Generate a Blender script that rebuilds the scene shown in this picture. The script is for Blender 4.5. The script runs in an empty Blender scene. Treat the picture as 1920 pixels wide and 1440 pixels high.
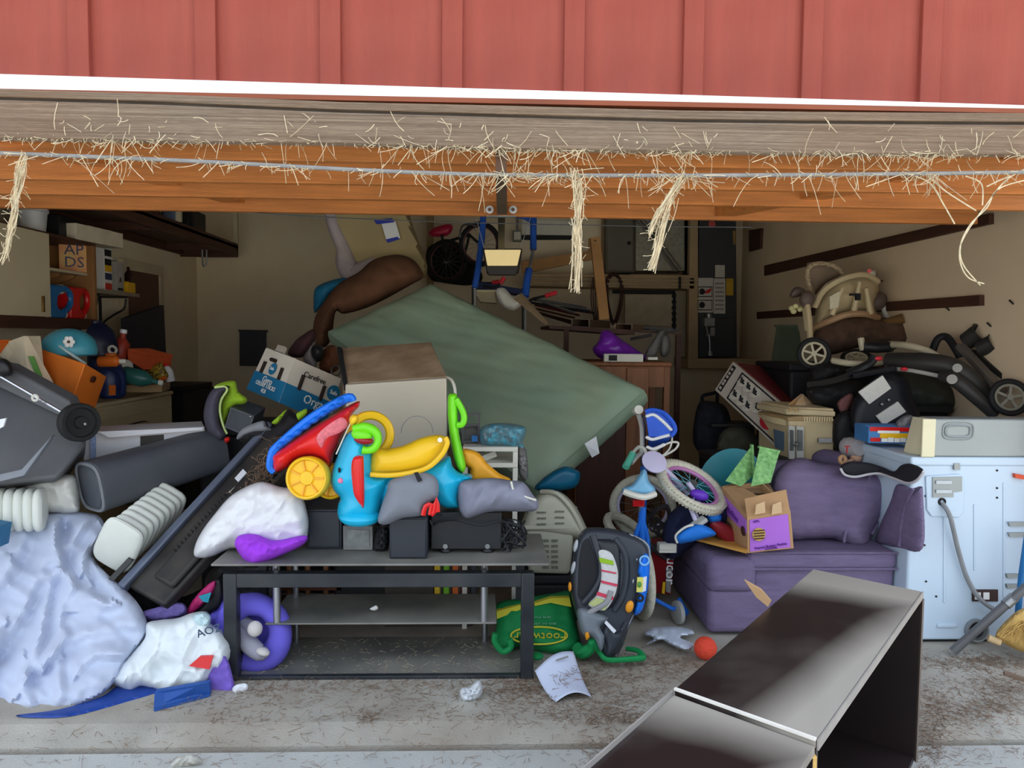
import bpy, bmesh, math, random
from mathutils import Vector, Matrix, Euler, noise
from mathutils.geometry import delaunay_2d_cdt
random.seed(7)
V = Vector
sc = bpy.context.scene
col = sc.collection

# ------------------------------------------------------------------ camera
F = 1450.0
CAM = V((0.0, -3.4, 1.468))
RC = (Matrix.Rotation(math.radians(-1.98), 3, 'Z') @ Matrix.Rotation(math.radians(90 - 3.5), 3, 'X')
      @ Matrix.Rotation(math.radians(0.5), 3, 'Z'))
cd = bpy.data.cameras.new('camera'); cam = bpy.data.objects.new('camera', cd); col.objects.link(cam)
cd.sensor_width = 36; cd.lens = F / 1920 * 36; cd.clip_start = 0.05
cam.matrix_world = Matrix.Translation(CAM) @ RC.to_4x4()
sc.camera = cam

# ------------------------------------------------------------------ light
w = bpy.data.worlds.new('world'); sc.world = w; w.use_nodes = True
bg = w.node_tree.nodes['Background']
sky = w.node_tree.nodes.new('ShaderNodeTexSky'); sky.sky_type = 'PREETHAM'
sky.sun_direction = (0.25, 0.62, 0.72); sky.turbidity = 4.0
mixw = w.node_tree.nodes.new('ShaderNodeMix'); mixw.data_type = 'RGBA'
mixw.inputs[0].default_value = 0.75
mixw.inputs[7].default_value = (0.84, 0.92, 1.0, 1)
w.node_tree.links.new(sky.outputs[0], mixw.inputs[6])
w.node_tree.links.new(mixw.outputs[2], bg.inputs[0]); bg.inputs[1].default_value = 1.2
sd = bpy.data.lights.new('sun', 'SUN'); so = bpy.data.objects.new('sun', sd); col.objects.link(so)
sd.energy = 10.5; sd.angle = math.radians(0.6); sd.color = (1.0, 0.93, 0.82)
so.rotation_euler = V((0.25, 0.62, 0.72)).to_track_quat('Z', 'Y').to_euler()
vs = sc.view_settings
vs.view_transform = 'Standard'; vs.look = 'None'; vs.exposure = 0.88; vs.gamma = 1.0; vs.use_curve_mapping = False
sc.cycles.max_bounces = 10; sc.cycles.diffuse_bounces = 8; sc.cycles.transparent_max_bounces = 12

# ------------------------------------------------------------------ helpers
def P(px, py, d):
    """world point seen at photo pixel (px,py) at distance d (along +Y) from the camera"""
    r = RC @ V(((px - 960) / F, -(py - 720) / F, -1.0))
    return CAM + r * (d / r.y)
def PZ(px, py, z=0.0):
    r = RC @ V(((px - 960) / F, -(py - 720) / F, -1.0))
    return CAM + r * ((z - CAM.z) / r.z)
def PXX(px, py, x):
    r = RC @ V(((px - 960) / F, -(py - 720) / F, -1.0))
    return CAM + r * ((x - CAM.x) / r.x)
def lin(c):
    c /= 255.0
    return c / 12.92 if c <= 0.04045 else ((c + 0.055) / 1.055) ** 2.4
def C(r, g, b): return (lin(r), lin(g), lin(b), 1.0)
def mul(c, k): return (min(1, c[0] * k), min(1, c[1] * k), min(1, c[2] * k), 1)

MATS = {}
def M(name, rgb, rough=0.6, var=0.12, scale=9, bump=0.0, bscale=60, metal=0.0, stretch=(1, 1, 1), alpha=1.0,
      trans=0.0, dust=None, dscale=4, damt=0.5, spec=0.4, coat=0.0, distort=0.0, rgb2=None, detail=4, ss=0.0):
    if name in MATS: return MATS[name]
    m = bpy.data.materials.new(name); m.use_nodes = True; MATS[name] = m
    nt = m.node_tree; N = nt.nodes; L = nt.links; b = N['Principled BSDF']
    b.inputs['Roughness'].default_value = rough; b.inputs['Metallic'].default_value = metal
    b.inputs['Specular IOR Level'].default_value = spec
    b.inputs['Coat Weight'].default_value = coat
    tc = N.new('ShaderNodeTexCoord'); mp = N.new('ShaderNodeMapping'); mp.inputs['Scale'].default_value = stretch
    L.new(tc.outputs['Object'], mp.inputs[0])
    nz = N.new('ShaderNodeTexNoise'); nz.inputs['Scale'].default_value = scale; nz.inputs['Detail'].default_value = detail
    nz.inputs['Distortion'].default_value = distort
    L.new(mp.outputs[0], nz.inputs['Vector'])
    cr = N.new('ShaderNodeValToRGB'); c = C(*rgb)
    cr.color_ramp.elements[0].position = 0.3; cr.color_ramp.elements[1].position = 0.7
    cr.color_ramp.elements[0].color = mul(c, 1 - var); cr.color_ramp.elements[1].color = C(*rgb2) if rgb2 else mul(c, 1 + var)
    L.new(nz.outputs[0], cr.inputs[0]); out = cr.outputs[0]
    if dust:
        n2 = N.new('ShaderNodeTexNoise'); n2.inputs['Scale'].default_value = dscale; n2.inputs['Detail'].default_value = 6
        L.new(tc.outputs['Object'], n2.inputs['Vector'])
        r2 = N.new('ShaderNodeValToRGB'); r2.color_ramp.elements[0].position = 0.35; r2.color_ramp.elements[1].position = 0.75
        r2.color_ramp.elements[1].color = (damt, damt, damt, 1)
        L.new(n2.outputs[0], r2.inputs[0])
        mx = N.new('ShaderNodeMix'); mx.data_type = 'RGBA'; L.new(r2.outputs[0], mx.inputs[0]); L.new(out, mx.inputs[6])
        mx.inputs[7].default_value = C(*dust); out = mx.outputs[2]
    L.new(out, b.inputs['Base Color'])
    if bump:
        n3 = N.new('ShaderNodeTexNoise'); n3.inputs['Scale'].default_value = bscale; n3.inputs['Detail'].default_value = 5
        L.new(mp.outputs[0], n3.inputs['Vector'])
        bp = N.new('ShaderNodeBump'); bp.inputs['Strength'].default_value = bump; bp.inputs['Distance'].default_value = 0.01
        L.new(n3.outputs[0], bp.inputs['Height']); L.new(bp.outputs[0], b.inputs['Normal'])
    if alpha < 1: b.inputs['Alpha'].default_value = alpha
    if trans: b.inputs['Transmission Weight'].default_value = trans
    if ss: b.inputs['Subsurface Weight'].default_value = ss; b.inputs['Subsurface Radius'].default_value = (.03, .03, .03)
    return m

def cat_rom(pts, n=6, closed=False):
    pts = [V(p) for p in pts]
    if len(pts) < 3: return pts
    out = []; N_ = len(pts); rng = range(N_ if closed else N_ - 1)
    for i in rng:
        if closed: p0, p1, p2, p3 = pts[i - 1], pts[i], pts[(i + 1) % N_], pts[(i + 2) % N_]
        else: p0, p1, p2, p3 = pts[max(i - 1, 0)], pts[i], pts[i + 1], pts[min(i + 2, N_ - 1)]
        for k in range(n):
            t = k / n
            out.append(0.5 * ((2 * p1) + (p2 - p0) * t + (2 * p0 - 5 * p1 + 4 * p2 - p3) * t * t + (3 * p1 - p0 - 3 * p2 + p3) * t ** 3))
    if not closed: out.append(pts[-1])
    return out

class B:
    def __init__(s): s.v = []; s.f = []
    def add(s, vs, fs):
        o = len(s.v); s.v += [V(p) for p in vs]; s.f += [tuple(i + o for i in f) for f in fs]; return s
    def box(s, c, size, rot=(0, 0, 0)):
        R = rot if isinstance(rot, Matrix) else Euler([math.radians(a) for a in rot]).to_matrix()
        c = V(c); x, y, z = [a / 2 for a in size]
        vs = [c + R @ V((i * x, j * y, k * z)) for k in (-1, 1) for j in (-1, 1) for i in (-1, 1)]
        return s.add(vs, [(0, 2, 3, 1), (4, 5, 7, 6), (0, 1, 5, 4), (2, 6, 7, 3), (0, 4, 6, 2), (1, 3, 7, 5)])
    def span(s, a, b): # axis box between two corners
        a, b = V(a), V(b); return s.box((a + b) / 2, [abs(t) for t in (b - a)])
    def hexa(s, q, dv): # quad of world points + depth vector
        q = [V(p) for p in q]; dv = V(dv); n = len(q)
        return s.add(q + [p + dv for p in q], [tuple(range(n)), tuple(range(2 * n - 1, n - 1, -1))] +
                     [(i, i + n, (i + 1) % n + n, (i + 1) % n) for i in range(n)])
    def bar(s, a, b, w_, h_, up=(0, 0, 1)): # rectangular bar from a to b
        a, b = V(a), V(b); t = (b - a).normalized(); u = t.cross(V(up))
        if u.length < 1e-4: u = t.cross(V((1, 0, 0)))
        u.normalize(); v = u.cross(t)
        q = [a + u * (i * w_ / 2) + v * (j * h_ / 2) for i, j in ((-1, -1), (1, -1), (1, 1), (-1, 1))]
        return s.hexa(q, b - a)
    def tube(s, pts, r, n=8, closed=False, sm=0):
        pts = cat_rom(pts, sm, closed) if sm else [V(p) for p in pts]
        m = len(pts); rs = r if isinstance(r, (list, tuple)) else [r]
        if len(rs) != m:
            rs = [rs[min(int(i * len(rs) / m), len(rs) - 1)] if len(rs) == 1 else
                  rs[int(i / (m - 1) * (len(rs) - 1))] * (1 - (i / (m - 1) * (len(rs) - 1)) % 1) +
                  rs[min(int(i / (m - 1) * (len(rs) - 1)) + 1, len(rs) - 1)] * ((i / (m - 1) * (len(rs) - 1)) % 1) for i in range(m)]
        vs = []; pu = None
        for i, p in enumerate(pts):
            if closed: t = pts[(i + 1) % m] - pts[i - 1]
            else: t = pts[min(i + 1, m - 1)] - pts[max(i - 1, 0)]
            t = t.normalized() if t.length > 1e-9 else V((0, 0, 1))
            if pu is None: u = t.cross(V((0, 0, 1)) if abs(t.z) < .9 else V((1, 0, 0)))
            else: u = pu - t * pu.dot(t)
            u.normalize(); pu = u; v = t.cross(u)
            vs += [p + (u * math.cos(2 * math.pi * k / n) + v * math.sin(2 * math.pi * k / n)) * rs[i] for k in range(n)]
        fs = []
        for i in range(m if closed else m - 1):
            j = (i + 1) % m
            fs += [(i * n + k, i * n + (k + 1) % n, j * n + (k + 1) % n, j * n + k) for k in range(n)]
        if not closed: fs += [tuple(range(n - 1, -1, -1)), tuple(range((m - 1) * n, m * n))]
        return s.add(vs, fs)
    def lathe(s, prof, o, axis=(0, 0, 1), n=20, sx=1.0, sy=1.0, xdir=None):
        o = V(o); a = V(axis).normalized()
        u = V(xdir) if xdir else a.orthogonal(); u = (u - a * u.dot(a)).normalized(); v = a.cross(u)
        vs = []
        for r, h in prof:
            vs += [o + a * h + (u * (math.cos(2 * math.pi * k / n) * sx) + v * (math.sin(2 * math.pi * k / n) * sy)) * r for k in range(n)]
        m = len(prof)
        fs = [(i * n + k, i * n + (k + 1) % n, (i + 1) * n + (k + 1) % n, (i + 1) * n + k) for i in range(m - 1) for k in range(n)]
        fs += [tuple(range(n - 1, -1, -1)), tuple(range((m - 1) * n, m * n))]
        return s.add(vs, fs)
    def cyl(s, a, b, r, n=16, r2=None):
        a, b = V(a), V(b); return s.lathe([(r, 0), (r if r2 is None else r2, (b - a).length)], a, b - a, n)
    def torus(s, c, axis, R, r, n=32, k=8, a0=0, a1=360, xdir=None, sx=1, sy=1):
        c = V(c); a = V(axis).normalized(); u = V(xdir) if xdir else a.orthogonal(); u = (u - a * u.dot(a)).normalized(); v = a.cross(u)
        full = abs(a1 - a0) >= 360
        pts = [c + (u * math.cos(math.radians(a0 + (a1 - a0) * i / n)) * sx + v * math.sin(math.radians(a0 + (a1 - a0) * i / n)) * sy) * R for i in range(n if full else n + 1)]
        return s.tube(pts, r, k, closed=full)
    def ell(s, c, rad, rot=(0, 0, 0), nu=16, nv=10, p=1.0):
        R = rot if isinstance(rot, Matrix) else Euler([math.radians(a) for a in rot]).to_matrix(); c = V(c)
        sg = lambda t: math.copysign(abs(t) ** p, t)
        vs = []
        for j in range(nv + 1):
            th = -math.pi / 2 + math.pi * j / nv
            for i in range(nu):
                ph = 2 * math.pi * i / nu
                vs.append(c + R @ V((rad[0] * sg(math.cos(th)) * sg(math.cos(ph)), rad[1] * sg(math.cos(th)) * sg(math.sin(ph)), rad[2] * sg(math.sin(th)))))
        fs = [(j * nu + i, j * nu + (i + 1) % nu, (j + 1) * nu + (i + 1) % nu, (j + 1) * nu + i) for j in range(nv) for i in range(nu)]
        return s.add(vs, fs)
    def loft(s, rings, cap=True):
        n = len(rings[0]); vs = [p for r in rings for p in r]; m = len(rings)
        fs = [(i * n + k, i * n + (k + 1) % n, (i + 1) * n + (k + 1) % n, (i + 1) * n + k) for i in range(m - 1) for k in range(n)]
        if cap: fs += [tuple(range(n - 1, -1, -1)), tuple(range((m - 1) * n, m * n))]
        return s.add(vs, fs)
    def grid(s, f, nu, nv):
        vs = [f(i / nu, j / nv) for j in range(nv + 1) for i in range(nu + 1)]
        return s.add(vs, [(j * (nu + 1) + i, j * (nu + 1) + i + 1, (j + 1) * (nu + 1) + i + 1, (j + 1) * (nu + 1) + i) for j in range(nv) for i in range(nu)])
    def pillow(s, outl, dfun, th, edge=40, step=None, wr=0.0, ws=0.02, ang=0, an=1.0, back=0.4, smooth=True, seed=0, hf=None, ridge=False, pw=2.0):
        """closed soft body: outline traced in pixels, at its own distance dfun(px,py), puffed out by th metres"""
        df = dfun if callable(dfun) else (lambda x, y: dfun)
        ol = [V((p[0], p[1], 0)) for p in outl]
        if smooth: ol = cat_rom(ol, 5, True)
        per = sum((ol[i] - ol[i - 1]).length for i in range(len(ol)))
        xs = [p.x for p in ol]; ys = [p.y for p in ol]
        if not step: step = max(4.0, math.sqrt((max(xs) - min(xs)) * (max(ys) - min(ys)) / 900))
        bd = []
        for i in range(len(ol)):
            a, b_ = ol[i], ol[(i + 1) % len(ol)]; k = max(1, int((b_ - a).length / step))
            for j in range(k): bd.append(a.lerp(b_, j / k))
        bd = [p for i, p in enumerate(bd) if (p - bd[i - 1]).length > step * .2]
        nb = len(bd)
        def dist(x, y):
            best = 1e9; ins = False; 
            for i in range(nb):
                a, c = bd[i - 1], bd[i]
                ax, ay, cx, cy = a.x, a.y, c.x, c.y
                ex, ey = cx - ax, cy - ay; l2 = ex * ex + ey * ey + 1e-9
                t = ((x - ax) * ex + (y - ay) * ey) / l2; t = 0 if t < 0 else 1 if t > 1 else t
                q = (x - ax - ex * t) ** 2 + (y - ay - ey * t) ** 2
                if q < best: best = q
                if (ay > y) != (cy > y) and x < (cx - ax) * (y - ay) / (cy - ay) + ax: ins = not ins
            return math.sqrt(best) if ins else -math.sqrt(best)
        pts = [V((p.x, p.y)) for p in bd]; dd = [0.0] * nb
        row = 0; y = min(ys)
        while y < max(ys):
            x = min(xs) + (step / 2 if row % 2 else 0)
            while x < max(xs):
                q = dist(x, y)
                if q > step * .45: pts.append(V((x, y))); dd.append(q)
                x += step
            y += step * .87; row += 1
        res = delaunay_2d_cdt(pts, [(i, (i + 1) % nb) for i in range(nb)], [], 1, 1e-4)
        pv, tris, orig = res[0], res[2], res[3]
        ca, sa = math.cos(math.radians(ang)), math.sin(math.radians(ang))
        fr = []; bk = []; onb = []
        for i, p in enumerate(pv):
            o = orig[i][0] if orig[i] else None
            q = 0.0 if (o is not None and o < nb) else (dd[o] if o is not None else dist(p.x, p.y))
            onb.append(q <= 1e-6)
            t = min(1, q / edge); h = th * (1 - (1 - t) ** pw) ** (1 / pw)
            d0 = df(p.x, p.y)
            if wr:
                u = (p.x * ca + p.y * sa) * ws * an; v = (-p.x * sa + p.y * ca) * ws
                nn = noise.noise(V((u, v, seed))) + .5 * noise.noise(V((u * 2.1, v * 2.1, seed + 9)))
                if ridge == 2:
                    vd = noise.voronoi(V((u * 1.6, v * 1.6, seed)))[0]; v2 = noise.voronoi(V((u * 3.6, v * 3.6, seed + 4)))[0]
                    nn = (.35 - (vd[1] - vd[0])) * 1.0 + (.3 - (v2[1] - v2[0])) * .4
                elif ridge: nn = .8 * (noise.noise(V((u * .6, v * .6, seed + 3))) + .35 - min(1, 1.6 * abs(noise.noise(V((u * .7, v * .7, seed)))))) + .12 * nn
                h += wr * nn * min(1, t * 2 + .15)
            if hf: h += hf(p.x, p.y) * min(1, t * 2)
            fr.append(P(p.x, p.y, d0 - h)); bk.append(P(p.x, p.y, d0 + back * th * (1 - (1 - t) ** 2) ** .5 + .001))
        o0 = len(s.v); s.v += fr; bi = []
        for i in range(len(pv)):
            if onb[i]: bi.append(o0 + i)
            else: bi.append(len(s.v)); s.v.append(bk[i])
        for t in tris:
            s.f.append(tuple(o0 + i for i in t)); s.f.append(tuple(bi[i] for i in reversed(t)))
        return s

def mk(name, b, mat, parent=None, label=None, cat=None, group=None, kind=None, bevel=0.0, sub=0, flat=False, seg=2, solid=0.0):
    vs, fs = b.v, b.f
    lo = V((min(v.x for v in vs), min(v.y for v in vs), min(v.z for v in vs))); hi = V((max(v.x for v in vs), max(v.y for v in vs), max(v.z for v in vs)))
    org = V(((lo.x + hi.x) / 2, (lo.y + hi.y) / 2, lo.z))
    me = bpy.data.meshes.new(name); me.from_pydata([v - org for v in vs], [], fs)
    bm = bmesh.new(); bm.from_mesh(me); bmesh.ops.recalc_face_normals(bm, faces=bm.faces); bm.to_mesh(me); bm.free()
    if isinstance(mat, (list, tuple)):
        for m_ in mat: me.materials.append(m_)
    else: me.materials.append(mat)
    if not flat: me.polygons.foreach_set('use_smooth', [True] * len(me.polygons)); me.set_sharp_from_angle(angle=math.radians(38))
    o = bpy.data.objects.new(name, me); col.objects.link(o)
    pw = V((0, 0, 0)); q = parent
    while q: pw += q.location; q = q.parent
    o.location = org - pw; o.parent = parent
    if bevel:
        md = o.modifiers.new('bevel', 'BEVEL'); md.width = bevel; md.segments = seg; md.limit_method = 'ANGLE'; md.angle_limit = math.radians(40)
    if sub:
        md = o.modifiers.new('sub', 'SUBSURF'); md.levels = sub; md.render_levels = sub
    if solid:
        md = o.modifiers.new('solid', 'SOLIDIFY'); md.thickness = solid; md.offset = 0
    if label: o['label'] = label
    if cat: o['category'] = cat
    if group: o['group'] = group
    if kind: o['kind'] = kind
    return o
def thing(name, label, cat, loc, group=None, kind=None):
    o = bpy.data.objects.new(name, None); col.objects.link(o); o.location = V(loc); o.empty_display_size = .1
    if label: o['label'] = label
    if cat: o['category'] = cat
    if group: o['group'] = group
    if kind: o['kind'] = kind
    return o
def text(parent, s_, o, right, up, size, mat, name='lettering', depth=0.0015, align='CENTER', label=None):
    cu = bpy.data.curves.new('t', 'FONT'); cu.body = s_; cu.size = size; cu.align_x = align; cu.align_y = 'CENTER'; cu.extrude = depth; cu.resolution_u = 2
    ob = bpy.data.objects.new('t', cu); col.objects.link(ob)
    me = bpy.data.meshes.new_from_object(ob); bpy.data.objects.remove(ob); bpy.data.curves.remove(cu)
    r = V(right).normalized(); u = V(up); u = (u - r * u.dot(r)).normalized(); n = r.cross(u); o = V(o)
    b = B(); b.add([o + r * v.co.x + u * v.co.y + n * v.co.z for v in me.vertices], [tuple(p.vertices) for p in me.polygons])
    bpy.data.meshes.remove(me)
    return mk(name, b, mat, parent, flat=True, label=label)
def frame(o, right, up):
    r = V(right).normalized(); u = V(up); u = (u - r * u.dot(r)).normalized(); n = r.cross(u); o = V(o)
    return lambda x, y, z=0: o + r * x + u * y + n * z

# ------------------------------------------------------------------ materials
concrete = M('concrete', (176, 172, 162), .85, .16, 5, .35, 120, dust=(146, 128, 108), dscale=2.2, damt=.6)
apron_m = M('apron concrete', (192, 194, 190), .85, .12, 6, .3, 140, dust=(158, 150, 138), dscale=3, damt=.5)
drywall = M('painted drywall', (238, 224, 194), .8, .05, 2.5, .08, 40, dust=(208, 190, 158), dscale=1.3, damt=.45)
drywall_r = M('tan painted wall', (240, 218, 184), .8, .05, 2, .08, 40, dust=(206, 180, 144), dscale=1.6, damt=.4)
redp = M('red painted siding', (148, 66, 52), .7, .10, 3, .25, 30, stretch=(6, 6, .5), dust=(158, 86, 72), dscale=3, damt=.45)
whitep = M('white painted trim', (246, 249, 252), .5, .03)
weather = M('weathered fir', (158, 142, 124), .9, .38, 7, .9, 50, stretch=(.22, 10, 26), dust=(178, 124, 80), dscale=.8, damt=.6)
orange_w = M('orange stained fir', (190, 118, 56), .55, .22, 6, .25, 40, stretch=(.5, 6, 9), dust=(150, 88, 42), dscale=3, damt=.35)
brown_w = M('dark brown wood', (78, 48, 36), .6, .2, 6, .2, 40, stretch=(1, .4, 6))
darkgap = M('shadow dark joint', (70, 62, 54), .9, .2)
galv = M('galvanised steel', (150, 152, 154), .4, .15, 14, metal=.8)
steel_d = M('dark brown steel', (92, 66, 50), .5, .2, metal=.3)
chrome = M('chrome', (200, 200, 205), .25, .05, metal=.9)
straw = M('dry straw', (206, 190, 158), .85, .25, 40)
straw2 = M('brown grass litter', (128, 104, 84), .9, .35, 60)
black_p = M('black plastic', (30, 30, 33), .5, .2)
char_p = M('charcoal plastic', (66, 68, 74), .5, .12, 6, .1, 80, dust=(120, 116, 110), dscale=3, damt=.3)
white_pl = M('white plastic', (232, 234, 236), .45, .04)
offw = M('off white plastic', (214, 212, 200), .5, .06)
card = M('cardboard', (190, 152, 112), .85, .08, 8, .05)
paper = M('paper', (228, 230, 236), .8, .05)
ink = M('black ink', (26, 26, 30), .7, .05)

# ------------------------------------------------------------------ structure
XL, XR, YB, ZC = -3.15, 2.85, 5.2, 2.8
YF = 0.0
def struct(name, b, m, **k): return mk(name, b, m, kind='structure', **k)
b = B(); b.span((XL - .3, -.52, -.2), (XR + .3, YB + .3, 0)); b.add([(-6, -.64, -.2), (6, -.64, -.2), (6, -.52, -.2), (-6, -.52, -.2), (-6, -.64, -.03), (6, -.64, -.03), (6, -.52, 0), (-6, -.52, 0)],
    [(0, 1, 2, 3), (4, 5, 6, 7), (0, 1, 5, 4), (2, 3, 7, 6), (0, 3, 7, 4), (1, 2, 6, 5)])
floor = struct('floor', b, concrete); floor['label'] = 'dusty grey concrete garage floor slab'
b = B().span((-6, -.69, -.12), (6, -.63, -.06)); mk('expansion_joint', b, M('old joint filler', (120, 92, 78), .9, .3, 30, .3), None, label='reddish brown expansion joint strip across the concrete', kind='structure')
b = B().span((-9, -16, -.25), (9, -.68, -.03)); struct('driveway', b, apron_m)['label'] = 'pale concrete driveway in front of the garage'
b = B().span((-30, -60, -.45), (30, 30, -.27)); struct('ground', b, M('yard soil', (150, 138, 112), .9, .2, 2))['label'] = 'dry yard ground around the driveway'
b = B().span((XL - .12, YB, 0), (XR + .12, YB + .12, ZC)); struct('wall_back', b, drywall)
b = B().span((XL - .12, YF, 0), (XL, YB, ZC)); struct('wall_left', b, drywall)
b = B().span((XR, YF, 0), (XR + .12, YB, ZC)); struct('wall_right', b, drywall_r)
b = B().span((XL - .12, YF + .1, ZC), (XR + .12, YB + .12, ZC + .12)); struct('ceiling', b, M('ceiling board', (214, 204, 184), .85, .06, 2))
# facade: red panels and battens
wf = thing('wall_front', None, None, (0, 0, 0), kind='structure')
zb = 2.42
b = B(); b.span((-4.2, .03, zb), (4.2, .14, 5.0)); b.span((-4.2, .03, 0), (-2.75, .14, zb)); b.span((2.72, .03, 0), (4.2, .14, zb)); mk('sheathing', b, redp, wf)
bx = [P(p, 165, 3.4).x for p in (153, 389, 621, 848, 1075, 1297, 1518, 1739)]
bx = [bx[0] - .56 * k for k in range(4, 0, -1)] + bx + [bx[-1] + .54 * k for k in range(1, 4)]
for i, x in enumerate(bx):
    b = B().span((x - .044, -.022, zb), (x + .044, .012, 5.0)); mk('batten', b, redp, wf, bevel=.003)
    if i: b = B().span((bx[i - 1] + .02, .006, zb), (x - .02, .03, 5.0)); mk('siding_panel', b, redp, wf)
b = B(); a0, a1 = P(-400, 126, 3.36), P(2320, 209, 3.36)
b.hexa([a0, a1, a1 - V((0, 0, .16)), a0 - V((0, 0, .16))], (0, .05, 0)); struct('trim_1', b, whitep, bevel=.003)['label'] = 'bright white trim board under the red siding'
b = B().span((-4.5, -.45, 4.95), (4.5, 6, 5.1)); struct('roof', b, M('roof felt', (90, 86, 80), .9, .2))

# ------------------------------------------------------------------ tilt-up garage door, swung open overhead
door = thing('door_1', 'open tilt-up wooden garage door, orange framed underside', None, (0, -.9, 2.05), kind='structure')
def poly(pts, d): return [P(x, y, d) for x, y in pts]
top = [(-120, 183), (0, 187), (300, 196), (640, 211), (960, 220), (1280, 229), (1600, 232), (1920, 234), (2040, 234)]
bot = [(-120, 255), (0, 258), (300, 263), (640, 268), (960, 278), (1280, 283), (1600, 288), (1920, 289), (2040, 289)]
def strip(top, bot, d, dep):
    b = B(); n = len(top); A = poly(top, d); Z = poly(bot, d); dv = V((0, dep, 0))
    vs = A + Z + [p + dv for p in A] + [p + dv for p in Z]; fs = []
    for i in range(n - 1):
        fs += [(i, i + 1, n + i + 1, n + i), (2 * n + i, 3 * n + i, 3 * n + i + 1, 2 * n + i + 1), (i, 2 * n + i, 2 * n + i + 1, i + 1), (n + i, n + i + 1, 3 * n + i + 1, 3 * n + i)]
    fs += [(0, n, 3 * n, 2 * n), (n - 1, 3 * n - 1, 4 * n - 1, 2 * n - 1)]
    return b.add(vs, fs)
mk('edge_board', strip(top, bot, 2.44, .045), weather, door, label='weathered grey-brown edge board', bevel=.003)
lip_t = [(x, y - 20 if x < 900 else y - 22) for x, y in top]; lip_b = [(x, y - 6) for x, y in top]
mk('lip_board', strip(lip_t, lip_b, 2.46, .05), weather, door, bevel=.002)
mk('lip_gap', strip([(x, y - 8) for x, y in top], [(x, y + 1) for x, y in top], 2.47, .03), darkgap, door)
# plywood skin above the rails
def dz(d): return 1.468 + .645 + (d - 2.5) * .028
b = B(); q = [V((-2.7, 2.47 - 3.4, dz(2.47) + .085)), V((2.58, 2.47 - 3.4, dz(2.47) + .085)), V((2.58, 4.5 - 3.4, dz(4.5) + .085)), V((-2.7, 4.5 - 3.4, dz(4.5) + .085))]
mk('plywood_skin', b.hexa(q, (0, 0, .015)), M('brown plywood', (128, 66, 40), .6, .2, 4, stretch=(.6, 4, 4)), door)
for d, yy in ((2.62, (301, 309)), (3.04, (343, 351)), (3.47, (370, 382)), (4.02, (396, 410))):
    yl = yy[0] - (yy[1] - yy[0]) * 700 / 400; yr = yy[1] + (yy[1] - yy[0]) * 820 / 700
    h = .095
    a = P(-150, yy[0] - 10, d); a.x = -2.7; a.z = P(700, yy[0], d).z - .006; c = P(2100, yy[1], d); c.x = 2.58; c.z = P(1100, yy[1], d).z + .0
    b = B(); b.hexa([a, c, c + V((0, 0, h)), a + V((0, 0, h))], (0, .04, 0)); mk('rail', b, orange_w, door, bevel=.003)
for s_, e in ((P(5, 256, 2.52), P(470, 384, 4.08)), (P(1935, 290, 2.52), P(1325, 408, 4.08))):
    w_ = -.11 if s_.x < 0 else .11
    b = B(); b.hexa([s_, s_ + V((w_, 0, 0)), s_ + V((w_, 0, .1)), s_ + V((0, 0, .1))], e - s_); mk('stile', b, orange_w, door, bevel=.003)
b = B(); b.hexa([P(929, 330, 2.50), P(950, 330, 2.50), P(951, 402, 3.94), P(932, 402, 3.94)], (0, 0, .012)); b.hexa([P(929, 283, 2.49), P(950, 283, 2.49), P(950, 331, 2.49), P(929, 331, 2.49)], (0, .01, 0)); mk('centre_bracket', b, steel_d, door)
for x in (918, 962):
    b = B().cyl(P(x, 393, 3.93), P(x, 393, 3.99), .02, 16); o = mk('bolt', b, galv, door)
    b = B().cyl(P(x, 393, 3.92), P(x, 393, 3.935), .009, 8); mk('bolt_head', b, steel_d, o)
b = B().hexa([P(912, 404, 3.95), P(968, 404, 3.95), P(968, 406, 3.95), P(912, 406, 3.95)], (0, .04, 0)); mk('strike_plate', b, galv, door)
rodp = [(-150, 281), (0, 287), (200, 295), (420, 305), (640, 317), (800, 324), (960, 328), (1280, 329), (1600, 327), (1920, 323), (2060, 321)]
b = B().tube([P(x, y, 2.46) for x, y in rodp], .0065, 8, sm=4); mk('truss_rod', b, M('dull grey rod', (140, 138, 136), .6, .12, 20, metal=.2), door)
b = B().tube([P(x, y, 4.6) for x, y in ((-80, 360), (60, 368), (205, 381), (400, 394), (620, 408), (900, 418), (1200, 424), (1410, 426))], .003, 5, sm=3)
mk('door_wire', b, galv, None, 'thin wire strung across behind the open door', 'wire')
# ================================================================== left wall
cream_p = M('cream cabinet paint', (206, 192, 160), .6, .05, 3)
tan_w = M('tan wood', (150, 106, 62), .6, .2, 6, stretch=(3, 3, .4))
oak = M('worn oak veneer', (142, 92, 58), .55, .22, 5, stretch=(5, 5, .4))
iron = M('black wrought iron', (28, 26, 26), .5, .1)
navy_p = M('navy plastic', (28, 44, 92), .35, .1)
blue_p = M('blue jug plastic', (36, 112, 176), .3, .06)
red_p = M('red jug plastic', (212, 30, 28), .3, .06)
yellow_p = M('yellow plastic', (240, 186, 30), .4, .05)
orange_p = M('orange plastic', (226, 112, 36), .45, .08)
teal_p = M('teal plastic', (72, 160, 180), .35, .06)
wht = M('white paint print', (236, 236, 232), .6, .03)
grn = M('green print', (96, 150, 70), .7, .1)
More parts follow.
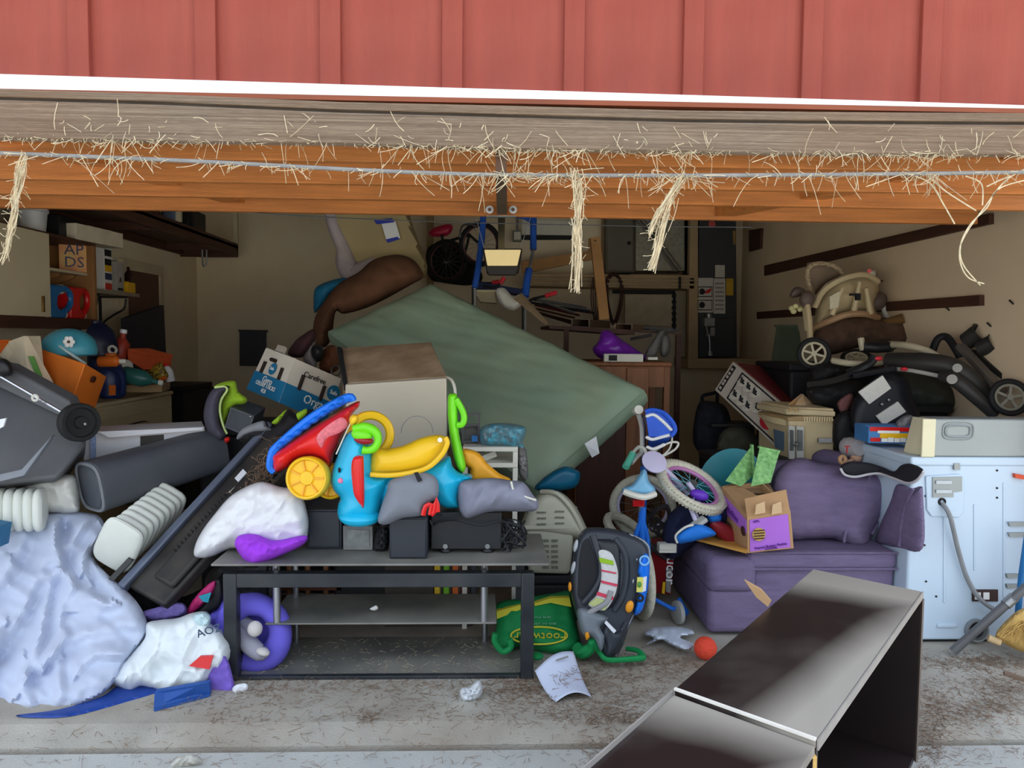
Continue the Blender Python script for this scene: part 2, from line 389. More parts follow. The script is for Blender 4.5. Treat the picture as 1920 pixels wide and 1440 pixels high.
# interior door in the left wall
dr = thing('door_2', 'dark brown interior door with a cream frame in the left wall', None, PXX(262, 700, XL), kind='structure')
ya, yb_ = PXX(232, 600, XL).y, PXX(293, 600, XL).y
b = B().span((XL, ya, 0), (XL + .03, yb_, 2.02)); mk('door_leaf', b, M('brown door leaf', (94, 60, 46), .5, .1, 4), dr)
for y0, y1, z0, z1 in ((ya - .09, ya, 0, 2.02), (yb_, yb_ + .09, 0, 2.02), (ya - .09, yb_ + .09, 2.02, 2.11)):
    b = B().span((XL, y0, z0), (XL + .045, y1, z1)); mk('door_frame', b, cream_p, dr, bevel=.004)
b = B(); b.hexa([P(300, 572, 6.75), P(226, 597, 6.2), P(229, 740, 6.1), P(308, 740, 6.6)], (.02, .03, 0)); mk('slate_sheet', b, M('dark slate panel', (44, 42, 46), .5, .1), None, 'dark thin sheet leaning against the brown door', 'sheet')
# loft shelf
lf = thing('loft_shelf', 'dark brown loft shelf hung under the ceiling along the left wall', 'shelf', V((-2.85, 2.6, 2.32)))
b = B().span((XL + .005, .6, 2.35), (-2.56, 4.75, 2.375)); mk('deck', b, brown_w, lf)
b = B().span((-2.6, .6, 2.28), (-2.56, 4.75, 2.40)); mk('front_beam', b, brown_w, lf, bevel=.003)
b = B().span((XL + .01, 4.71, 2.26), (-2.56, 4.75, 2.35)); mk('end_beam', b, brown_w, lf, bevel=.003)
b = B().span((XL + .005, .6, 2.28), (XL + .045, 4.75, 2.35)); mk('wall_ledger', b, brown_w, lf, bevel=.003)
for yy in (1.6, 2.9, 4.3):
    b = B().span((XL + .045, yy, 2.29), (-2.6, yy + .04, 2.35)); mk('joist', b, brown_w, lf)
for yy in (3.2, 4.68):
    b = B().span((-2.585, yy, 2.4), (-2.545, yy + .04, 2.8)); mk('hanger_post', b, cream_p, lf)
b = B(); hk = P(383, 462, 7.9); b.tube([hk + V((-.02, 0, .06)), hk + V((-.02, 0, -.16)), hk + V((0, -.01, -.2)), hk + V((.02, 0, -.16)), hk + V((.02, 0, .06))], .008, 6, sm=3); mk('hook', b, galv, lf)
# things on the loft
b = B(); o_ = V((-2.72, 3.45, 2.376)); b.lathe([(.05, 0), (.075, .02), (.075, .16), (.05, .2), (.03, .22), (.03, .25)], o_, n=18)
jg = mk('loft_jug', b, M('grey blue plastic', (120, 140, 176), .35), None, 'grey-blue round bottle standing on the loft shelf', 'bottle')
b = B(); b.box((-2.72, 3.85, 2.48), (.2, .3, .2)); b.box((-2.72, 3.85, 2.6), (.12, .2, .05)); b.cyl((-2.72, 3.69, 2.48), (-2.72, 3.71, 2.48), .06); mk('loft_speaker', b, black_p, None, 'black radio with a round speaker on the loft shelf', 'radio', bevel=.008)
b = B(); b.box((-2.78, 2.95, 2.46), (.22, .3, .16)); b.box((-2.78, 2.95, 2.55), (.24, .32, .03)); mk('loft_crate', b, M('dark red box', (84, 52, 50), .7), None, 'dim reddish lidded box on the loft shelf', 'box', bevel=.005)
# wall cabinet
X0, XF = XL + .002, -2.80
ca = thing('wall_cabinet', 'cream wall cabinet with one closed door and an open shelf bay', 'cabinet', (X0, 1.4, 1.47))
yc0, ym, ye = .55, PXX(88, 520, XF).y, PXX(181, 520, XF).y
zt, zbm = PXX(88, 441, XF).z, PXX(88, 596, XF).z
b = B().span((X0, yc0, zbm), (X0 + .012, ye, zt)); mk('back_panel', b, cream_p, ca)
for y0, y1, m_ in ((yc0, yc0 + .02, cream_p), (ym - .02, ym, cream_p), (ye - .03, ye, tan_w)):
    b = B().span((X0, y0, zbm), (XF, y1, zt)); mk('side_panel', b, m_, ca)
b = B().span((X0, yc0, zt), (XF, ye, zt + .02)); mk('top_panel', b, brown_w, ca)
b = B().span((X0, yc0, zbm - .02), (XF - .02, ye, zbm)); mk('bottom_panel', b, brown_w, ca)
b = B().span((XF - .02, yc0, PXX(181, 618, XF).z), (XF, ye, zbm + .004)); mk('valance', b, brown_w, ca, bevel=.002)
b = B().span((XF, yc0, zbm + .005), (XF + .018, ym + .005, zt + .008)); cdo = mk('door', b, cream_p, ca, bevel=.003)
h = PXX(80, 570, XF + .02); b = B().span((XF + .018, h.y - .012, h.z - .05), (XF + .03, h.y + .012, h.z + .05)); mk('handle', b, M('brass pull', (130, 100, 50), .4, metal=.6), cdo, bevel=.004)
zs = PXX(120, 506, XF - .06).z
b = B().span((X0 + .02, ym, zs - .018), (XF - .05, ye - .03, zs)); mk('shelf', b, cream_p, ca)
for yy in (ye - .12, ye - .3):
    b = B().hexa([(XF - .1, yy, zs - .02), (XF - .1, yy, zs - .04), (X0 + .02, yy, zs - .12), (X0 + .02, yy, zs - .02)], (0, .015, 0)); mk('shelf_bracket', b, tan_w, ca)
b = B().span((X0 + .013, ye - .12, zbm), (X0 + .02, ye - .09, zt - .1)); mk('standard_strip', b, tan_w, ca)
def cbox(name, lab, cat, c, size, mat, rot=(0, 0, 0), flaps=True, **k):
    """small carton: body with a raised lid seam and tuck flaps"""
    t = thing(name, lab, cat, V(c) - V((0, 0, size[2] / 2)), **k)
    R = Euler([math.radians(a) for a in rot]).to_matrix(); c = V(c)
    b = B().box(c, size, rot); mk('body', b, mat, t, bevel=.003)
    if flaps:
        b = B(); b.box(c + R @ V((0, 0, size[2] / 2)), (size[0] * .98, size[1] * .5, .004), rot); mk('flap', b, mat, t)
    return t, (lambda x, y, z: c + R @ V((x * size[0] / 2, y * size[1] / 2, z * size[2] / 2))), R
# laundry powder box on the shelf
q = PXX(131, 485, XF - .16); t, lp, R = cbox('detergent_box', 'yellow and orange laundry powder box on the open cabinet shelf', 'box', (q.x + .02, q.y, zs + .115), (.17, .06, .22), M('yellow orange print', (232, 196, 120), .6, .1, 12, rgb2=(226, 140, 100)), (0, 0, 28))
tr, tu = R @ V((1, 0, 0)), V((0, 0, 1))
text(t, 'AP', lp(.1, -1.04, .4), tr, tu, .105, navy_p); text(t, 'DS', lp(.1, -1.04, -.4), tr, tu, .105, navy_p)
b = B().lathe([(.03, 0), (.04, .01), (.04, .13), (.02, .16), (.02, .18)], (XF - .17, ym + .06, zs), n=14); mk('cleaner_bottle', b, navy_p, None, 'dark blue cleaner bottle on the upper open shelf', 'bottle')
b = B().box((XF - .12, ym + .1, zs + .012), (.06, .14, .024)); b.box((XF - .12, ym + .1, zs + .027), (.05, .12, .006)); mk('soap_tray', b, white_pl, None, 'small white tray lying on the upper open shelf', 'tray', bevel=.004)
q = PXX(120, 527, X0 + .1); b = B().lathe([(.05, 0), (.05, .02), (.05, .15), (.046, .155)], (q.x, q.y, zbm + .09), n=18); cn = mk('metal_can', b, red_p, None, 'short blue and red can behind the detergent jugs', 'can')
b = B().lathe([(.052, 0), (.052, .07)], (q.x, q.y, zbm + .17), n=18); mk('can_label', b, M('violet blue print', (48, 44, 120), .5), cn)
b = B().box((q.x, q.y, zbm + .045), (.14, .14, .088)); b.box((q.x, q.y, zbm + .088), (.12, .12, .004)); mk('spacer_block', b, cream_p, None, 'cream block under the short can in the cabinet', 'block')
def jug(name, lab, y0, y1, mat):
    # lying detergent jug: body along the cabinet floor with an arched handle and white caps
    zc = zbm; xf = XF - .04; w_ = y1 - y0; h_ = PXX(110, 534, xf).z - zbm
    t = thing(name, lab, 'jug', (xf - .08, (y0 + y1) / 2, zc))
    prof = [(0, 0), (.72, 0), (.82, .06), (.84, .2), (.6, .26), (.52, .42), (.54, .62), (.66, .78), (.9, .84), (.92, .97), (.86, 1.0), (.05, 1.0), (0, .9)]
    b = B().hexa([V((xf, y0 + a * w_, zc + c * h_)) for a, c in prof], (-.12, 0, 0)); mk('body', b, mat, t, bevel=.018, seg=3)
    b = B().tube([V((xf - .015, y0 + a * w_, zc + c * h_)) for a, c in ((.8, .92), (.98, .82), (1.02, .55), (.94, .34), (.76, .2))], .02, 8, sm=4); mk('handle', b, mat, t)
    for c in (.14, .93) if mat is blue_p else (.14,):
        p = V((xf - .06, y0 + .82 * w_, zc + c * h_ if c < .5 else zc + .9 * h_)); b = B().lathe([(.03, 0), (.034, .005), (.034, .03), (.026, .034), (.026, .055)], p, (.3, .9, 0), n=14); mk('cap', b, offw, t)
    return t
jug('detergent_jug', 'blue laundry detergent jug in the open cabinet bay', ym + .005, ym + .37, blue_p)
jug('detergent_jug', 'red laundry detergent jug in the open cabinet bay', ym + .36, ye - .035, red_p)
# things on top of the cabinet
b = B(); q = V((XF - .16, PXX(55, 420, XF - .16).y, zt + .021)); b.lathe([(.09, 0), (.11, .0), (.125, .13), (.135, .135), (.135, .15), (.12, .15), (.1, .02)], q, n=22, sx=.8, sy=1.2); mk('plastic_basin', b, M('grey white plastic', (200, 200, 200), .5), None, 'grey-white plastic tub on top of the wall cabinet', 'tub')
t, lp, R = cbox('dark_box', 'black box on the wall cabinet beside the white tub', 'box', (XF - .17, PXX(112, 435, XF - .15).y, zt + .095), (.2, .3, .15), black_p)
t, lp, R = cbox('long_box', 'long pale narrow carton on top of the wall cabinet end', 'box', (XF - .05, PXX(172, 450, XF - .05).y - .02, zt + .075), (.16, .56, .11), M('pale carton', (216, 204, 180), .7), (0, 0, -6))
# scroll bracket shelf
ws = thing('bracket_shelf', 'grey wall shelf on black scroll iron brackets', 'shelf', PXX(225, 550, XL + .1))
xs_ = XL + .26; y0, y1 = PXX(178, 548, xs_).y, PXX(262, 550, xs_).y; zs2 = PXX(220, 546, xs_).z
b = B().span((XL + .002, y0, zs2 - .03), (xs_, y1, zs2)); mk('board', b, M('grey board', (150, 138, 118), .7), ws, bevel=.003)
for yy in (y0 + .12, y1 - .16):
    b = B(); b.box((XL + .012, yy, zs2 - .2), (.012, .025, .36)); b.box((XL + .12, yy, zs2 - .037), (.22, .025, .012))
    b.tube([V((XL + .22, yy, zs2 - .05)), V((XL + .2, yy, zs2 - .13)), V((XL + .12, yy, zs2 - .18)), V((XL + .04, yy, zs2 - .24)), V((XL + .025, yy, zs2 - .31)), V((XL + .06, yy, zs2 - .34)), V((XL + .085, yy, zs2 - .31)), V((XL + .06, yy, zs2 - .29))], .009, 6, sm=5)
    mk('scroll_bracket', b, iron, ws)
xs3 = XL + .14
for i, (px, hh, ww, mt, lab, nm, ct) in enumerate(((186, .34, .13, wht, 'tall white printed carton at the near end of the bracket shelf', 'tall_carton', 'box'),
        (209, .24, .12, M('grey canister', (176, 172, 164), .6), 'grey printed canister on the bracket shelf', 'canister', 'can'))):
    y_ = PXX(px, 520, xs3).y
    t, lp, R = cbox(nm, lab, ct, (xs3, y_, zs2 + hh / 2), (.14, ww, hh), mt)
    if i == 0:
        for k, (zz, mc) in enumerate(((.72, ink), (.3, ink), (.02, yellow_p), (-.35, navy_p), (-.8, red_p))):
            b = B().box(lp(1.01, 0, zz), (.004, ww * .8, .05)); mk('print_band', b, mc, t)
    else:
        text(t, 'A', lp(1.02, 0, -.2), (0, 1, 0), (0, 0, 1), .06, ink)
        b = B().box(lp(1.01, 0, -.8), (.004, ww * .7, .02)); mk('print_band', b, ink, t)
y_ = PXX(228, 540, xs3).y; b = B(); b.box((xs3 + .02, y_, zs2 + .045), (.12, .15, .09)); b.box((xs3 + .02, y_, zs2 + .094), (.09, .12, .008)); mk('yellow_sponge_pack', b, yellow_p, None, 'small yellow packet lying on the bracket shelf', 'packet', bevel=.01)
y_ = y1 - .1; b = B().lathe([(.03, 0), (.032, .005), (.032, .2), (.024, .22), (.024, .235)], (xs3 - .03, y_, zs2), n=14); o = mk('spray_can', b, M('dark red can', (120, 24, 40), .3, metal=.3), None, 'dark red spray can behind the yellow packet on the bracket shelf', 'can')
b = B().lathe([(.022, 0), (.02, .03), (.008, .035), (.008, .05)], (xs3 - .03, y_, zs2 + .235), n=12); mk('nozzle', b, chrome, o)
b = B().lathe([(.03, 0), (.03, .16), (.012, .19), (.012, .22)], (xs3 + .05, y1 - .045, zs2), n=12); mk('brown_bottle', b, M('brown glass', (52, 30, 28), .2), None, 'dark brown bottle at the far end of the bracket shelf', 'bottle')
b = B().box((xs3, PXX(197, 520, xs3).y, zs2 + .13), (.08, .05, .26)); b.cyl((xs3, PXX(197, 520, xs3).y, zs2 + .26), (xs3, PXX(197, 520, xs3).y, zs2 + .29), .02); mk('dark_flask', b, ink, None, 'black narrow flask between the cartons on the bracket shelf', 'bottle', bevel=.006)

# ================================================================== laundry pair against the left wall
xd = -2.36
for nm, lab, ct, y0, y1 in (('clothes_washer', 'old almond washer mostly hidden behind the grey wheeled bin', 'washer', .62, 1.28), ('clothes_dryer', 'old almond dryer under the clutter near the left wall', 'dryer', 1.3, 2.5)):
    alm = M('almond enamel', (206, 188, 150), .45, .06, 4)
    t = thing(nm, lab, ct, (-2.75, (y0 + y1) / 2, 0)); zt_ = 1.04
    b = B().span((XL + .04, y0, .02), (xd, y1, zt_ - .03)); mk('cabinet', b, alm, t, bevel=.012)
    b = B().span((XL + .04, y0 - .004, zt_ - .03), (xd + .012, y1 + .004, zt_)); mk('top', b, alm, t, bevel=.012)
    b = B().span((XL + .03, y0, zt_), (XL + .12, y1, zt_ + .13)); mk('control_panel', b, alm, t, bevel=.01)
    b = B().span((xd, y0 + .03, zt_ - .12), (xd + .006, y1 - .03, zt_ - .05)); mk('trim_band', b, alm, t, bevel=.003)
    if nm == 'clothes_dryer':
        yc = (y0 + y1) / 2 - .02; f = frame((xd, yc, zt_ - .44), (0, 1, 0), (0, 0, 1)); rr = []
        for k in range(36):
            a = 2 * math.pi * k / 36; cx, cy = math.cos(a), math.sin(a); rr.append(f(.26 * math.copysign(abs(cx) ** .5, cx), .26 * math.copysign(abs(cy) ** .5, cy), .004))
        b = B().tube(rr, .01, 6, closed=True); dd_ = mk('door', B().hexa([r for r in rr], (.02, 0, 0)), alm, t, bevel=.008)
        mk('door_gasket', b, M('dark seal', (70, 62, 50), .7), dd_)
        b = B().box(f(-.2, .0, .02), (.02, .03, .09)); mk('handle', b, M('dark seal', (70, 62, 50), .7), dd_)
# clutter on the laundry pair
ZT = 1.043
t = thing('orange_bin', 'bright orange square storage bin tipped on the washer', 'bin', P(130, 740, 4.35))
A_ = [P(70, 652, 4.35), P(160, 682, 4.15), P(136, 748, 4.15), P(62, 736, 4.35)]; dv = P(200, 706, 4.45) - P(160, 682, 4.15)
b = B().hexa(A_, dv); o = mk('body', b, M('orange fibreboard', (232, 124, 40), .6, .05), t, bevel=.006)
q = P(174, 711, 4.28); nrm = (A_[1] - A_[2]).cross(dv).normalized(); nrm = nrm if nrm.y < 0 else -nrm
b = B().cyl(q - nrm * .01, q + nrm * .004, .018, 14); mk('finger_hole', b, M('dark hole', (70, 30, 14), .8), o)
t = thing('grocery_carton', 'torn white carton with green print leaning by the orange bin', 'box', P(70, 700, 4.2))
b = B().hexa([P(16, 640, 4.2), P(44, 630, 4.15), P(52, 705, 4.12), P(20, 700, 4.2)], (.02, .12, 0)); mk('side', b, M('cream card', (216, 204, 176), .8), t)
b = B().hexa([P(44, 630, 4.14), P(92, 716, 4.2), P(96, 730, 4.2), P(52, 706, 4.12)], (.01, .02, 0)); sd_ = mk('printed_side', b, M('cream card', (216, 204, 176), .8), t)
b = B().hexa([P(54, 668, 4.135), P(64, 668, 4.14), P(80, 706, 4.165), P(66, 698, 4.15)], (0, -.006, 0)); mk('green_print', b, grn, sd_)
b = B().hexa([P(0, 664, 4.22), P(18, 640, 4.2), P(46, 660, 4.15), P(30, 690, 4.2)], (0, 0, -.01)); mk('flap', b, M('cream card', (216, 204, 176), .8), t)
b = B().hexa([P(-30, 640, 4.3), P(17, 640, 4.3), P(16, 662, 4.25), P(-30, 668, 4.25)], (0, .1, 0)); b.hexa([P(-30, 637, 4.29), P(18, 637, 4.29), P(17, 641, 4.29), P(-30, 641, 4.29)], (0, .12, 0)); mk('orange_tote', b, orange_p, None, 'orange tote edge at the left border behind the carton', 'tote', bevel=.005)
# teal helmet like ball with a flower
t = thing('toy_helmet', 'teal child helmet with a white flower on the laundry pile', 'helmet', P(130, 668, 4.5))
c = P(130, 655, 4.5); b = B().ell(c, (.15, .13, .12), nu=24, nv=14); b.v = [v if v.z > c.z - .035 else V((v.x, v.y, c.z - .035)) for v in b.v]; mk('shell', b, teal_p, t)
b = B(); q = P(130, 641, 4.37)
for k in range(6): a = k * math.pi / 3; b.ell(q + V((math.cos(a) * .02, -.006, math.sin(a) * .02)), (.014, .006, .014), nu=8, nv=5)
fl = mk('flower', b, wht, t); mk('flower_centre', B().ell(q + V((0, -.01, 0)), (.008, .006, .008), nu=8, nv=5), steel_d, fl)
b = B().tube([P(100, 640, 4.42), P(120, 655, 4.36), P(145, 672, 4.38), P(160, 682, 4.42)], .008, 6, sm=3); mk('strap', b, M('pale strap', (180, 210, 214), .7), t)
# jugs and bottles heap
def bottle(name, lab, c, ax, prof, mat, cap=None, n=16, sx=1, sy=1, cat='bottle'):
    b = B().lathe(prof, c, ax, n, sx, sy); o = mk(name, b, mat, None, lab, cat)
    if cap: bb = B().lathe([(cap[0], 0), (cap[0], cap[1]), (cap[0] * .8, cap[1] + .006)], V(c) + V(ax).normalized() * prof[-1][1], ax, n); mk('cap', bb, cap[2], o)
    return o
J = [(.06, 0), (.085, .02), (.09, .1), (.085, .17), (.05, .22), (.03, .235), (.03, .25)]
o = bottle('detergent_jug', 'navy detergent jug with an orange label standing on the dryer', P(210, 747, 4.95), (0, 0, 1), J, navy_p, (.034, .03, orange_p), sx=1.0, sy=.7)
b = B().hexa([P(205, 722, 4.86), P(217, 722, 4.86), P(217, 741, 4.86), P(205, 741, 4.86)], (0, -.004, 0)); mk('paper_label', b, orange_p, o)
b = B().tube([P(207, 692, 4.9), P(224, 698, 4.88), P(230, 715, 4.88), P(228, 738, 4.88)], .012, 8, sm=4); mk('handle', b, navy_p, o)
bottle('juice_bottle', 'orange bottle lying on top of the laundry pile', P(185, 678, 4.75), (1, .1, .02), [(.03, 0), (.034, .01), (.034, .1), (.018, .12)], orange_p, (.014, .03, offw))
b = B(); b.lathe(J, P(197, 672, 5.2), (-.2, 0, 1), 16, 1.1, .7); o = mk('detergent_jug', b, M('dark navy plastic', (22, 28, 56), .35), None, 'dark navy jug with a white ring leaning at the wall', 'jug')
mk('ring', B().torus(P(211, 656, 5.1), (0, 1, .2), .024, .009, 16, 6), offw, o)
bottle('cleaner_jug', 'dark jug with an orange round lid behind the teal helmet', P(188, 668, 5.4), (0, 0, 1), [(.06, -.28), (.08, -.26), (.08, .12), (.05, .15)], navy_p, (.04, .03, M('orange red lid', (214, 80, 50), .5)), cat='jug')
b = B(); b.hexa([P(238, 655, 5.3), P(288, 668, 5.5), P(285, 690, 5.5), P(270, 694, 5.4), P(240, 676, 5.3)], (.05, .2, 0)); b.hexa([P(240, 653, 5.29), P(289, 666, 5.49), P(288, 671, 5.49), P(239, 658, 5.29)], (.05, .21, 0)); mk('orange_box', b, M('orange red card', (214, 92, 48), .7), None, 'orange-red carton among bottles near the brown door', 'box', bevel=.004)
bottle('green_bottle', 'dark teal green bottle lying across the dryer top', P(226, 700, 5.05), (1, .1, -.25), [(.04, 0), (.055, .03), (.055, .14), (.03, .19), (.016, .2), (.016, .24)], M('sea green plastic', (46, 104, 96), .3), (.018, .02, offw))
bottle('white_cap_jar', 'white jar on its side between the green and red bottles', P(226, 688, 5.2), (1, -.5, .1), [(.035, 0), (.042, .01), (.042, .07), (.03, .08)], offw)
bottle('red_bottle', 'dark red bottle leaning in the laundry heap', P(222, 676, 5.35), (.2, 0, 1), [(.05, 0), (.06, .03), (.055, .12), (.02, .16), (.02, .19)], M('brick red plastic', (170, 60, 44), .4), (.022, .02, white_pl))
pk = thing('snack_pouch', 'colourful black and yellow printed pouch on the dryer', 'pouch', P(295, 718, 5.5))
b = B().pillow([(272, 700), (300, 679), (308, 690), (316, 706), (300, 718), (285, 716)], 5.5, .04, 14, 4); mk('body', b, M('black yellow print', (40, 38, 34), .4, .3, 60, rgb2=(206, 176, 60), detail=1), pk)
b = B().pillow([(293, 710), (310, 705), (314, 711), (298, 717)], 5.455, .01, 5, 3, smooth=False); mk('orange_patch', b, orange_p, pk)
bottle('white_bottle', 'slim white bottle with a red cap at the dryer edge', P(320, 716, 5.55), (-.25, 0, 1), [(.03, 0), (.034, .01), (.034, .08), (.02, .11), (.012, .115)], white_pl, (.014, .02, red_p))
b = B().box(P(270, 726, 5.35), (.28, .3, .05), (0, 0, 12)); b.box(P(270, 722, 5.35), (.24, .2, .01), (0, 0, 12)); mk('flat_carton', b, M('tan carton', (168, 140, 104), .8), None, 'flat tan carton under the pouch on the dryer', 'box', bevel=.004)
b = B().span((-3.1, 3.1, 0), (-2.5, 3.85, .98)); b.span((-3.08, 3.12, .98), (-2.52, 3.83, 1.03)); mk('black_cabinet', b, M('black laminate', (20, 20, 22), .6), None, 'black low cabinet in the dark left back corner', 'cabinet', bevel=.01)
b = B().hexa([P(449, 620, 8.55), P(498, 621, 8.55), P(498, 687, 8.55), P(449, 686, 8.55)], (0, .04, 0)); b.hexa([P(447, 618, 8.53), P(500, 619, 8.53), P(500, 623, 8.53), P(447, 622, 8.53)], (0, .06, 0)); mk('wall_panel', b, M('grey steel panel', (66, 66, 70), .5, .05), None, 'small dark grey metal panel on the back wall', 'panel')
# ================================================================== back wall
stud_m = M('cream stud paint', (170, 146, 112), .7, .1, 5)
grey_b = M('grey painted board', (112, 108, 96), .7, .08, 3)
furn_m = M('furnace grey steel', (52, 54, 58), .5, .08, 4)
kraft = M('raw plank', (172, 128, 80), .7, .14, 5, stretch=(1, 1, 1))
def quad(pts, dep, b=None):
    return (b or B()).hexa([P(*p) for p in pts], dep)
# framed utility bay
wfm = thing('utility_frame', 'cream painted stud frame around the furnace bay and back shelf', 'frame', P(1300, 690, 8.0))
mk('stud', quad([(1294, 405, 8), (1309, 405, 8), (1309, 690, 8), (1290, 690, 8)], (0, .09, 0)), stud_m, wfm, bevel=.004)
mk('shelf_beam', quad([(985, 516, 8), (1302, 519, 8), (1302, 542, 8), (985, 536, 8)], (0, .35, 0)), stud_m, wfm, bevel=.004)
mk('beam_cap', quad([(985, 513, 7.99), (1302, 516, 7.99), (1302, 522, 7.99), (985, 519, 7.99)], (0, .37, 0)), stud_m, wfm, bevel=.003)
mk('bottom_sill', quad([(1290, 672, 7.98), (1440, 672, 7.98), (1440, 691, 7.98), (1290, 691, 7.98)], (0, .6, 0)), stud_m, wfm, bevel=.004)
for x in (800, 1130):
    mk('stud', quad([(x, 400, 8.45), (x + 12, 400, 8.45), (x + 12, 560, 8.45), (x, 560, 8.45)], (0, .1, 0)), stud_m, wfm)
b = B()
for y, r in ((526, .009), (534, .012)): b.tube([P(1000, y - 4, 7.97), P(1300, y, 7.97)], r, 8)
mk('conduit', b, M('cream conduit', (178, 162, 132), .5), wfm)
mk('clamp', quad([(1273, 519, 7.95), (1277, 519, 7.95), (1277, 541, 7.95), (1273, 541, 7.95)], (0, .02, 0)), ink, wfm)
# furnace
fu = thing('furnace', 'dark grey gas furnace with paper warning labels', 'furnace', P(1348, 672, 8.05))
mk('cabinet', quad([(1311, 400, 8.05), (1380, 400, 8.05), (1382, 670, 8.05), (1308, 670, 8.05)], (0, .5, 0)), furn_m, fu, bevel=.006)
mk('lower_door', quad([(1312, 596, 8.03), (1377, 596, 8.03), (1379, 668, 8.03), (1310, 668, 8.03)], (0, .03, 0)), furn_m, fu, bevel=.006)
lab_m = M('aged paper label', (196, 192, 184), .8, .12, 60)
for x0, y0, x1, y1 in ((1307, 521, 1337, 586), (1338, 522, 1360, 588), (1341, 497, 1359, 520)):
    o = mk('label_sheet', quad([(x0, y0, 8.02), (x1, y0, 8.02), (x1, y1, 8.02), (x0, y1, 8.02)], (0, .006, 0)), lab_m, fu)
    if x0 == 1307:
        for yy in (538, 563):
            bb = B().tube([P(x0 + 2, yy, 8.015), P(x1 - 2, yy, 8.015), P(x1 - 2, yy + 18, 8.015), P(x0 + 2, yy + 18, 8.015)], .005, 4, closed=True); mk('print_border', bb, ink, o)
            mk('print_figure', B().pillow([(1312, yy + 5), (1318, yy + 3), (1322, yy + 8), (1319, yy + 14), (1312, yy + 13)], 8.015, .004, 4, 3), ink, o)
        mk('flame_print', B().pillow([(1320, 548), (1330, 542), (1334, 541), (1331, 548), (1324, 550)], 8.015, .004, 4, 3), red_p, o)
    elif x0 == 1338:
        for k in range(7):
            bb = quad([(1341, 530 + k * 8, 8.016), (1357, 530 + k * 8, 8.016), (1357, 533 + k * 8, 8.016), (1341, 533 + k * 8, 8.016)], (0, .003, 0)); mk('print_lines', bb, M('grey print', (140, 138, 134), .8), o)
mk('yellow_tag', quad([(1362, 522, 8.02), (1375, 522, 8.02), (1375, 554, 8.02), (1361, 554, 8.02)], (0, .006, 0)), M('yellow tag', (186, 150, 40), .7), fu)
mk('yellow_tag', quad([(1374, 432, 8.02), (1379, 433, 8.02), (1379, 458, 8.02), (1375, 459, 8.02)], (0, .006, 0)), M('dull yellow tag', (150, 118, 60), .7), fu)
b = B(); b.box(P(1329, 604, 8.0), (.11, .07, .09)); b.cyl(P(1329, 588, 8.0), P(1329, 598, 8.0), .035); b.box(P(1335, 622, 8.0), (.05, .05, .09)); b.tube([P(1324, 612, 7.96), P(1326, 622, 7.94), P(1325, 630, 7.96)], .014, 8, sm=3); gv = mk('gas_valve', b, galv, fu, bevel=.004)
b = B().tube([P(1329, 625, 7.99), P(1331, 645, 7.98), P(1331, 665, 7.98)], .009, 8); b.cyl(P(1331, 658, 7.98), P(1331, 667, 7.98), .028); mk('flex_pipe', b, galv, fu)
mk('vent_sticker', B().cyl(P(1335, 420, 8.02), P(1335, 420, 8.05), .035, 16), M('red white sticker', (190, 70, 70), .6, .4, 70), fu)
# galvanised duct with diagonal brace pipes
du = thing('air_duct', 'galvanised sheet metal duct with a diagonal pipe beside the furnace', 'duct', P(1240, 510, 8.2))
mk('duct_box', quad([(1192, 400, 8.2), (1284, 400, 8.2), (1284, 508, 8.2), (1192, 508, 8.2)], (0, .38, 0)), M('dull galvanised sheet', (150, 146, 132), .5, .2, 40, metal=.3), du, bevel=.006)
b = B().tube([P(1196, 400, 8.16), P(1275, 506, 8.16)], .022, 8); b.tube([P(1190, 404, 8.16), P(1266, 508, 8.16)], .012, 8); mk('diagonal_pipe', b, M('grey pipe', (120, 116, 106), .5, metal=.3), du)
b = B().hexa([P(1289, 400, 8.3), P(1295, 400, 8.3), P(1295, 512, 8.3), P(1289, 512, 8.3)], (0, .2, 0)); mk('side_flange', b, ink, du)
t = thing('wall_locker', 'plain grey utility door with a round knob beside the duct', 'locker', P(1160, 512, 8.3))
mk('body', quad([(1136, 400, 8.3), (1190, 400, 8.3), (1190, 511, 8.3), (1136, 511, 8.3)], (0, .28, 0)), grey_b, t, bevel=.004)
mk('door', quad([(1139, 400, 8.28), (1187, 400, 8.28), (1187, 508, 8.28), (1139, 508, 8.28)], (0, .03, 0)), grey_b, t, bevel=.004)
mk('knob', B().lathe([(.01, 0), (.02, .01), (.02, .02), (.01, .03)], P(1179, 456, 8.28), (0, -1, 0), 12), ink, t)
b = quad([(978, 412, 8.5), (1078, 413, 8.5), (1078, 441, 8.5), (978, 440, 8.5)], (0, .03, 0)); o = mk('white_board', b, offw, None, 'white board mounted high on the back wall', 'board', bevel=.003)
mk('bottom_rail', quad([(976, 441, 8.48), (1080, 442, 8.48), (1080, 449, 8.48), (976, 449, 8.48)], (0, .05, 0)), ink, o)
t = thing('electric_box', 'small grey junction box with conduit on the back wall', 'junction box', P(971, 450, 8.4)); mk('box', quad([(962, 432, 8.4), (978, 432, 8.4), (978, 452, 8.4), (962, 452, 8.4)], (0, .1, 0)), M('grey box', (130, 128, 120), .5), t, bevel=.004); mk('conduit', B().tube([P(970, 400, 8.45), P(970, 432, 8.45)], .015, 8), galv, t); mk('plate', quad([(964, 435, 8.39), (976, 435, 8.39), (976, 449, 8.39), (964, 449, 8.39)], (0, .01, 0)), offw, t)
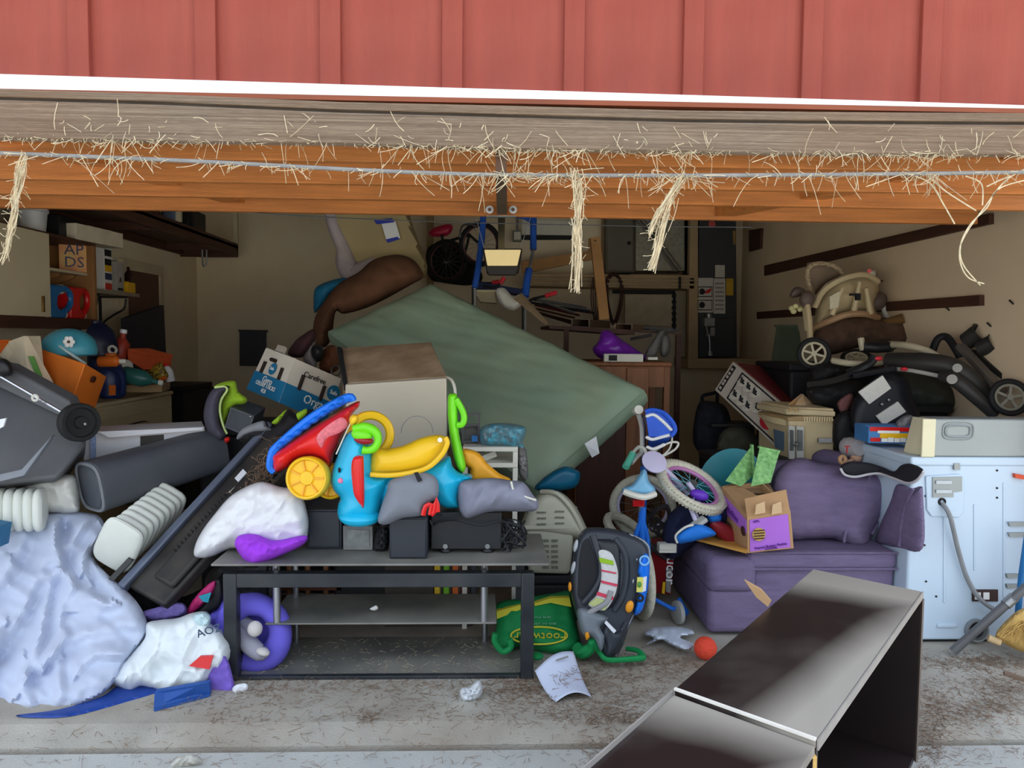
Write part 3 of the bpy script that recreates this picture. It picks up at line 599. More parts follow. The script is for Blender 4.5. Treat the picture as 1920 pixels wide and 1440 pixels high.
t = thing('drawing_board', 'cream board with a black top rail under the back shelf', 'board', P(1220, 612, 8.2)); mk('panel', quad([(1172, 552, 8.2), (1262, 552, 8.2), (1260, 612, 8.2), (1172, 608, 8.2)], (0, .03, 0)), M('cream board', (176, 162, 136), .7), t); mk('top_rail', quad([(1150, 543, 8.19), (1266, 545, 8.19), (1266, 551, 8.19), (1150, 550, 8.19)], (0, .05, 0)), ink, t)
b = B()
for k in range(6): b.hexa([P(1261, 552 + k * 11, 8.16), P(1268, 552 + k * 11, 8.16), P(1268, 558 + k * 11, 8.16), P(1261, 558 + k * 11, 8.16)], (0, .04, 0))
b.hexa([P(1262, 548, 8.19), P(1267, 548, 8.19), P(1267, 622, 8.19), P(1262, 622, 8.19)], (0, .03, 0)); mk('slotted_strip', b, ink, t)
# garage door opener
op = thing('door_opener', 'hanging garage door opener with a cream light lens', 'door opener', P(940, 515, 5.6))
mk('housing', quad([(905, 466, 5.6), (980, 466, 5.6), (972, 514, 5.6), (913, 514, 5.6)], (0, .32, .02)), M('opener brown black', (40, 34, 30), .5), op, bevel=.012)
lens = M('cream light lens', (216, 192, 132), .5, .05); lens.node_tree.nodes['Principled BSDF'].inputs['Emission Color'].default_value = (1, .8, .4, 1); lens.node_tree.nodes['Principled BSDF'].inputs['Emission Strength'].default_value = .22
mk('light_lens', quad([(908, 468, 5.58), (977, 468, 5.58), (970, 498, 5.56), (914, 498, 5.56)], (0, .04, 0)), lens, op, bevel=.006)
mk('housing_base', quad([(910, 498, 5.57), (974, 498, 5.57), (968, 516, 5.57), (916, 516, 5.57)], (0, .05, 0)), M('opener brown black', (40, 34, 30), .5), op, bevel=.006)
b = B(); zt2 = 2.79
for a, c in (((908, 466), (885, 380)), ((976, 464), (1003, 385))):
    p = P(*a, 5.7); q = P(*c, 5.7); q = p + (q - p) * ((zt2 - p.z) / (q.z - p.z)); b.bar(p, q, .03, .004)
mk('hanger_strap', b, galv, op)
b = B().bar(P(940, 466, 5.62), V((P(940, 466, 5.62).x - .02, 1.2, 2.32)), .045, .03); b.bar(P(940, 468, 5.6), P(939, 395, 5.6), .03, .02); mk('rail', b, M('opener brown black', (40, 34, 30), .5), op)
# blue padded frame (folded ladder climber)
bl = M('blue foam sleeve', (32, 84, 176), .7, .1, 10)
t = thing('padded_frame', 'blue foam-sleeved steel frame standing behind the green mattress', 'frame', P(945, 560, 6.2))
b = B()
b.tube([P(907, 380, 6.4), P(904, 440, 6.3), P(897, 500, 6.2), P(890, 540, 6.15)], .026, 10, sm=3); b.tube([P(1001, 385, 6.4), P(1000, 430, 6.3), P(1000, 468, 6.25)], .026, 10, sm=3); b.tube([P(992, 505, 6.2), P(988, 530, 6.15), P(985, 556, 6.1)], .03, 10, sm=3)
b.tube([P(966, 404, 6.4), P(985, 407, 6.4), P(998, 416, 6.4)], .022, 8, sm=3); mk('foam_sleeve', b, bl, t)
b = B().tube([P(1000, 466, 6.25), P(996, 488, 6.22), P(992, 508, 6.2), P(985, 556, 6.12), V((P(978, 640, 6.1).x, 2.7, 0))], .013, 8); b.tube([P(890, 536, 6.16), V((P(884, 640, 6.1).x, 2.7, 0))], .013, 8); mk('steel_tube', b, galv, t)
# child bike hung at the back with a pink saddle
blk = M('black rubber', (24, 24, 26), .7, .15)
t = thing('wall_bicycle', 'dark bicycle with a pink saddle jammed against the back wall', 'bicycle', P(870, 525, 7.6))
def wheel(t, c, ax, R, tr, tm, rimm, spm, hubr=.02, nsp=16, rim_r=None, hub_m=None):
    c = V(c); a = V(ax).normalized(); u = a.orthogonal().normalized(); v = a.cross(u)
    o = mk('tyre', B().torus(c, a, R, tr, 40, 10), tm, t)
    mk('rim', B().torus(c, a, R - tr * 1.15, tr * .45, 40, 6), rimm, o)
    b = B()
    for k in range(nsp):
        th = 2 * math.pi * k / nsp; e = c + (u * math.cos(th) + v * math.sin(th)) * (R - tr * 1.2); b.tube([c + a * (.02 if k % 2 else -.02), e], .0018, 4)
    mk('spokes', b, spm, o); mk('hub', B().cyl(c - a * .03, c + a * .03, hubr, 12), hub_m or galv, o)
    return o
wheel(t, P(900, 458, 7.7), (.35, 1, .1), .2, .022, blk, M('dull maroon rim', (96, 54, 60), .4), galv)
wheel(t, P(838, 490, 7.9), (.35, 1, .1), .2, .022, blk, M('dull maroon rim', (96, 54, 60), .4), galv)
b = B().tube([P(838, 490, 7.85), P(832, 455, 7.85), P(880, 440, 7.8), P(900, 458, 7.7)], .016, 8); b.tube([P(832, 455, 7.85), P(868, 492, 7.75), P(880, 440, 7.8)], .016, 8); b.tube([P(828, 440, 7.85), P(838, 490, 7.85)], .014, 8); mk('frame', b, blk, t)
b = B().pillow([(803, 440), (812, 428), (835, 421), (847, 422), (848, 432), (838, 442), (818, 444)], 7.9, .05, 10, 3); mk('saddle', b, M('pink saddle', (190, 30, 70), .4), t)
b = B().tube([P(862, 445, 7.7), P(866, 425, 7.65), P(880, 420, 7.5), P(892, 424, 7.4)], .012, 8, sm=3); mk('handlebar', b, galv, t)
b = B().pillow([(800, 470), (830, 455), (880, 480), (905, 520), (880, 535), (830, 530), (805, 520)], 8.1, .12, 25, 6, wr=.03, ws=.05); mk('black_tarp', b, M('black cloth', (18, 18, 22), .9), None, 'black cloth bundle behind the wall bicycle', 'bundle')
# timber
t = quad([(978, 490, 8.05), (1112, 469, 8.0), (1114, 486, 8.0), (980, 513, 8.05)], (0, .06, 0)); mk('timber_plank', t, kraft, None, 'tan timber plank lying nearly level across the back shelf', 'plank', bevel=.003)
t = quad([(1107, 446, 6.5), (1125, 443, 6.5), (1143, 598, 6.3), (1124, 600, 6.3)], (0, .05, 0)); o = mk('timber_plank', t, kraft, None, 'tan timber plank with bolt holes leaning almost upright', 'plank', bevel=.003)
b = B()
for x, y in ((1116, 452), (1118, 459)): b.cyl(P(x, y, 6.49), P(x, y, 6.51), .01, 8)
mk('bolt_hole', b, ink, o)
b = B(); b.bar(P(1106, 447, 6.55), P(1105, 470, 6.55), .03, .02); mk('wood_block', b, kraft, None, 'short wood block beside the upright plank top', 'block')
# cable coil
b = B()
for k in range(7):
    rr = random.uniform(.9, 1.1); cx = 1152 + random.uniform(-3, 3); b.tube([P(cx + 14 * rr * math.sin(a) + 3 * math.sin(2 * a), 560 - 48 * rr * math.cos(a), 7.93 + .012 * k) for a in [i * 2 * math.pi / 20 for i in range(20)]], .006, 5, closed=True)
for k in range(4): b.tube([P(1112 + k * 2, 520, 7.9), P(1108 + k * 4, 560, 7.85), P(1114 + k * 2, 600, 7.9)], .006, 5, sm=4)
mk('cable_coil', b, M('maroon cable', (72, 46, 44), .6), None, 'coil of maroon electric cable hanging under the back shelf', 'cable')
# shelf clutter: pruners, pipes, boards
def tool(name, lab, pts, d, hm, sm_):
    o = mk(name, B().tube([P(*p, d) for p in pts[:2]], .018, 8), hm, None, lab, 'tool'); mk('blade', B().tube([P(*p, d) for p in pts[1:]], .012, 6), sm_, o); return o
redh = M('red tool handle', (206, 44, 54), .5)
tool('lopper', 'red-handled lopper sticking out over the back shelf', [(1044, 548), (1022, 555), (1000, 560), (978, 572)], 6.3, redh, ink)
tool('pruner', 'short red-handled pruner hanging by the opener', [(946, 520), (938, 532), (925, 540), (905, 536)], 6.35, redh, ink)
tool('shears', 'red and black shears resting on the back shelf edge', [(936, 528), (922, 531), (905, 531), (893, 525)], 6.66, redh, ink)
b = quad([(885, 528, 6.6), (985, 545, 6.6), (985, 553, 6.6), (885, 540, 6.6)], (0, .3, 0)); b.hexa([P(885, 526, 6.59), P(985, 543, 6.59), P(985, 546, 6.59), P(885, 530, 6.59)], (0, .32, 0)); mk('blue_table_edge', b, M('navy table edge', (34, 48, 92), .6), None, 'navy folding table edge showing above the mattress', 'table', bevel=.004)
for x in (888, 982): mk('leg', B().bar(P(x, 540, 6.65), V((P(x, 540, 6.65).x, 3.25, 0)), .03, .03), ink, bpy.data.objects['blue_table_edge'])
b = quad([(888, 546, 6.2), (928, 546, 6.2), (932, 568, 6.1), (900, 566, 6.1)], (0, .2, 0)); b.hexa([P(886, 543, 6.18), P(930, 543, 6.18), P(930, 548, 6.18), P(888, 548, 6.18)], (0, .22, 0)); mk('cream_box', b, M('cream box', (206, 194, 160), .7), None, 'cream box peeking over the top of the mattress', 'box', bevel=.006)
b = B().pillow([(930, 545), (945, 540), (962, 556), (975, 552), (978, 570), (962, 582), (940, 572)], 6.0, .06, 12, 4, wr=.02, ws=.08); mk('crumpled_paper', b, offw, None, 'crumpled off-white packaging above the mattress edge', 'packaging')
b = quad([(962, 560, 5.7), (978, 550, 5.7), (1028, 606, 5.4), (1024, 610, 5.4)], (.01, .05, 0)); b.hexa([P(976, 549, 5.69), P(980, 551, 5.69), P(1029, 607, 5.39), P(1026, 609, 5.39)], (0, .06, 0)); mk('tan_board', b, M('tan hardboard', (146, 124, 96), .7), None, 'tan hardboard strip leaning behind the mattress', 'board')
b = B()
rr = random.Random(3)
tm = [M('bronze tube', (84, 62, 48), .4, metal=.4), galv, ink, M('dark red tube', (90, 40, 40), .5)]
for k in range(12):
    x0 = rr.uniform(985, 1020); y0 = rr.uniform(560, 590); x1 = x0 + rr.uniform(70, 110); y1 = y0 + rr.uniform(8, 28)
    mk('metal_tube', B().tube([P(x0, y0, 6.9 + k * .02), P(x1, y1, 6.8 + k * .02)], .012, 6), tm[k % 4], None, ('bronze', 'silver', 'black', 'dark red')[k % 4] + ' thin metal tube in the rod pile on the back shelf', 'tube', group=('bronze', 'silver', 'black', 'dark red')[k % 4] + ' rods piled on the back shelf')
def gutter(name, lab, x0, y0, x1, y1, d, m_):
    b = B(); q = [P(x0, y0, d), P(x1, y0 + 2, d), P(x1, y1, d), P(x0, y1 - 2, d)]; e = V((.25, .5, 0)); th = .01
    for i in range(4): b.bar(q[i] + e / 2, q[i] + e / 2, .01, .01) if 0 else None
    c = sum(q, V((0, 0, 0))) / 4
    qi = [c + (p - c) * .86 for p in q]
    n = 4; vs = q + qi + [p + e for p in q] + [p + e for p in qi]
    fs = []
    for i in range(4):
        j = (i + 1) % 4; fs += [(i, j, 4 + j, 4 + i), (8 + i, 12 + i, 12 + j, 8 + j), (i, 8 + i, 8 + j, j), (4 + i, 4 + j, 12 + j, 12 + i)]
    b.add(vs, fs); return mk(name, b, m_, None, lab, 'channel')
gutter('metal_channel', 'brown rectangular downspout end on the back shelf', 1071, 597, 1106, 614, 6.4, M('brown downspout', (110, 92, 76), .5))
gutter('metal_channel', 'tan rectangular downspout end nearest the purple bag', 1152, 606, 1186, 623, 6.3, M('tan downspout', (134, 108, 84), .5))
for k, (a, c) in enumerate((((1186, 612), (1262, 618)), ((1188, 619), (1250, 624)), ((1182, 636), (1222, 628)), ((1248, 622), (1274, 619)))):
    mk('metal_tube', B().tube([P(*a, 6.6), P(*c, 6.6)], .013, 8), galv, None, ('bright silver tube, topmost of the stack beside the purple bag', 'bright silver tube second in the stack beside the purple bag', 'bright silver tube sloping above the purple bag', 'short silver tube end poking right of the stack')[k], 'tube')
b = quad([(1030, 610, 6.2), (1190, 622, 6.2), (1190, 628, 6.2), (1030, 616, 6.2)], (0, 1.0, 0)); b.hexa([P(1055, 611, 6.19), P(1275, 624, 6.19), P(1275, 627, 6.19), P(1055, 615, 6.19)], (0, .05, 0)); sh = mk('tool_shelf', b, brown_w, None, 'dark shelf board carrying rods and downspouts at the back', 'shelf')
mk('leg', B().bar(P(1062, 618, 6.25), V((P(1062, 618, 6.25).x, P(1062, 618, 6.25).y, 0)), .04, .04), brown_w, sh); mk('leg', B().bar(P(1272, 628, 6.25), V((P(1272, 628, 6.25).x, P(1272, 628, 6.25).y, 0)), .04, .04), brown_w, sh)
b = B().pillow([(1208, 668), (1228, 632), (1240, 618), (1250, 617), (1242, 636), (1230, 668)], 5.85, .03, 6, 3); b.pillow([(1240, 630), (1254, 628), (1258, 650), (1250, 668), (1238, 664)], 5.88, .05, 8, 3); mk('hand_plane', b, M('grey iron tool', (96, 94, 90), .5), None, 'grey iron tool behind the purple bag', 'tool')
# brown wardrobe with kneehole
wd = thing('wood_desk', 'tall brown wooden desk unit behind the green mattress', 'desk', P(1160, 985, 5.75))
zt3 = P(1200, 682, 5.6).z
xl, xm, xr = P(1080, 800, 5.6).x, P(1216, 760, 5.6).x, P(1257, 700, 5.6).x; y5 = 2.2
mk('body', B().span((xl, y5, 0), (xm, y5 + .55, zt3 - .02)), oak, wd, bevel=.004)
mk('top', B().span((xl - .02, y5 - .02, zt3 - .02), (xr + .01, y5 + .62, zt3 + .015)), M('worn oak veneer', (142, 92, 58)), wd, bevel=.012)
mk('leg', B().span((xr - .045, y5, 0), (xr, y5 + .05, zt3 - .02)), oak, wd, bevel=.004); mk('leg', B().span((xr - .045, y5 + .5, 0), (xr, y5 + .55, zt3 - .02)), oak, wd)
mk('apron', B().span((xm, y5 + .005, zt3 - .17), (xr - .02, y5 + .04, zt3 - .02)), oak, wd)
mk('door', B().span((xl + .01, y5 - .018, .08), (P(1172, 800, 5.6).x, y5, zt3 - .2)), M('dark stained panel', (78, 44, 32), .5, .15, 5, stretch=(5, 5, .5)), wd, bevel=.004)
mk('door', B().span((P(1173, 800, 5.6).x, y5 - .018, .08), (xm - .005, y5, zt3 - .03)), oak, wd, bevel=.004)
pb = thing('purple_bag', 'shiny purple plastic bag on the brown desk', 'bag', P(1160, 672, 5.75)); PU = M('purple plastic film', (120, 40, 170), .3, .2, 10)
mk('body', B().pillow([(1111, 655), (1122, 640), (1128, 622), (1142, 620), (1170, 640), (1200, 660), (1214, 672), (1190, 676), (1130, 674)], 5.75, .09, 22, 4.5, wr=.03, ws=.07, ridge=True), PU, pb)
t, lp, R = cbox('medicine_carton', 'white carton with black print in front of the purple bag', 'box', P(1168, 671, 5.55), (.28, .1, .055), offw, (0, 0, -4))
mk('print_block', B().box(lp(-.55, -1.02, 0), (.06, .004, .04), (0, 0, -4)), ink, t); text(t, 'EYE DROPS', lp(.25, -1.03, .1), R @ V((1, 0, 0)), (0, 0, 1), .022, steel_d) if 0 else None
mk('tray_end', B().box(P(1222, 672, 5.6), (.07, .08, .02)), offw, t)
# ================================================================== right wall
def wstrip(name, lab, a, b_, c, d_, x=XR - .001, th=.03, m_=None):
    q = [PXX(*p, x) for p in (a, b_, c, d_)]; return mk(name, B().hexa(q, (-th, 0, 0)), m_ or brown_w, None, lab, 'cleat', bevel=.002)
wstrip('wall_cleat', 'upper dark wood cleat sloping along the right wall', (1438, 498), (1864, 400), (1864, 420), (1438, 517))
wstrip('wall_cleat', 'lower dark wood cleat on the right wall behind the bouncer', (1424, 585), (1846, 553), (1846, 573), (1424, 598))
wstrip('wall_plate', 'small dark wooden plate high on the right wall', (1409, 432), (1432, 428), (1430, 466), (1409, 472))
b = B(); 
for x, y in ((1858, 612), (1780, 582), (1900, 570)): p = PXX(x, y, XR); b.cyl(p, p + V((-.03, -.01, .02)), .005, 6)
mk('wall_nail', b, ink, None, 'rusty nails driven into the right wall', 'nail')
b = quad([(1456, 610, 7.0), (1498, 610, 7.0), (1508, 720, 6.6), (1440, 715, 6.6)], (.01, .02, 0)); b.hexa([P(1454, 609, 6.99), P(1500, 609, 6.99), P(1500, 613, 6.99), P(1454, 613, 6.99)], (0, .03, 0)); mk('glass_sheet', b, M('greenish glass pane', (108, 124, 108), .2, .1, 4), None, 'greenish glass pane leaning in the right back corner', 'pane')
b = quad([(1482, 695, 5.9), (1512, 690, 5.9), (1512, 750, 5.7), (1478, 750, 5.7)], (.02, .05, 0)); b.hexa([P(1484, 690, 5.88), P(1512, 686, 5.88), P(1512, 696, 5.88), P(1484, 700, 5.88)], (0, .08, 0)); mk('brown_board', b, M('dull brown board', (92, 78, 62), .7), None, 'dull brown board standing under the stroller wheel', 'board', bevel=.003)
# storage totes that carry the pile
def tote(name, lab, lo, hi, m_):
    t = thing(name, lab, 'tote', ((lo[0] + hi[0]) / 2, (lo[1] + hi[1]) / 2, lo[2]))
    mk('bin', B().span(lo, (hi[0], hi[1], hi[2] - .05)), m_, t, bevel=.02); mk('lid', B().span((lo[0] - .015, lo[1] - .015, hi[2] - .05), (hi[0] + .015, hi[1] + .015, hi[2])), m_, t, bevel=.012)
    return t
dk = M('dark storage plastic', (34, 34, 38), .6)
tote('storage_tote', 'dark storage tote under the stroller behind the dryer', (2.14, 1.15, 0), (2.8, 1.75, .62), dk); tote('storage_tote', 'dark storage tote stacked below the folded stroller', (2.14, 1.15, .62), (2.8, 1.75, 1.08), dk)
tote('storage_tote', 'dark storage tote standing below the baby bouncer', (2.1, 1.85, 0), (2.8, 2.5, .7), dk); tote('storage_tote', 'dark storage tote directly under the baby bouncer', (2.1, 1.85, .7), (2.8, 2.5, 1.3), dk)
tote('storage_tote', 'dark storage tote standing behind the sofa below the dollhouse', (1.42, 1.14, 0), (2.08, 1.6, .74), dk)
# baby bouncer / swing
cs = M('cream bouncer plastic', (206, 188, 148), .5, .08, 6)
bs = thing('baby_swing', 'cream baby swing seat tipped over on top of the right pile', 'baby swing', P(1580, 640, 5.4))
def shell(x, y):
    return 5.35 + ((x - 1585) / 90) ** 2 * .1
mk('seat_shell', B().pillow([(1528, 590), (1532, 565), (1545, 540), (1570, 520), (1600, 512), (1630, 512), (1645, 522), (1648, 545), (1640, 570), (1645, 596), (1620, 590), (1585, 592), (1555, 605), (1535, 620), (1522, 618)], shell, .2, 50, 5), cs, bs)
mk('shell_rib', B().tube([P(1528, 575, 5.25), P(1545, 545, 5.18), P(1580, 523, 5.12), P(1620, 515, 5.12), P(1646, 528, 5.2)], .02, 8, sm=4), cs, bs)
for a, c in (((1560, 590), (1580, 540)), ((1600, 588), (1612, 528)), ((1632, 588), (1624, 540))):
    mk('shell_rib', B().tube([P(*a, 5.14), P(*c, 5.1)], [.02, .012], 8), cs, bs)
mk('shell_lip', B().tube([P(1525, 615, 5.28), P(1555, 602, 5.17), P(1588, 590, 5.12), P(1622, 589, 5.13), P(1646, 596, 5.25)], .022, 8, sm=4), M('tan rim', (178, 142, 106), .5), bs)
mk('top_latch', B().pillow([(1616, 512), (1624, 505), (1640, 506), (1642, 516), (1630, 520)], 5.2, .06, 8, 3), offw, bs)
mk('latch_button', B().cyl(P(1630, 508, 5.12), P(1630, 508, 5.16), .014, 10), red_p, bs)
mk('slot', quad([(1596, 550, 5.09), (1612, 550, 5.09), (1612, 554, 5.09), (1596, 554, 5.09)], (0, .03, 0), quad([(1606, 550, 5.09), (1614, 550, 5.09), (1614, 563, 5.09), (1606, 563, 5.09)], (0, .03, 0))), ink, bs)
mk('warning_print', quad([(1556, 556, 5.11), (1576, 545, 5.1), (1572, 576, 5.1), (1556, 580, 5.11)], (0, .02, 0)), M('pale label', (216, 206, 176), .7, .15, 90), bs)
hp = [P(1526, 555, 5.4), P(1515, 525, 5.4), P(1518, 500, 5.4), P(1540, 494, 5.4), P(1565, 500, 5.4), P(1580, 512, 5.4)]
mk('head_rest', B().pillow([(1527, 552), (1516, 525), (1512, 498), (1520, 491), (1545, 494), (1568, 500), (1580, 513), (1550, 530), (1536, 545)], 5.5, .05, 16, 4, wr=.01, ws=.06), M('grey beige cloth', (150, 132, 112), .9), bs)
mk('piping', B().tube(hp, .016, 8, sm=6), M('striped piping', (180, 160, 130), .8, .55, 60), bs)
mk('frame_leg', B().tube([P(1512, 560, 5.2), P(1517, 600, 5.15), P(1519, 640, 5.1)], .02, 8, sm=3), cs, bs); mk('frame_leg', B().tube([P(1508, 575, 5.25), P(1511, 600, 5.2), P(1513, 620, 5.2)], .016, 8), cs, bs); mk('frame_leg', B().tube([P(1655, 570, 5.4), P(1661, 590, 5.4), P(1666, 602, 5.4)], .02, 8), offw, bs)
mk('pivot_cover', B().ell(P(1513, 562, 5.2), (.05, .04, .06)), M('taupe plastic', (104, 88, 80), .5), bs); mk('pivot_cover', B().ell(P(1646, 565, 5.4), (.06, .05, .07), (0, 30, 0)), M('taupe plastic', (104, 88, 80), .5), bs)
mk('side_wing', B().pillow([(1482, 558), (1484, 545), (1494, 538), (1508, 542), (1514, 552), (1500, 556)], 5.3, .04, 10, 3), M('taupe plastic', (104, 88, 80), .5), bs)
b = B()
for x, y in ((1484, 578), (1492, 574), (1500, 580), (1488, 584), (1507, 574)): b.ell(P(x, y, 5.25), (.022, .02, .018), nu=8, nv=6)
mk('plush_flower', b, M('pale yellow plush', (214, 206, 150), .9), bs)
mk('seat_cloth', B().pillow([(1535, 612), (1570, 595), (1620, 593), (1660, 596), (1690, 600), (1712, 612), (1718, 640), (1690, 655), (1620, 650), (1560, 665), (1530, 660), (1520, 640)], 5.3, .16, 40, 6, wr=.05, ws=.04, ridge=True, seed=3), M('brown plush fabric', (92, 70, 56), .95, .2, 20), bs)
mk('cloth_roll', B().cyl(P(1658, 608, 5.25), P(1694, 597, 5.2), .035, 14), M('ochre cloth', (112, 84, 44), .9), bs)
mk('wall_hook', B().tube([P(1648, 527, 5.5), P(1666, 526, 5.5), P(1664, 560, 5.5), P(1655, 562, 5.5)], .006, 6), ink, bs)
# strollers
dgr = M('dark grey stroller plastic', (48, 46, 44), .5, .1)
tube_c = M('champagne stroller tube', (190, 180, 152), .4, .05)
def PS(x, y, d): return P(x, y, d - max(0, x - 1640) / 280 * .52)
st = thing('folded_stroller', 'large folded black baby stroller lying on the right pile', 'stroller', PS(1700, 780, 4.7))
def swheel(t, c, ax, R, spm, n=6):
    c = V(c); a = V(ax).normalized(); u = a.orthogonal().normalized(); v = a.cross(u)
    o = mk('wheel', B().torus(c, a, R * .86, R * .15, 32, 10), blk, t)
    mk('wheel_rim', B().torus(c, a, R * .66, R * .08, 28, 8), spm, o)
    b = B()
    for k in range(n):
        th = 2 * math.pi * k / n; e = u * math.cos(th) + v * math.sin(th); b.bar(c + e * R * .12, c + e * R * .68, R * .13, R * .1, a)
    b.cyl(c - a * R * .14, c + a * R * .14, R * .17, 14); mk('wheel_spokes', b, spm, o)
    return o
swheel(st, PS(1526, 663, 4.9), (-.35, -1, .1), .105, tube_c); swheel(st, PS(1606, 672, 5.05), (-.2, -.5, .8), .1, tube_c)
ol = swheel(st, PS(1893, 745, 4.45), (-.3, -1, .25), .1, M('grey wheel', (132, 130, 116), .5), 5)
mk('push_bar', B().tube([PS(1668, 646, 4.7), PS(1700, 648, 4.62), PS(1735, 657, 4.6), PS(1762, 672, 4.6)], .022, 10, sm=4), tube_c, st)
mk('foam_grip', B().tube([PS(1620, 650, 4.72), PS(1645, 652, 4.7), PS(1672, 650, 4.68)], .032, 12, sm=3), black_p, st)
mk('grip_cap', B().tube([PS(1614, 634, 4.75), PS(1616, 648, 4.74), PS(1618, 656, 4.74)], .02, 8), tube_c, st)
mk('frame_tube', B().tube([PS(1562, 676, 4.7), PS(1590, 681, 4.62), PS(1625, 682, 4.6), PS(1662, 678, 4.6)], .02, 10, sm=3), tube_c, st)
mk('side_rail', B().tube([PS(1665, 676, 4.55), PS(1720, 680, 4.5), PS(1775, 685, 4.48), PS(1820, 710, 4.5), PS(1860, 750, 4.55)], [.05, .06, .055, .05, .03], 10, sm=3), dgr, st)
mk('side_rail', B().tube([PS(1765, 706, 4.4), PS(1790, 712, 4.38), PS(1830, 745, 4.4), PS(1865, 778, 4.45)], [.03, .038, .036, .03], 10, sm=3), dgr, st)
mk('frame_tube', B().tube([PS(1660, 690, 4.5), PS(1710, 695, 4.45), PS(1765, 706, 4.42)], .012, 8, sm=3), M('light grey tube', (170, 168, 160), .4), st)
mk('hinge', B().cyl(PS(1785, 711, 4.32), PS(1785, 711, 4.36), .026, 14), M('grey hinge button', (150, 148, 140), .4), st); mk('hinge', B().cyl(PS(1795, 690, 4.4), PS(1795, 690, 4.44), .024, 14), M('grey hinge button', (150, 148, 140), .4), st)
mk('latch_arm', B().tube([PS(1590, 700, 4.55), PS(1615, 690, 4.5), PS(1632, 680, 4.5), PS(1640, 668, 4.5)], .025, 8, sm=3), black_p, st); mk('latch_arm', B().tube([PS(1600, 705, 4.5), PS(1645, 697, 4.45), PS(1680, 690, 4.45)], .02, 8, sm=3), black_p, st)
mk('red_clip', B().ell(PS(1645, 672, 4.5), (.03, .02, .015)), redh, st); mk('red_clip', B().ell(PS(1695, 692, 4.42), (.02, .02, .012)), redh, st)
mk('cross_tube', B().tube([PS(1515, 722, 4.75), PS(1560, 715, 4.65), PS(1600, 702, 4.55)], .022, 8, sm=3), dgr, st)
mk('canopy', B().pillow([(1660, 700), (1700, 694), (1760, 704), (1800, 730), (1835, 778), (1700, 780), (1660, 770)], 4.75, .22, 60, 6, wr=.07, ws=.022, ridge=True, seed=5), M('dark olive nylon', (62, 66, 60), .7, .1), st)
mk('seat_sling', B().pillow([(1512, 730), (1545, 722), (1600, 712), (1625, 730), (1608, 760), (1560, 768), (1525, 756)], 4.7, .1, 30, 6, wr=.02, ws=.04), M('black nylon', (26, 26, 28), .7), st)
mk('basket_cloth', B().pillow([(1520, 690), (1560, 680), (1660, 688), (1668, 700), (1600, 712), (1530, 722)], 4.85, .1, 20, 6, wr=.03, ws=.06), M('black nylon', (26, 26, 28), .7), st)
mk('cup_holder', B().lathe([(.05, 0), (.055, .09), (.06, .095), (.05, .095), (.045, .01)], PS(1812, 640, 4.75), (.35, -.7, .55), 18), dgr, st); mk('cup_holder', B().lathe([(.045, 0), (.05, .08), (.055, .085), (.045, .085), (.04, .01)], PS(1836, 655, 4.7), (.5, -.7, .45), 18), dgr, st)
mk('handle_arch', B().tube([PS(1748, 660, 4.75), PS(1758, 636, 4.75), PS(1775, 632, 4.75), PS(1792, 655, 4.7), PS(1800, 670, 4.7)], .022, 8, sm=4), blk, st)
mk('rear_strut', B().bar(PS(1800, 648, 4.7), PS(1880, 735, 4.5), .05, .03), M('grey strut', (100, 94, 86), .5), st); mk('rear_strut', B().bar(PS(1824, 660, 4.75), PS(1895, 715, 4.6), .03, .03), dgr, st)
# black panel with two white labels (booster base)
bp_ = thing('booster_base', 'black booster seat base with two white labels behind the dryer', 'booster seat', P(1650, 800, 4.4))
mk('shell', B().pillow([(1592, 790), (1600, 750), (1630, 715), (1668, 696), (1700, 710), (1712, 745), (1725, 775), (1715, 800), (1650, 812), (1600, 812)], lambda x, y: 4.4 - (y - 750) / 1450 * .5, .09, 25, 5), M('blue black shell', (24, 25, 32), .5, .06), bp_)
for q in ([(1610, 735), (1655, 704), (1671, 728), (1630, 758)], [(1643, 780), (1684, 753), (1699, 772), (1657, 797)]):
    mk('white_label', B().hexa([P(x, y, 4.295 - (y - 750) / 1450 * .5) for x, y in q], (0, .012, 0)), M('printed white label', (216, 214, 206), .7, .06, 90), bp_)
for x, y in ((1667, 750), (1654, 758)): mk('rivet', B().ell(P(x, y, 4.3 - (y - 750) / 1450 * .5), (.01, .006, .01), nu=10, nv=6), galv, bp_)
mk('pink_strap', B().pillow([(1570, 755), (1592, 738), (1600, 745), (1590, 770), (1578, 775)], 4.5, .03, 6, 3), M('dull pink', (130, 84, 84), .8), bp_)
mk('dark_cushion', B().pillow([(1565, 785), (1590, 770), (1620, 800), (1615, 850), (1580, 860), (1562, 830)], 4.45, .08, 20, 5), M('black nylon', (26, 26, 28), .7), None, 'black cushion wedged beside the beige toy house', 'cushion')
# long carton with product pictures
lc = thing('appliance_carton', 'long red and white product carton tilted with small chair pictures', 'box', P(1420, 830, 5.2))
A_, B_, C_, D_ = P(1372, 680, 5.5), P(1478, 775, 5.0), P(1480, 880, 4.9), P(1340, 728, 5.4)
D_ = A_ + (C_ - B_) * .62
A_, D_ = P(1374, 678, 5.5), P(1340, 731, 5.42); B_ = P(1482, 770, 4.9); C_ = P(1452, 836, 4.83)
dv = P(1446, 690, 6.0) - A_; dv = dv * .8
cw = M('white printed card', (206, 196, 182), .6, .05); cr_ = M('maroon print', (134, 42, 50), .55, .1)
mk('carton_body', B().hexa([A_, B_, C_, D_], dv), cw, lc, bevel=.004)
f = lambda u, v: (A_ * (1 - u) + B_ * u) * (1 - v) + (D_ * (1 - u) + C_ * u) * v
nrm = (B_ - A_).cross(D_ - A_).normalized(); nrm = nrm if nrm.y < 0 else -nrm
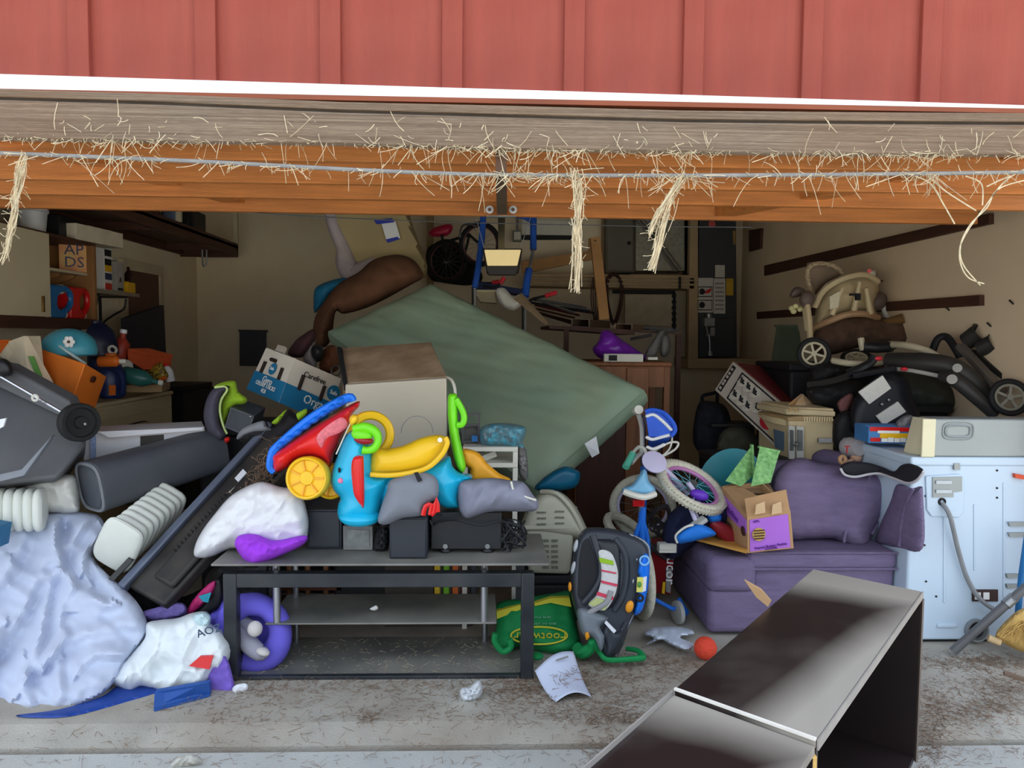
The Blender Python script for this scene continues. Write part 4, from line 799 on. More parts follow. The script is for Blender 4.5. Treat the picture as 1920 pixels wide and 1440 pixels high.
mk('maroon_top', B().hexa([A_ + dv * .06 + (B_ - A_) * .03, B_ + dv * .06 - (B_ - A_) * .03, B_ + dv * .97, A_ + dv * .97], (B_ - A_).cross(dv).normalized() * (.004 if (B_ - A_).cross(dv).z > 0 else -.004)), cr_, lc)
def patch(u0, v0, u1, v1, m_, nm, off=.004, par=lc): return mk(nm, B().hexa([f(u0, v0) + nrm * off, f(u1, v0) + nrm * off, f(u1, v1) + nrm * off, f(u0, v1) + nrm * off], -nrm * .003), m_, par)
patch(.03, .08, .09, .92, ink, 'black_band'); patch(.2, .06, .215, .94, ink, 'black_line'); patch(.2, .06, .98, .1, ink, 'black_line'); patch(.2, .9, .98, .94, ink, 'black_line')
rd = (B_ - A_).normalized(); ud = (A_ - D_).normalized(); dd_ = (A_ - D_)
for v0 in (.16, .3, .42, .56, .66, .8): patch(.045, v0, .075, v0 + .08, cw, 'print_mark', .008)
for k, (u, v) in enumerate([(.28, .28), (.39, .28), (.5, .28), (.28, .7), (.39, .7), (.5, .7), (.62, .55)]):
    c = f(u, v) + nrm * .003; R_ = .028
    mk('picture_disc', B().cyl(c, c + nrm * .003, .042, 18), M('pale print', (222, 216, 200), .6), lc)
    b = B(); r_ = rd; u_ = V((0, 0, 1)); 
    b.ell(c + nrm * .006 + u_ * .004, (.016, .006, .016), nu=8, nv=5); b.bar(c + nrm * .006 + u_ * .03 - r_ * .008, c + nrm * .006 - u_ * .004 - r_ * .012, .012, .003, nrm); b.bar(c + nrm * .006 - u_ * .004 - r_ * .014, c + nrm * .006 - u_ * .006 + r_ * .022, .012, .003, nrm); b.bar(c + nrm * .006 - u_ * .004, c + nrm * .006 - u_ * .03 - r_ * .02, .007, .003, nrm); b.bar(c + nrm * .006 - u_ * .004, c + nrm * .006 - u_ * .03 + r_ * .02, .007, .003, nrm)
    mk('chair_print', b, ink, lc)
c = f(.85, .5) + nrm * .003; mk('red_seal', B().cyl(c, c + nrm * .004, .085, 24), M('red print', (190, 40, 52), .55), lc)
mk('print_mark', B().tube([c + nrm * .006 + V((-.03, 0, -.02)), c + nrm * .006 + V((0, 0, .025)), c + nrm * .006 + V((.005, 0, -.01)), c + nrm * .006 + V((.03, 0, .02))], .004, 5, sm=4), cw, lc)
# trolley and dark clutter behind
dkc = M('dark clutter fabric', (34, 34, 44), .9, .3, 12)
b = B().tube([P(1316, 755, 6.0), P(1318, 742, 6.0), P(1335, 738, 6.0), P(1345, 735, 6.0)], .014, 8, sm=3); b.tube([P(1316, 755, 6), V((P(1318, 900, 5.9).x, 2.55, .02))], .014, 8); b.tube([P(1345, 735, 6), V((P(1347, 900, 5.9).x, 2.55, .02))], .014, 8); b.box((P(1332, 900, 5.9).x, 2.45, .02), (.3, .3, .04)); mk('hand_cart', b, ink, None, 'black tubular hand cart in the dark behind the bikes', 'cart')
b = B().pillow([(1308, 760), (1330, 752), (1360, 762), (1372, 800), (1366, 850), (1330, 860), (1300, 830)], 5.7, .12, 25, 5, wr=.04, ws=.05); mk('dark_backpack', b, dkc, None, 'dark navy backpack in shadow below the long carton', 'backpack')
b = B().pillow([(1345, 830), (1390, 800), (1430, 830), (1440, 870), (1430, 1010), (1345, 1012)], 5.4, .1, 25, 5, wr=.04, ws=.05, ridge=True); mk('dim_sack', b, M('dim olive sack', (84, 82, 68), .9), None, 'dim olive sack behind the green boards', 'sack')
b = quad([(1335, 795, 5.5), (1420, 797, 5.5), (1420, 801, 5.5), (1335, 800, 5.5)], (0, .3, 0)); b.hexa([P(1380, 800, 5.5), P(1415, 800, 5.5), P(1415, 850, 5.5), P(1380, 850, 5.5)], (0, .25, 0)); mk('dark_stool', b, dgr, None, 'dark stool with a shiny edge in the back shadow', 'stool')
# beige toy house
def PH(x, y, d): return P(x, y, d + .32)
th = thing('toy_house', 'beige plastic dollhouse with white double doors', 'dollhouse', PH(1510, 870, 4.4))
hm = M('beige toy plastic', (222, 202, 158), .5, .05); hw = M('white toy plastic', (226, 224, 214), .5)
fa, fb, fc, fd = PH(1478, 782, 4.35), PH(1562, 778, 4.2), PH(1564, 868, 4.2), PH(1478, 872, 4.35); la = PH(1450, 780, 4.6) - fa
mk('walls', B().hexa([fa, fb, fc, fd], V((-.05, .38, 0))), hm, th, bevel=.006)
mk('roof', B().hexa([PH(1474, 766, 4.33), PH(1567, 771, 4.17), PH(1567, 782, 4.17), PH(1474, 778, 4.33)], (-.05, .38, 0)), hm, th, bevel=.008)
mk('cornice', B().hexa([PH(1477, 783, 4.34), PH(1564, 785, 4.185), PH(1564, 790, 4.185), PH(1477, 789, 4.34)], (-.05, .38, 0)), M('tan toy trim', (190, 158, 110), .5), th, bevel=.004)
mk('roof_top', B().hexa([PH(1478, 763, 4.36), PH(1564, 766, 4.2), PH(1564, 772, 4.2), PH(1478, 768, 4.36)], (-.05, .34, .01)), hm, th, bevel=.006)
for k in range(12):
    x = 1508 + k * 4.7; mk('dentil', B().box(PH(x, 786, 4.13), (.007, .01, .025)), hm, th)
mk('arch_window', B().torus(PH(1487, 772, 4.27), (-.3, -1, 0), .022, .008, 16, 6, 0, 180, xdir=(1, -.3, 0)), M('tan toy trim', (190, 158, 110), .5), th)
for x0, x1 in ((1479, 1491), (1493, 1508)):
    o = mk('door', B().hexa([PH(x0, 798, 4.3), PH(x1, 800, 4.27), PH(x1, 864, 4.27), PH(x0, 864, 4.3)], (0, .02, 0)), hw, th, bevel=.004)
    mk('door_pane', B().hexa([PH(x0 + 3, 806, 4.285), PH(x1 - 3, 807, 4.265), PH(x1 - 3, 845, 4.265), PH(x0 + 3, 845, 4.285)], (0, .02, 0)), M('grey window print', (128, 132, 130), .4), o)
mk('handle', B().torus(PH(1492, 832, 4.25), (0, -1, 0), .012, .004, 12, 5), galv, th)
mk('side_slot', B().hexa([PH(1535, 822, 4.2), PH(1560, 822, 4.17), PH(1560, 830, 4.17), PH(1535, 830, 4.2)], (0, .02, 0)), galv, th)
mk('side_porch', B().hexa([PH(1450, 782, 4.45), PH(1480, 788, 4.36), PH(1480, 800, 4.36), PH(1450, 794, 4.45)], (0, .2, 0)), hm, th, bevel=.004)
mk('side_window', B().hexa([PH(1452, 805, 4.45), PH(1477, 812, 4.38), PH(1477, 850, 4.38), PH(1455, 840, 4.45)], (0, .02, 0)), M('blue grey window', (96, 116, 134), .3), th)
b = B().hexa([PH(1473, 762, 4.45), PH(1502, 738, 4.5), PH(1528, 760, 4.5), PH(1500, 766, 4.4)], (0, .01, -.012)); b.hexa([PH(1490, 760, 4.42), PH(1504, 741, 4.47), PH(1526, 762, 4.45), PH(1510, 766, 4.4)], (0, -.01, .01)); mk('paper_envelope', b, M('orange kraft envelope', (212, 156, 84), .8, .1, rgb2=(220, 206, 180), scale=6), None, 'orange and white envelope on the toy house roof', 'envelope')
# ================================================================== centre pile
def K(ox, oy, s):
    return lambda pts: [(ox + s * x, oy + s * y) for x, y in pts]
def lerp4(A_, B_, C_, D_): return lambda u, v: (A_ * (1 - u) + B_ * u) * (1 - v) + (D_ * (1 - u) + C_ * u) * v
def nz(p, s=1.0, seed=0): return noise.noise(V((p[0] * s, p[1] * s, seed)))
# green vinyl mattress
A_, B_, C_, D_ = P(805, 523, 5.8), P(1207, 722, 4.8), P(1000, 905, 4.35), P(612, 612, 5.6)
f = lerp4(A_, B_, C_, D_); nrm = (B_ - A_).cross(D_ - A_).normalized(); nrm = nrm if nrm.y < 0 else -nrm
def mat_top(u, v):
    e = min(u, v, 1 - u, 1 - v); p = f(u, v)
    w_ = .012 * noise.noise(V((u * 9, v * 5, 1))) + .01 * max(0, 1 - abs(noise.noise(V((u * 7 + v * 9, v * 3, 5))) * 5)) * (1 if e > .05 else 0)
    return p + nrm * (w_ + .025 * min(1, e * 9) - .03 * max(0, 1 - e * 30) - .02)
n = 56; mb = B(); mb.grid(mat_top, n, 36)
def side(u, v): return lambda t, s_: None
ring = [(i / n, 0) for i in range(n)] + [(1, j / 36) for j in range(36)] + [(1 - i / n, 1) for i in range(n)] + [(0, 1 - j / 36) for j in range(36)]
lay = []
for t in (0, .25, .6, 1.0):
    lay.append([mat_top(u, v) - nrm * (.17 * t) + (f(u, v) - f(.5, .5)).normalized() * (.03 * math.sin(t * math.pi)) + V((0, 0, .006 * nz((u * 20, v * 20), 1, t))) for u, v in ring])
mb.loft(lay, cap=False); mb.add(lay[-1], [tuple(range(len(ring)))])
gm = M('sage green vinyl', (152, 180, 156), .38, .07, 3, .12, 12, dust=(170, 170, 138), dscale=2.5, damt=.5)
mt = mk('green_mattress', mb, gm, None, 'large sage green vinyl mattress leaning across the middle of the pile', 'mattress')
mk('care_tag', B().hexa([P(1096, 832, 4.42), P(1118, 818, 4.42), P(1124, 850, 4.42), P(1110, 858, 4.44)], (0, .004, 0)), white_pl, mt)
mk('piping', B().tube([mat_top(u, v) - nrm * .008 for u, v in ring[::2]], .007, 5, closed=True), gm, mt)
# cream mat behind it
k6 = K(360, 380, .2604)
cm_ = thing('playpen_mat', 'cream padded mattress on end against the ceiling with a taped label', 'mattress', P(720, 520, 6.6))
mk('pad', B().pillow(k6([(940, -120), (1510, -120), (1570, 100), (1640, 300), (1690, 430), (1690, 510), (1655, 540), (1500, 480), (1300, 470), (1190, 512), (1130, 512), (1090, 430), (1070, 320), (1000, 150)]), 6.7, .1, 14, 7, back=1.2, pw=4), M('khaki beige cover', (172, 154, 112), .8, .06, 4), cm_)
mk('side_band', B().tube([P(x, y, 6.62) for x, y in k6([(985, -90), (1010, 140), (1085, 320), (1110, 430), (1150, 495), (1210, 490), (1330, 415)])], [.05, .05, .06, .09, .1, .08, .04], 10, sm=4), M('lavender white side cloth', (178, 166, 168), .85), cm_)
o = mk('paper_label', B().hexa([P(x, y, 6.57) for x, y in k6([(1365, 150), (1465, 135), (1500, 255), (1400, 275)])], (0, .01, 0)), wht, cm_)
bt = M('blue painter tape', (40, 60, 170), .6)
mk('tape', B().hexa([P(x, y, 6.56) for x, y in k6([(1310, 125), (1440, 112), (1455, 140), (1330, 155)])], (0, .01, 0)), bt, o); mk('tape', B().hexa([P(x, y, 6.56) for x, y in k6([(1395, 265), (1480, 245), (1495, 262), (1410, 288)])], (0, .01, 0)), bt, o)
mk('bean_bag', B().pillow(k6([(870, 960), (885, 830), (960, 700), (1060, 580), (1200, 500), (1290, 420), (1400, 382), (1500, 375), (1590, 410), (1650, 480), (1660, 540), (1580, 590), (1300, 740), (1100, 800), (1040, 780), (1020, 860), (1010, 960), (960, 1040), (880, 1030)]), lambda x, y: 6.3 - (y - 480) / 200 * .3, .22, 30, 6, wr=.05, ws=.03, seed=2), M('brown suede', (112, 76, 54), .9, .16, 8, .1, 60), None, 'slumped brown suede bean bag behind the green mattress', 'bean bag')
mk('blue_sack', B().pillow(k6([(880, 640), (905, 600), (1000, 560), (1100, 540), (1130, 575), (1010, 650), (960, 720), (885, 795), (875, 710)]), 6.5, .12, 18, 4, wr=.04, ws=.06, ridge=True), M('sky blue nylon', (36, 130, 176), .6, .1), None, 'crumpled sky blue nylon sack beside the bean bag', 'sack')
mk('maroon_bag', B().pillow(k6([(875, 910), (885, 980), (800, 1110), (690, 1090), (740, 1000), (800, 950)]), 4.78, .1, 16, 4, wr=.02, ws=.06), M('dark maroon cloth', (60, 32, 36), .9), None, 'dark maroon bag above the white carton', 'bag')
0 and mk('white_tag', B().hexa([P(573, 597, 6.2), P(588, 602, 6.2), P(588, 610, 6.2), P(575, 607, 6.2)], (0, .01, .004)), paper, None, 'small white paper tag beside the bean bag', 'tag')
mk('grey_pillow', B().pillow(k6([(800, 1110), (860, 1010), (890, 1000), (870, 1080), (900, 1150), (880, 1200), (820, 1160)]), 4.76, .06, 14, 4), M('grey ticking', (140, 134, 130), .9), None, 'grey pillow end poking out above the white carton', 'pillow')
mk('black_shoe', B().pillow(k6([(870, 1030), (940, 1035), (945, 1110), (900, 1150), (860, 1090)]), 4.74, .08, 14, 4), black_p, None, 'black pouch tucked beside the brown leather bag', 'pouch')
lb = thing('leather_bag', 'brown leather bag between the carton and the beige cabinet', 'bag', P(623, 695, 4.9))
mk('body', B().pillow(k6([(915, 1190), (955, 1050), (1030, 1030), (1055, 1100), (1060, 1190), (990, 1230)]), 4.9, .1, 18, 4, wr=.03, ws=.08, ang=80, an=.3), M('brown leather', (122, 72, 46), .6, .15), lb)
mk('strap', B().tube([P(x, y, 4.82) for x, y in k6([(990, 1060), (975, 1120), (960, 1190)])], .008, 6), M('dark leather', (70, 44, 34), .6), lb); mk('buckle', B().torus(P(630, 695, 4.8), (0, 1, 0), .03, .005, 14, 5), galv, lb)
# beige steel box (mini fridge)
mf = thing('mini_fridge', 'beige mini fridge tipped forward with a dusty brown top', 'fridge', P(745, 860, 4.1))
F1, F2, F3, F4 = P(650, 718, 4.02), P(838, 706, 3.97), P(840, 862, 4.1), P(655, 872, 4.15); dv = P(640, 652, 4.5) - F1
fm = M('beige fridge enamel', (204, 196, 178), .35, .04, 2)
mk('cabinet', B().hexa([F1, F2, F3, F4], dv), M('dusty brown fridge top', (190, 164, 132), .7, .12, 3, dust=(104, 82, 60), dscale=5, damt=.8), mf, bevel=.006)
n_ = (F2 - F1).cross(F4 - F1).normalized(); n_ = n_ if n_.y < 0 else -n_
mk('door', B().hexa([F1 + n_ * .035, F2 + n_ * .035, F3 + n_ * .035, F4 + n_ * .035], -n_ * .032), fm, mf, bevel=.006)
mk('side_strip', B().hexa([P(632, 650, 4.48), P(640, 651, 4.45), P(652, 720, 4.0), P(644, 722, 4.05)], (0, .02, -.03)), ink, mf)
mk('power_cord', B().tube([P(836, 707, 4.0), P(846, 712, 3.98), P(852, 725, 3.96), P(854, 745, 3.96), P(856, 790, 4.0)], .008, 6, sm=4), offw, mf)
b = B().tube([P(760 + 30 * math.cos(a) + 22, 812 - 32 * math.sin(a), 3.93) for a in [math.pi * i / 12 for i in range(13)]], .0018, 5); mk('wire_loop', b, galv, mf)
tote('storage_crate', 'dark crate hidden below the beige mini fridge', (-.78, .55, 0), (-.12, 1.05, .55), dk)
# printed produce cartons
pc = thing('produce_carton', 'white and blue produce carton with hand holes lying tilted', 'box', P(550, 760, 4.4))
a, b_, c, d_ = P(499, 652, 4.6), P(552, 672, 4.35), P(523, 755, 4.3), P(463, 730, 4.55); e, g = P(640, 710, 4.6), P(611, 793, 4.55)
cw2 = M('white carton print', (212, 204, 190), .7, .04); cb2 = M('blue carton print', (20, 112, 156), .6, .06)
inn = (d_ - a).normalized() * .0 + V((.16, .28, .0))
mk('left_panel', B().hexa([a, b_, c, d_], (.006, .006, 0)), cw2, pc); mk('right_panel', B().hexa([b_, e, g, c], (-.004, .008, 0)), cw2, pc)
bkp = e + (a - b_); mk('back_panel', B().hexa([e, bkp, bkp + (c - b_), g], (-.006, -.006, 0)), cw2, pc); mk('far_panel', B().hexa([a, bkp, bkp + (c - b_), d_], (.006, -.004, 0)), cw2, pc); mk('bottom', B().hexa([d_, c, g, bkp + (c - b_)], (0, 0, .006)), cw2, pc)
f1 = lerp4(a, b_, c, d_); n1 = (b_ - a).cross(d_ - a).normalized(); n1 = n1 if n1.y < 0 else -n1
f2 = lerp4(b_, e, g, c); n2 = (e - b_).cross(c - b_).normalized(); n2 = n2 if n2.y < 0 else -n2
def pat(f_, n_, u0, v0, u1, v1, m_, nm, par, o=.004): return mk(nm, B().hexa([f_(u0, v0) + n_ * o, f_(u1, v0) + n_ * o, f_(u1, v1) + n_ * o, f_(u0, v1) + n_ * o], -n_ * .003), m_, par)
pat(f1, n1, 0, .55, 1, 1, cb2, 'blue_print', pc); pat(f2, n2, 0, .55, 1, 1, cb2, 'blue_print', pc)
def slot(f_, n_, u, v, L, vert, par):
    c0 = f_(u, v) + n_ * .004; t_ = (f_(u, v + .1) - f_(u, v)).normalized() if vert else (f_(u + .1, v) - f_(u, v)).normalized()
    return mk('hand_hole', B().tube([c0 - t_ * L, c0 + t_ * L], .011, 10), M('hand hole dark', (40, 26, 20), .9), par)
slot(f1, n1, .42, .2, .03, False, pc); slot(f1, n1, .2, .42, .035, True, pc); slot(f1, n1, .78, .42, .035, True, pc); slot(f2, n2, .26, .42, .045, True, pc); slot(f2, n2, .72, .45, .045, True, pc)
q = f1(.5, .38) + n1 * .004; mk('logo_disc', B().cyl(q, q + n1 * .003, .035, 18), cb2, pc); q = f2(.93, .35) + n2 * .004; mk('logo_disc', B().cyl(q, q + n2 * .003, .045, 18), cb2, pc)
text(pc, 'Gyro', f1(.5, .66) + n1 * .008, b_ - a, a - d_, .055, wht); text(pc, 'CELERY STICKS', f1(.5, .78) + n1 * .008, b_ - a, a - d_, .034, wht); text(pc, '4LB', f1(.5, .9) + n1 * .008, b_ - a, a - d_, .035, wht)
text(pc, 'Carefree', f2(.48, .22) + n2 * .008, e - b_, b_ - c, .045, ink); text(pc, 'Organic', f2(.72, .7) + n2 * .008, e - b_, b_ - c, .07, wht)
text(pc, 'Safe', f1(.5, .38) + n1 * .009, b_ - a, a - d_, .026, wht); text(pc, 'Safe', f2(.93, .35) + n2 * .009, e - b_, b_ - c, .035, wht)
mk('box_flap', B().hexa([P(516, 656, 4.55), P(530, 660, 4.5), P(534, 664, 4.5), P(518, 661, 4.55)], (0, .06, .03)), cw2, pc)
tote('storage_crate', 'dark crate hidden below the produce carton', (-1.6, .95, 0), (-.85, 1.5, .95), dk)
# child car seat with lime lining
lime = M('lime fabric', (150, 190, 40), .8, .08, 12); cg = M('charcoal violet fabric', (74, 70, 84), .85, .1, 14)
s2 = K(360, 640, .177)
cs_ = thing('child_car_seat', 'charcoal child car seat with lime green lining tipped on the pile', 'car seat', P(440, 830, 4.2))
mk('side_wing', B().pillow(s2([(370, 985), (300, 1050), (180, 970), (130, 850), (125, 740), (160, 600), (230, 500), (320, 470), (400, 480), (330, 560), (300, 640), (290, 740), (310, 880)]), 4.15, .09, 16, 3.5), cg, cs_)
mk('lime_lining', B().pillow(s2([(240, 490), (290, 445), (450, 420), (490, 530), (580, 600), (560, 660), (420, 700), (350, 880), (320, 900), (298, 760), (310, 620), (370, 520)]), 4.2, .05, 16, 3.5, wr=.012, ws=.06), lime, cs_)
mk('lime_piping', B().tube([P(x, y, 4.1) for x, y in s2([(240, 488), (340, 480), (370, 520), (310, 620), (296, 740), (330, 890), (372, 980)])], .006, 6, sm=4), M('pale lime piping', (196, 216, 140), .7), cs_)
mk('red_button', B().pillow(s2([(345, 1030), (395, 1010), (405, 1050), (360, 1080)]), 4.05, .03, 5, 3), red_p, cs_)
mk('seat_cover', B().pillow(s2([(480, 1000), (540, 920), (750, 840), (880, 880), (1010, 720), (1120, 780), (1240, 720), (1300, 760), (1150, 900), (1000, 1050), (820, 1100), (640, 1090), (520, 1060)]), 4.05, .1, 25, 5, wr=.03, ws=.04, ridge=True), M('black upholstery', (36, 34, 38), .9), cs_)
mk('grey_flap', B().pillow(s2([(490, 980), (560, 910), (750, 842), (790, 900), (840, 930), (820, 945), (620, 980), (480, 1040)]), 3.98, .03, 10, 3.5), M('grey fabric', (132, 134, 140), .85), cs_)
mk('lime_trim', B().pillow(s2([(845, 860), (930, 780), (1005, 718), (960, 800), (900, 875)]), 3.95, .03, 6, 3), lime, cs_); mk('lime_trim', B().pillow(s2([(1105, 770), (1160, 735), (1210, 715), (1215, 760), (1150, 825), (1125, 830)]), 3.95, .03, 8, 3), lime, cs_)
t = thing('speaker_box', 'dark grey boxy speaker leaning inside the child car seat', 'speaker', P(455, 812, 4.1))
a, b_, c, d_ = [P(x, y, dd) for (x, y), dd in zip(s2([(415, 705), (650, 795), (590, 1000), (355, 905)]), (4.1, 4.02, 4.0, 4.08))]; e = P(*s2([(560, 620)])[0], 4.4)
mk('cabinet', B().hexa([a, b_, c, d_], (e - a) * 1.0), M('dark slate box', (62, 66, 72), .5), t, bevel=.004); mk('front_edge', B().tube([a, b_, c, d_], .005, 5, closed=True), M('slate rim', (96, 100, 106), .5), t); mk('screw', B().ell(b_ - V((.01, .01, .0)), (.008, .008, .008), nu=8, nv=6), galv, t)

# ================================================================== TV stand
S = thing('tv_stand', 'black steel television stand with dusty glass shelves', 'television stand', (P(710, 1285, 3.25).x, -.05, 0))
bs_ = M('black powder coat', (34, 38, 44), .4, .1, 8, dust=(110, 110, 108), dscale=5, damt=.25)
gl = M('dusty black glass', (104, 104, 100), .5, .14, 5, dust=(158, 152, 142), dscale=3, damt=.75, spec=.4)
y0 = -.17; xl, xr = P(419, 1180, 3.23).x, P(1001, 1180, 3.23).x; zt_ = P(700, 1076, 3.23).z; w_ = .055
mk('front_leg', B().span((xl, y0, 0), (xl + w_, y0 + w_, zt_)), bs_, S, bevel=.004); mk('front_leg', B().span((xr - w_, y0, 0), (xr, y0 + w_, zt_)), bs_, S, bevel=.004)
mk('front_bar', B().span((xl + w_, y0 + .001, zt_ - .06), (xr - w_, y0 + w_, zt_)), bs_, S, bevel=.004)
mk('back_leg', B().span((xl + .02, .26, 0), (xl + .06, .3, zt_)), bs_, S); mk('back_leg', B().span((xr - .06, .26, 0), (xr - .02, .3, zt_)), bs_, S)
mk('side_bar', B().span((xl + .01, y0 + w_, .05), (xl + .05, .28, .09)), bs_, S); mk('side_bar', B().span((xr - .05, y0 + w_, .05), (xr - .01, .28, .09)), bs_, S)
zg = P(700, 1058, 3.2).z
mk('top_glass', B().span((P(395, 1057, 3.2).x, -.2, zg - .008), (P(1030, 1059, 3.2).x, .3, zg + .002)), gl, S, bevel=.003)
zm = P(700, 1168, 3.3).z; xa, xb = P(497, 1168, 3.3).x, P(931, 1168, 3.3).x
mk('middle_glass', B().span((xa, -.1, zm - .008), (xb, .28, zm)), gl, S, bevel=.003)
zl = P(700, 1268, 3.26).z
mk('bottom_shelf', B().span((xl + .02, -.13, zl - .02), (xr - .02, .3, zl)), gl, S, bevel=.003); mk('bottom_bar', B().span((xl + w_, y0 + .01, .015), (xr - w_, y0 + .04, zl - .02)), bs_, S, bevel=.003)
for px in (518, 908):
    x = P(px, 1100, 3.31).x; mk('chrome_post', B().cyl((x, -.085, zm), (x, -.085, zg - .008), .016, 16), chrome, S)
for k in range(4): mk('back_post', B().cyl((xa + .05 + (xb - xa - .1) * (k % 2), .24, 0 if k > 1 else zm), (xa + .05 + (xb - xa - .1) * (k % 2), .24, zm if k > 1 else zg - .008), .014, 12), chrome, S)
# plush behind stand
# things on the stand
s3 = K(480, 700, .2917)
zs_ = zg + .003
def onbox(name, lab, cat, x0, x1, ytop, d, dep, m_, **k):
    p = P(x0, 1030, d); q = P(x1, 1030, d); tz = P((x0 + x1) / 2, ytop, d).z
    t = thing(name, lab, cat, ((p.x + q.x) / 2, d - 3.4 + dep / 2, zs_)); mk('cabinet', B().span((p.x, d - 3.4, zs_), (q.x, d - 3.4 + dep, tz)), m_, t, bevel=.004); return t, p, q, tz
spk = M('black satin box', (44, 48, 56), .45, .06)
t, p, q, tz = onbox('speaker_box', 'black speaker box at the left of the stand under the toys', 'speaker', 575, 641, 955, 3.42, .24, spk); mk('grille_edge', B().tube([V((p.x + .01, .018, zs_ + .01)), V((q.x - .01, .018, zs_ + .01)), V((q.x - .01, .018, tz - .01)), V((p.x + .01, .018, tz - .01))], .003, 4, closed=True), spk, t)
t, p, q, tz = onbox('adapter_box', 'small dusty grey box with worn paper label on the stand', 'box', 643, 699, 986, 3.4, .12, M('dull grey metal', (108, 108, 108), .5, .15, 12, dust=(150, 148, 144), dscale=10, damt=.6)); mk('worn_label', B().hexa([V((p.x + .02, -.004, zs_ + .02)), V((q.x - .015, -.004, zs_ + .02)), V((q.x - .015, -.004, tz - .02)), V((p.x + .02, -.004, tz - .015))], (0, .006, 0)), M('worn label', (128, 130, 128), .7, .25, 30), t)
mk('dark_gadget', B().pillow([(700, 1032), (702, 1005), (712, 985), (728, 990), (730, 1020), (722, 1035), (708, 1036)], 3.42, .06, 12, 3, wr=.01, ws=.2), black_p, None, 'small dark gadget lying between the boxes on the stand', 'gadget')
t, p, q, tz = onbox('speaker_box', 'black speaker box in the middle of the stand, nearest the front edge', 'speaker', 730, 801, 970, 3.27, .26, spk); mk('front_baffle', B().span((p.x + .006, -.136, zs_ + .006), (q.x - .006, -.13, tz - .006)), spk, t, bevel=.003)
t, p, q, tz = onbox('stereo_receiver', 'black stereo unit lying on small round feet under the grey cushion', 'receiver', 808, 940, 968, 3.35, .24, M('black steel case', (36, 37, 40), .45)); 
for o in list(t.children): o.location.z += .018
for px in (835, 914):
    mk('foot', B().lathe([(.025, 0), (.028, .005), (.022, .02)], (P(px, 1038, 3.37).x, -.02, zs_), n=14), black_p, t); c = P(px, 1024, 3.345); mk('screw', B().cyl(c, c + V((0, -.006, 0)), .011, 12), galv, t)
mk('vent_slots', B().span((p.x + .02, -.056, tz - .0), (p.x + .05, -.05, tz + .01)), ink, t)
# cords
b = B(); rr = random.Random(11)
for k in range(9):
    pts = [P(935 + rr.uniform(-6, 10), 975 + rr.uniform(-10, 10), 3.4)]
    for j in range(6): pts.append(P(945 + rr.uniform(-8, 42), 985 + rr.uniform(-10, 48), 3.36 + rr.uniform(-.04, .06)))
    b.tube(pts, .0035, 5, sm=5)
b.tube([P(812, 982, 3.33), P(850, 975, 3.3), P(900, 985, 3.3), P(940, 978, 3.32), P(975, 990, 3.35)], .004, 5, sm=5); b.tube([P(806, 975, 3.3), P(812, 985, 3.3), P(830, 975, 3.28), P(858, 972, 3.28), P(860, 960, 3.3)], .004, 5, sm=5)
for v in b.v: v.z = max(v.z, zs_ + .004)
mk('power_cords', b, M('black cord', (30, 32, 36), .5), None, 'tangle of black power cords on the right end of the stand', 'cords')
# elephant ride-on toy
cy = M('cyan toy plastic', (24, 182, 224), .3, .04, spec=.5); ty = M('yellow toy plastic', (244, 196, 34), .35, .04); tg = M('lime toy plastic', (118, 224, 30), .35, .04); tr_ = M('red toy plastic', (226, 34, 34), .3, .04); tb = M('blue toy plastic', (20, 116, 232), .35, .04)
el = thing('ride_on_elephant', 'cyan elephant ride-on toy with a yellow seat and red ears', 'ride-on toy', P(740, 985, 3.32))
mk('head', B().pillow(s3([(590, 378), (645, 362), (735, 420), (755, 520), (765, 640), (860, 655), (850, 720), (815, 800), (795, 900), (760, 955), (690, 978), (610, 975), (545, 950), (524, 905), (528, 845), (540, 800), (500, 755), (478, 690), (490, 620), (520, 540), (550, 450)]), 3.34, .13, 42, 4, back=.8), cy, el)
mk('body', B().pillow(s3([(740, 640), (860, 640), (1000, 620), (1160, 570), (1240, 530), (1265, 600), (1315, 640), (1380, 648), (1388, 680), (1335, 720), (1305, 800), (1305, 860), (1230, 866), (1180, 845), (1100, 800), (900, 840), (800, 860)]), 3.38, .1, 36, 4.5, back=1.0), cy, el)
mk('front_foot', B().ell(P(676, 968, 3.3), (.09, .1, .04)), cy, el); mk('ear', B().pillow(s3([(650, 530), (680, 532), (692, 560), (695, 845), (672, 845), (640, 800), (625, 755), (612, 620), (622, 550)]), 3.2, .03, 14, 3), tr_, el)
mk('seat', B().pillow(s3([(750, 490), (850, 485), (950, 462), (1060, 415), (1160, 395), (1222, 412), (1232, 455), (1190, 530), (1100, 612), (960, 648), (840, 658), (735, 652)]), 3.3, .055, 30, 4, back=1.0), ty, el)
mk('seat_rim', B().tube([P(x, y, 3.235) for x, y in s3([(735, 650), (840, 656), (960, 645), (1100, 608), (1190, 528), (1230, 452), (1216, 412)])], .011, 8, sm=4), ty, el)
mk('handle_ring', B().torus(P(*s3([(735, 395)])[0], 3.36), (.2, -1, .1), .085, .02, 28, 8), ty, el)
mk('handlebar', B().tube([P(x, y, 3.22) for x, y in s3([(625, 358), (700, 345), (765, 375), (785, 430), (760, 480), (715, 495), (685, 492)])], [.016, .02, .02, .016, .018, .016, .02], 10, sm=4), tg, el)
mk('eye_lid', B().ell(P(*s3([(680, 395)])[0], 3.22), (.045, .03, .028), (0, 12, 0)), tg, el); mk('eye_window', B().ell(P(*s3([(692, 430)])[0], 3.215), (.04, .025, .018), (0, 8, 0)), M('dark red lens', (150, 20, 34), .15), el)
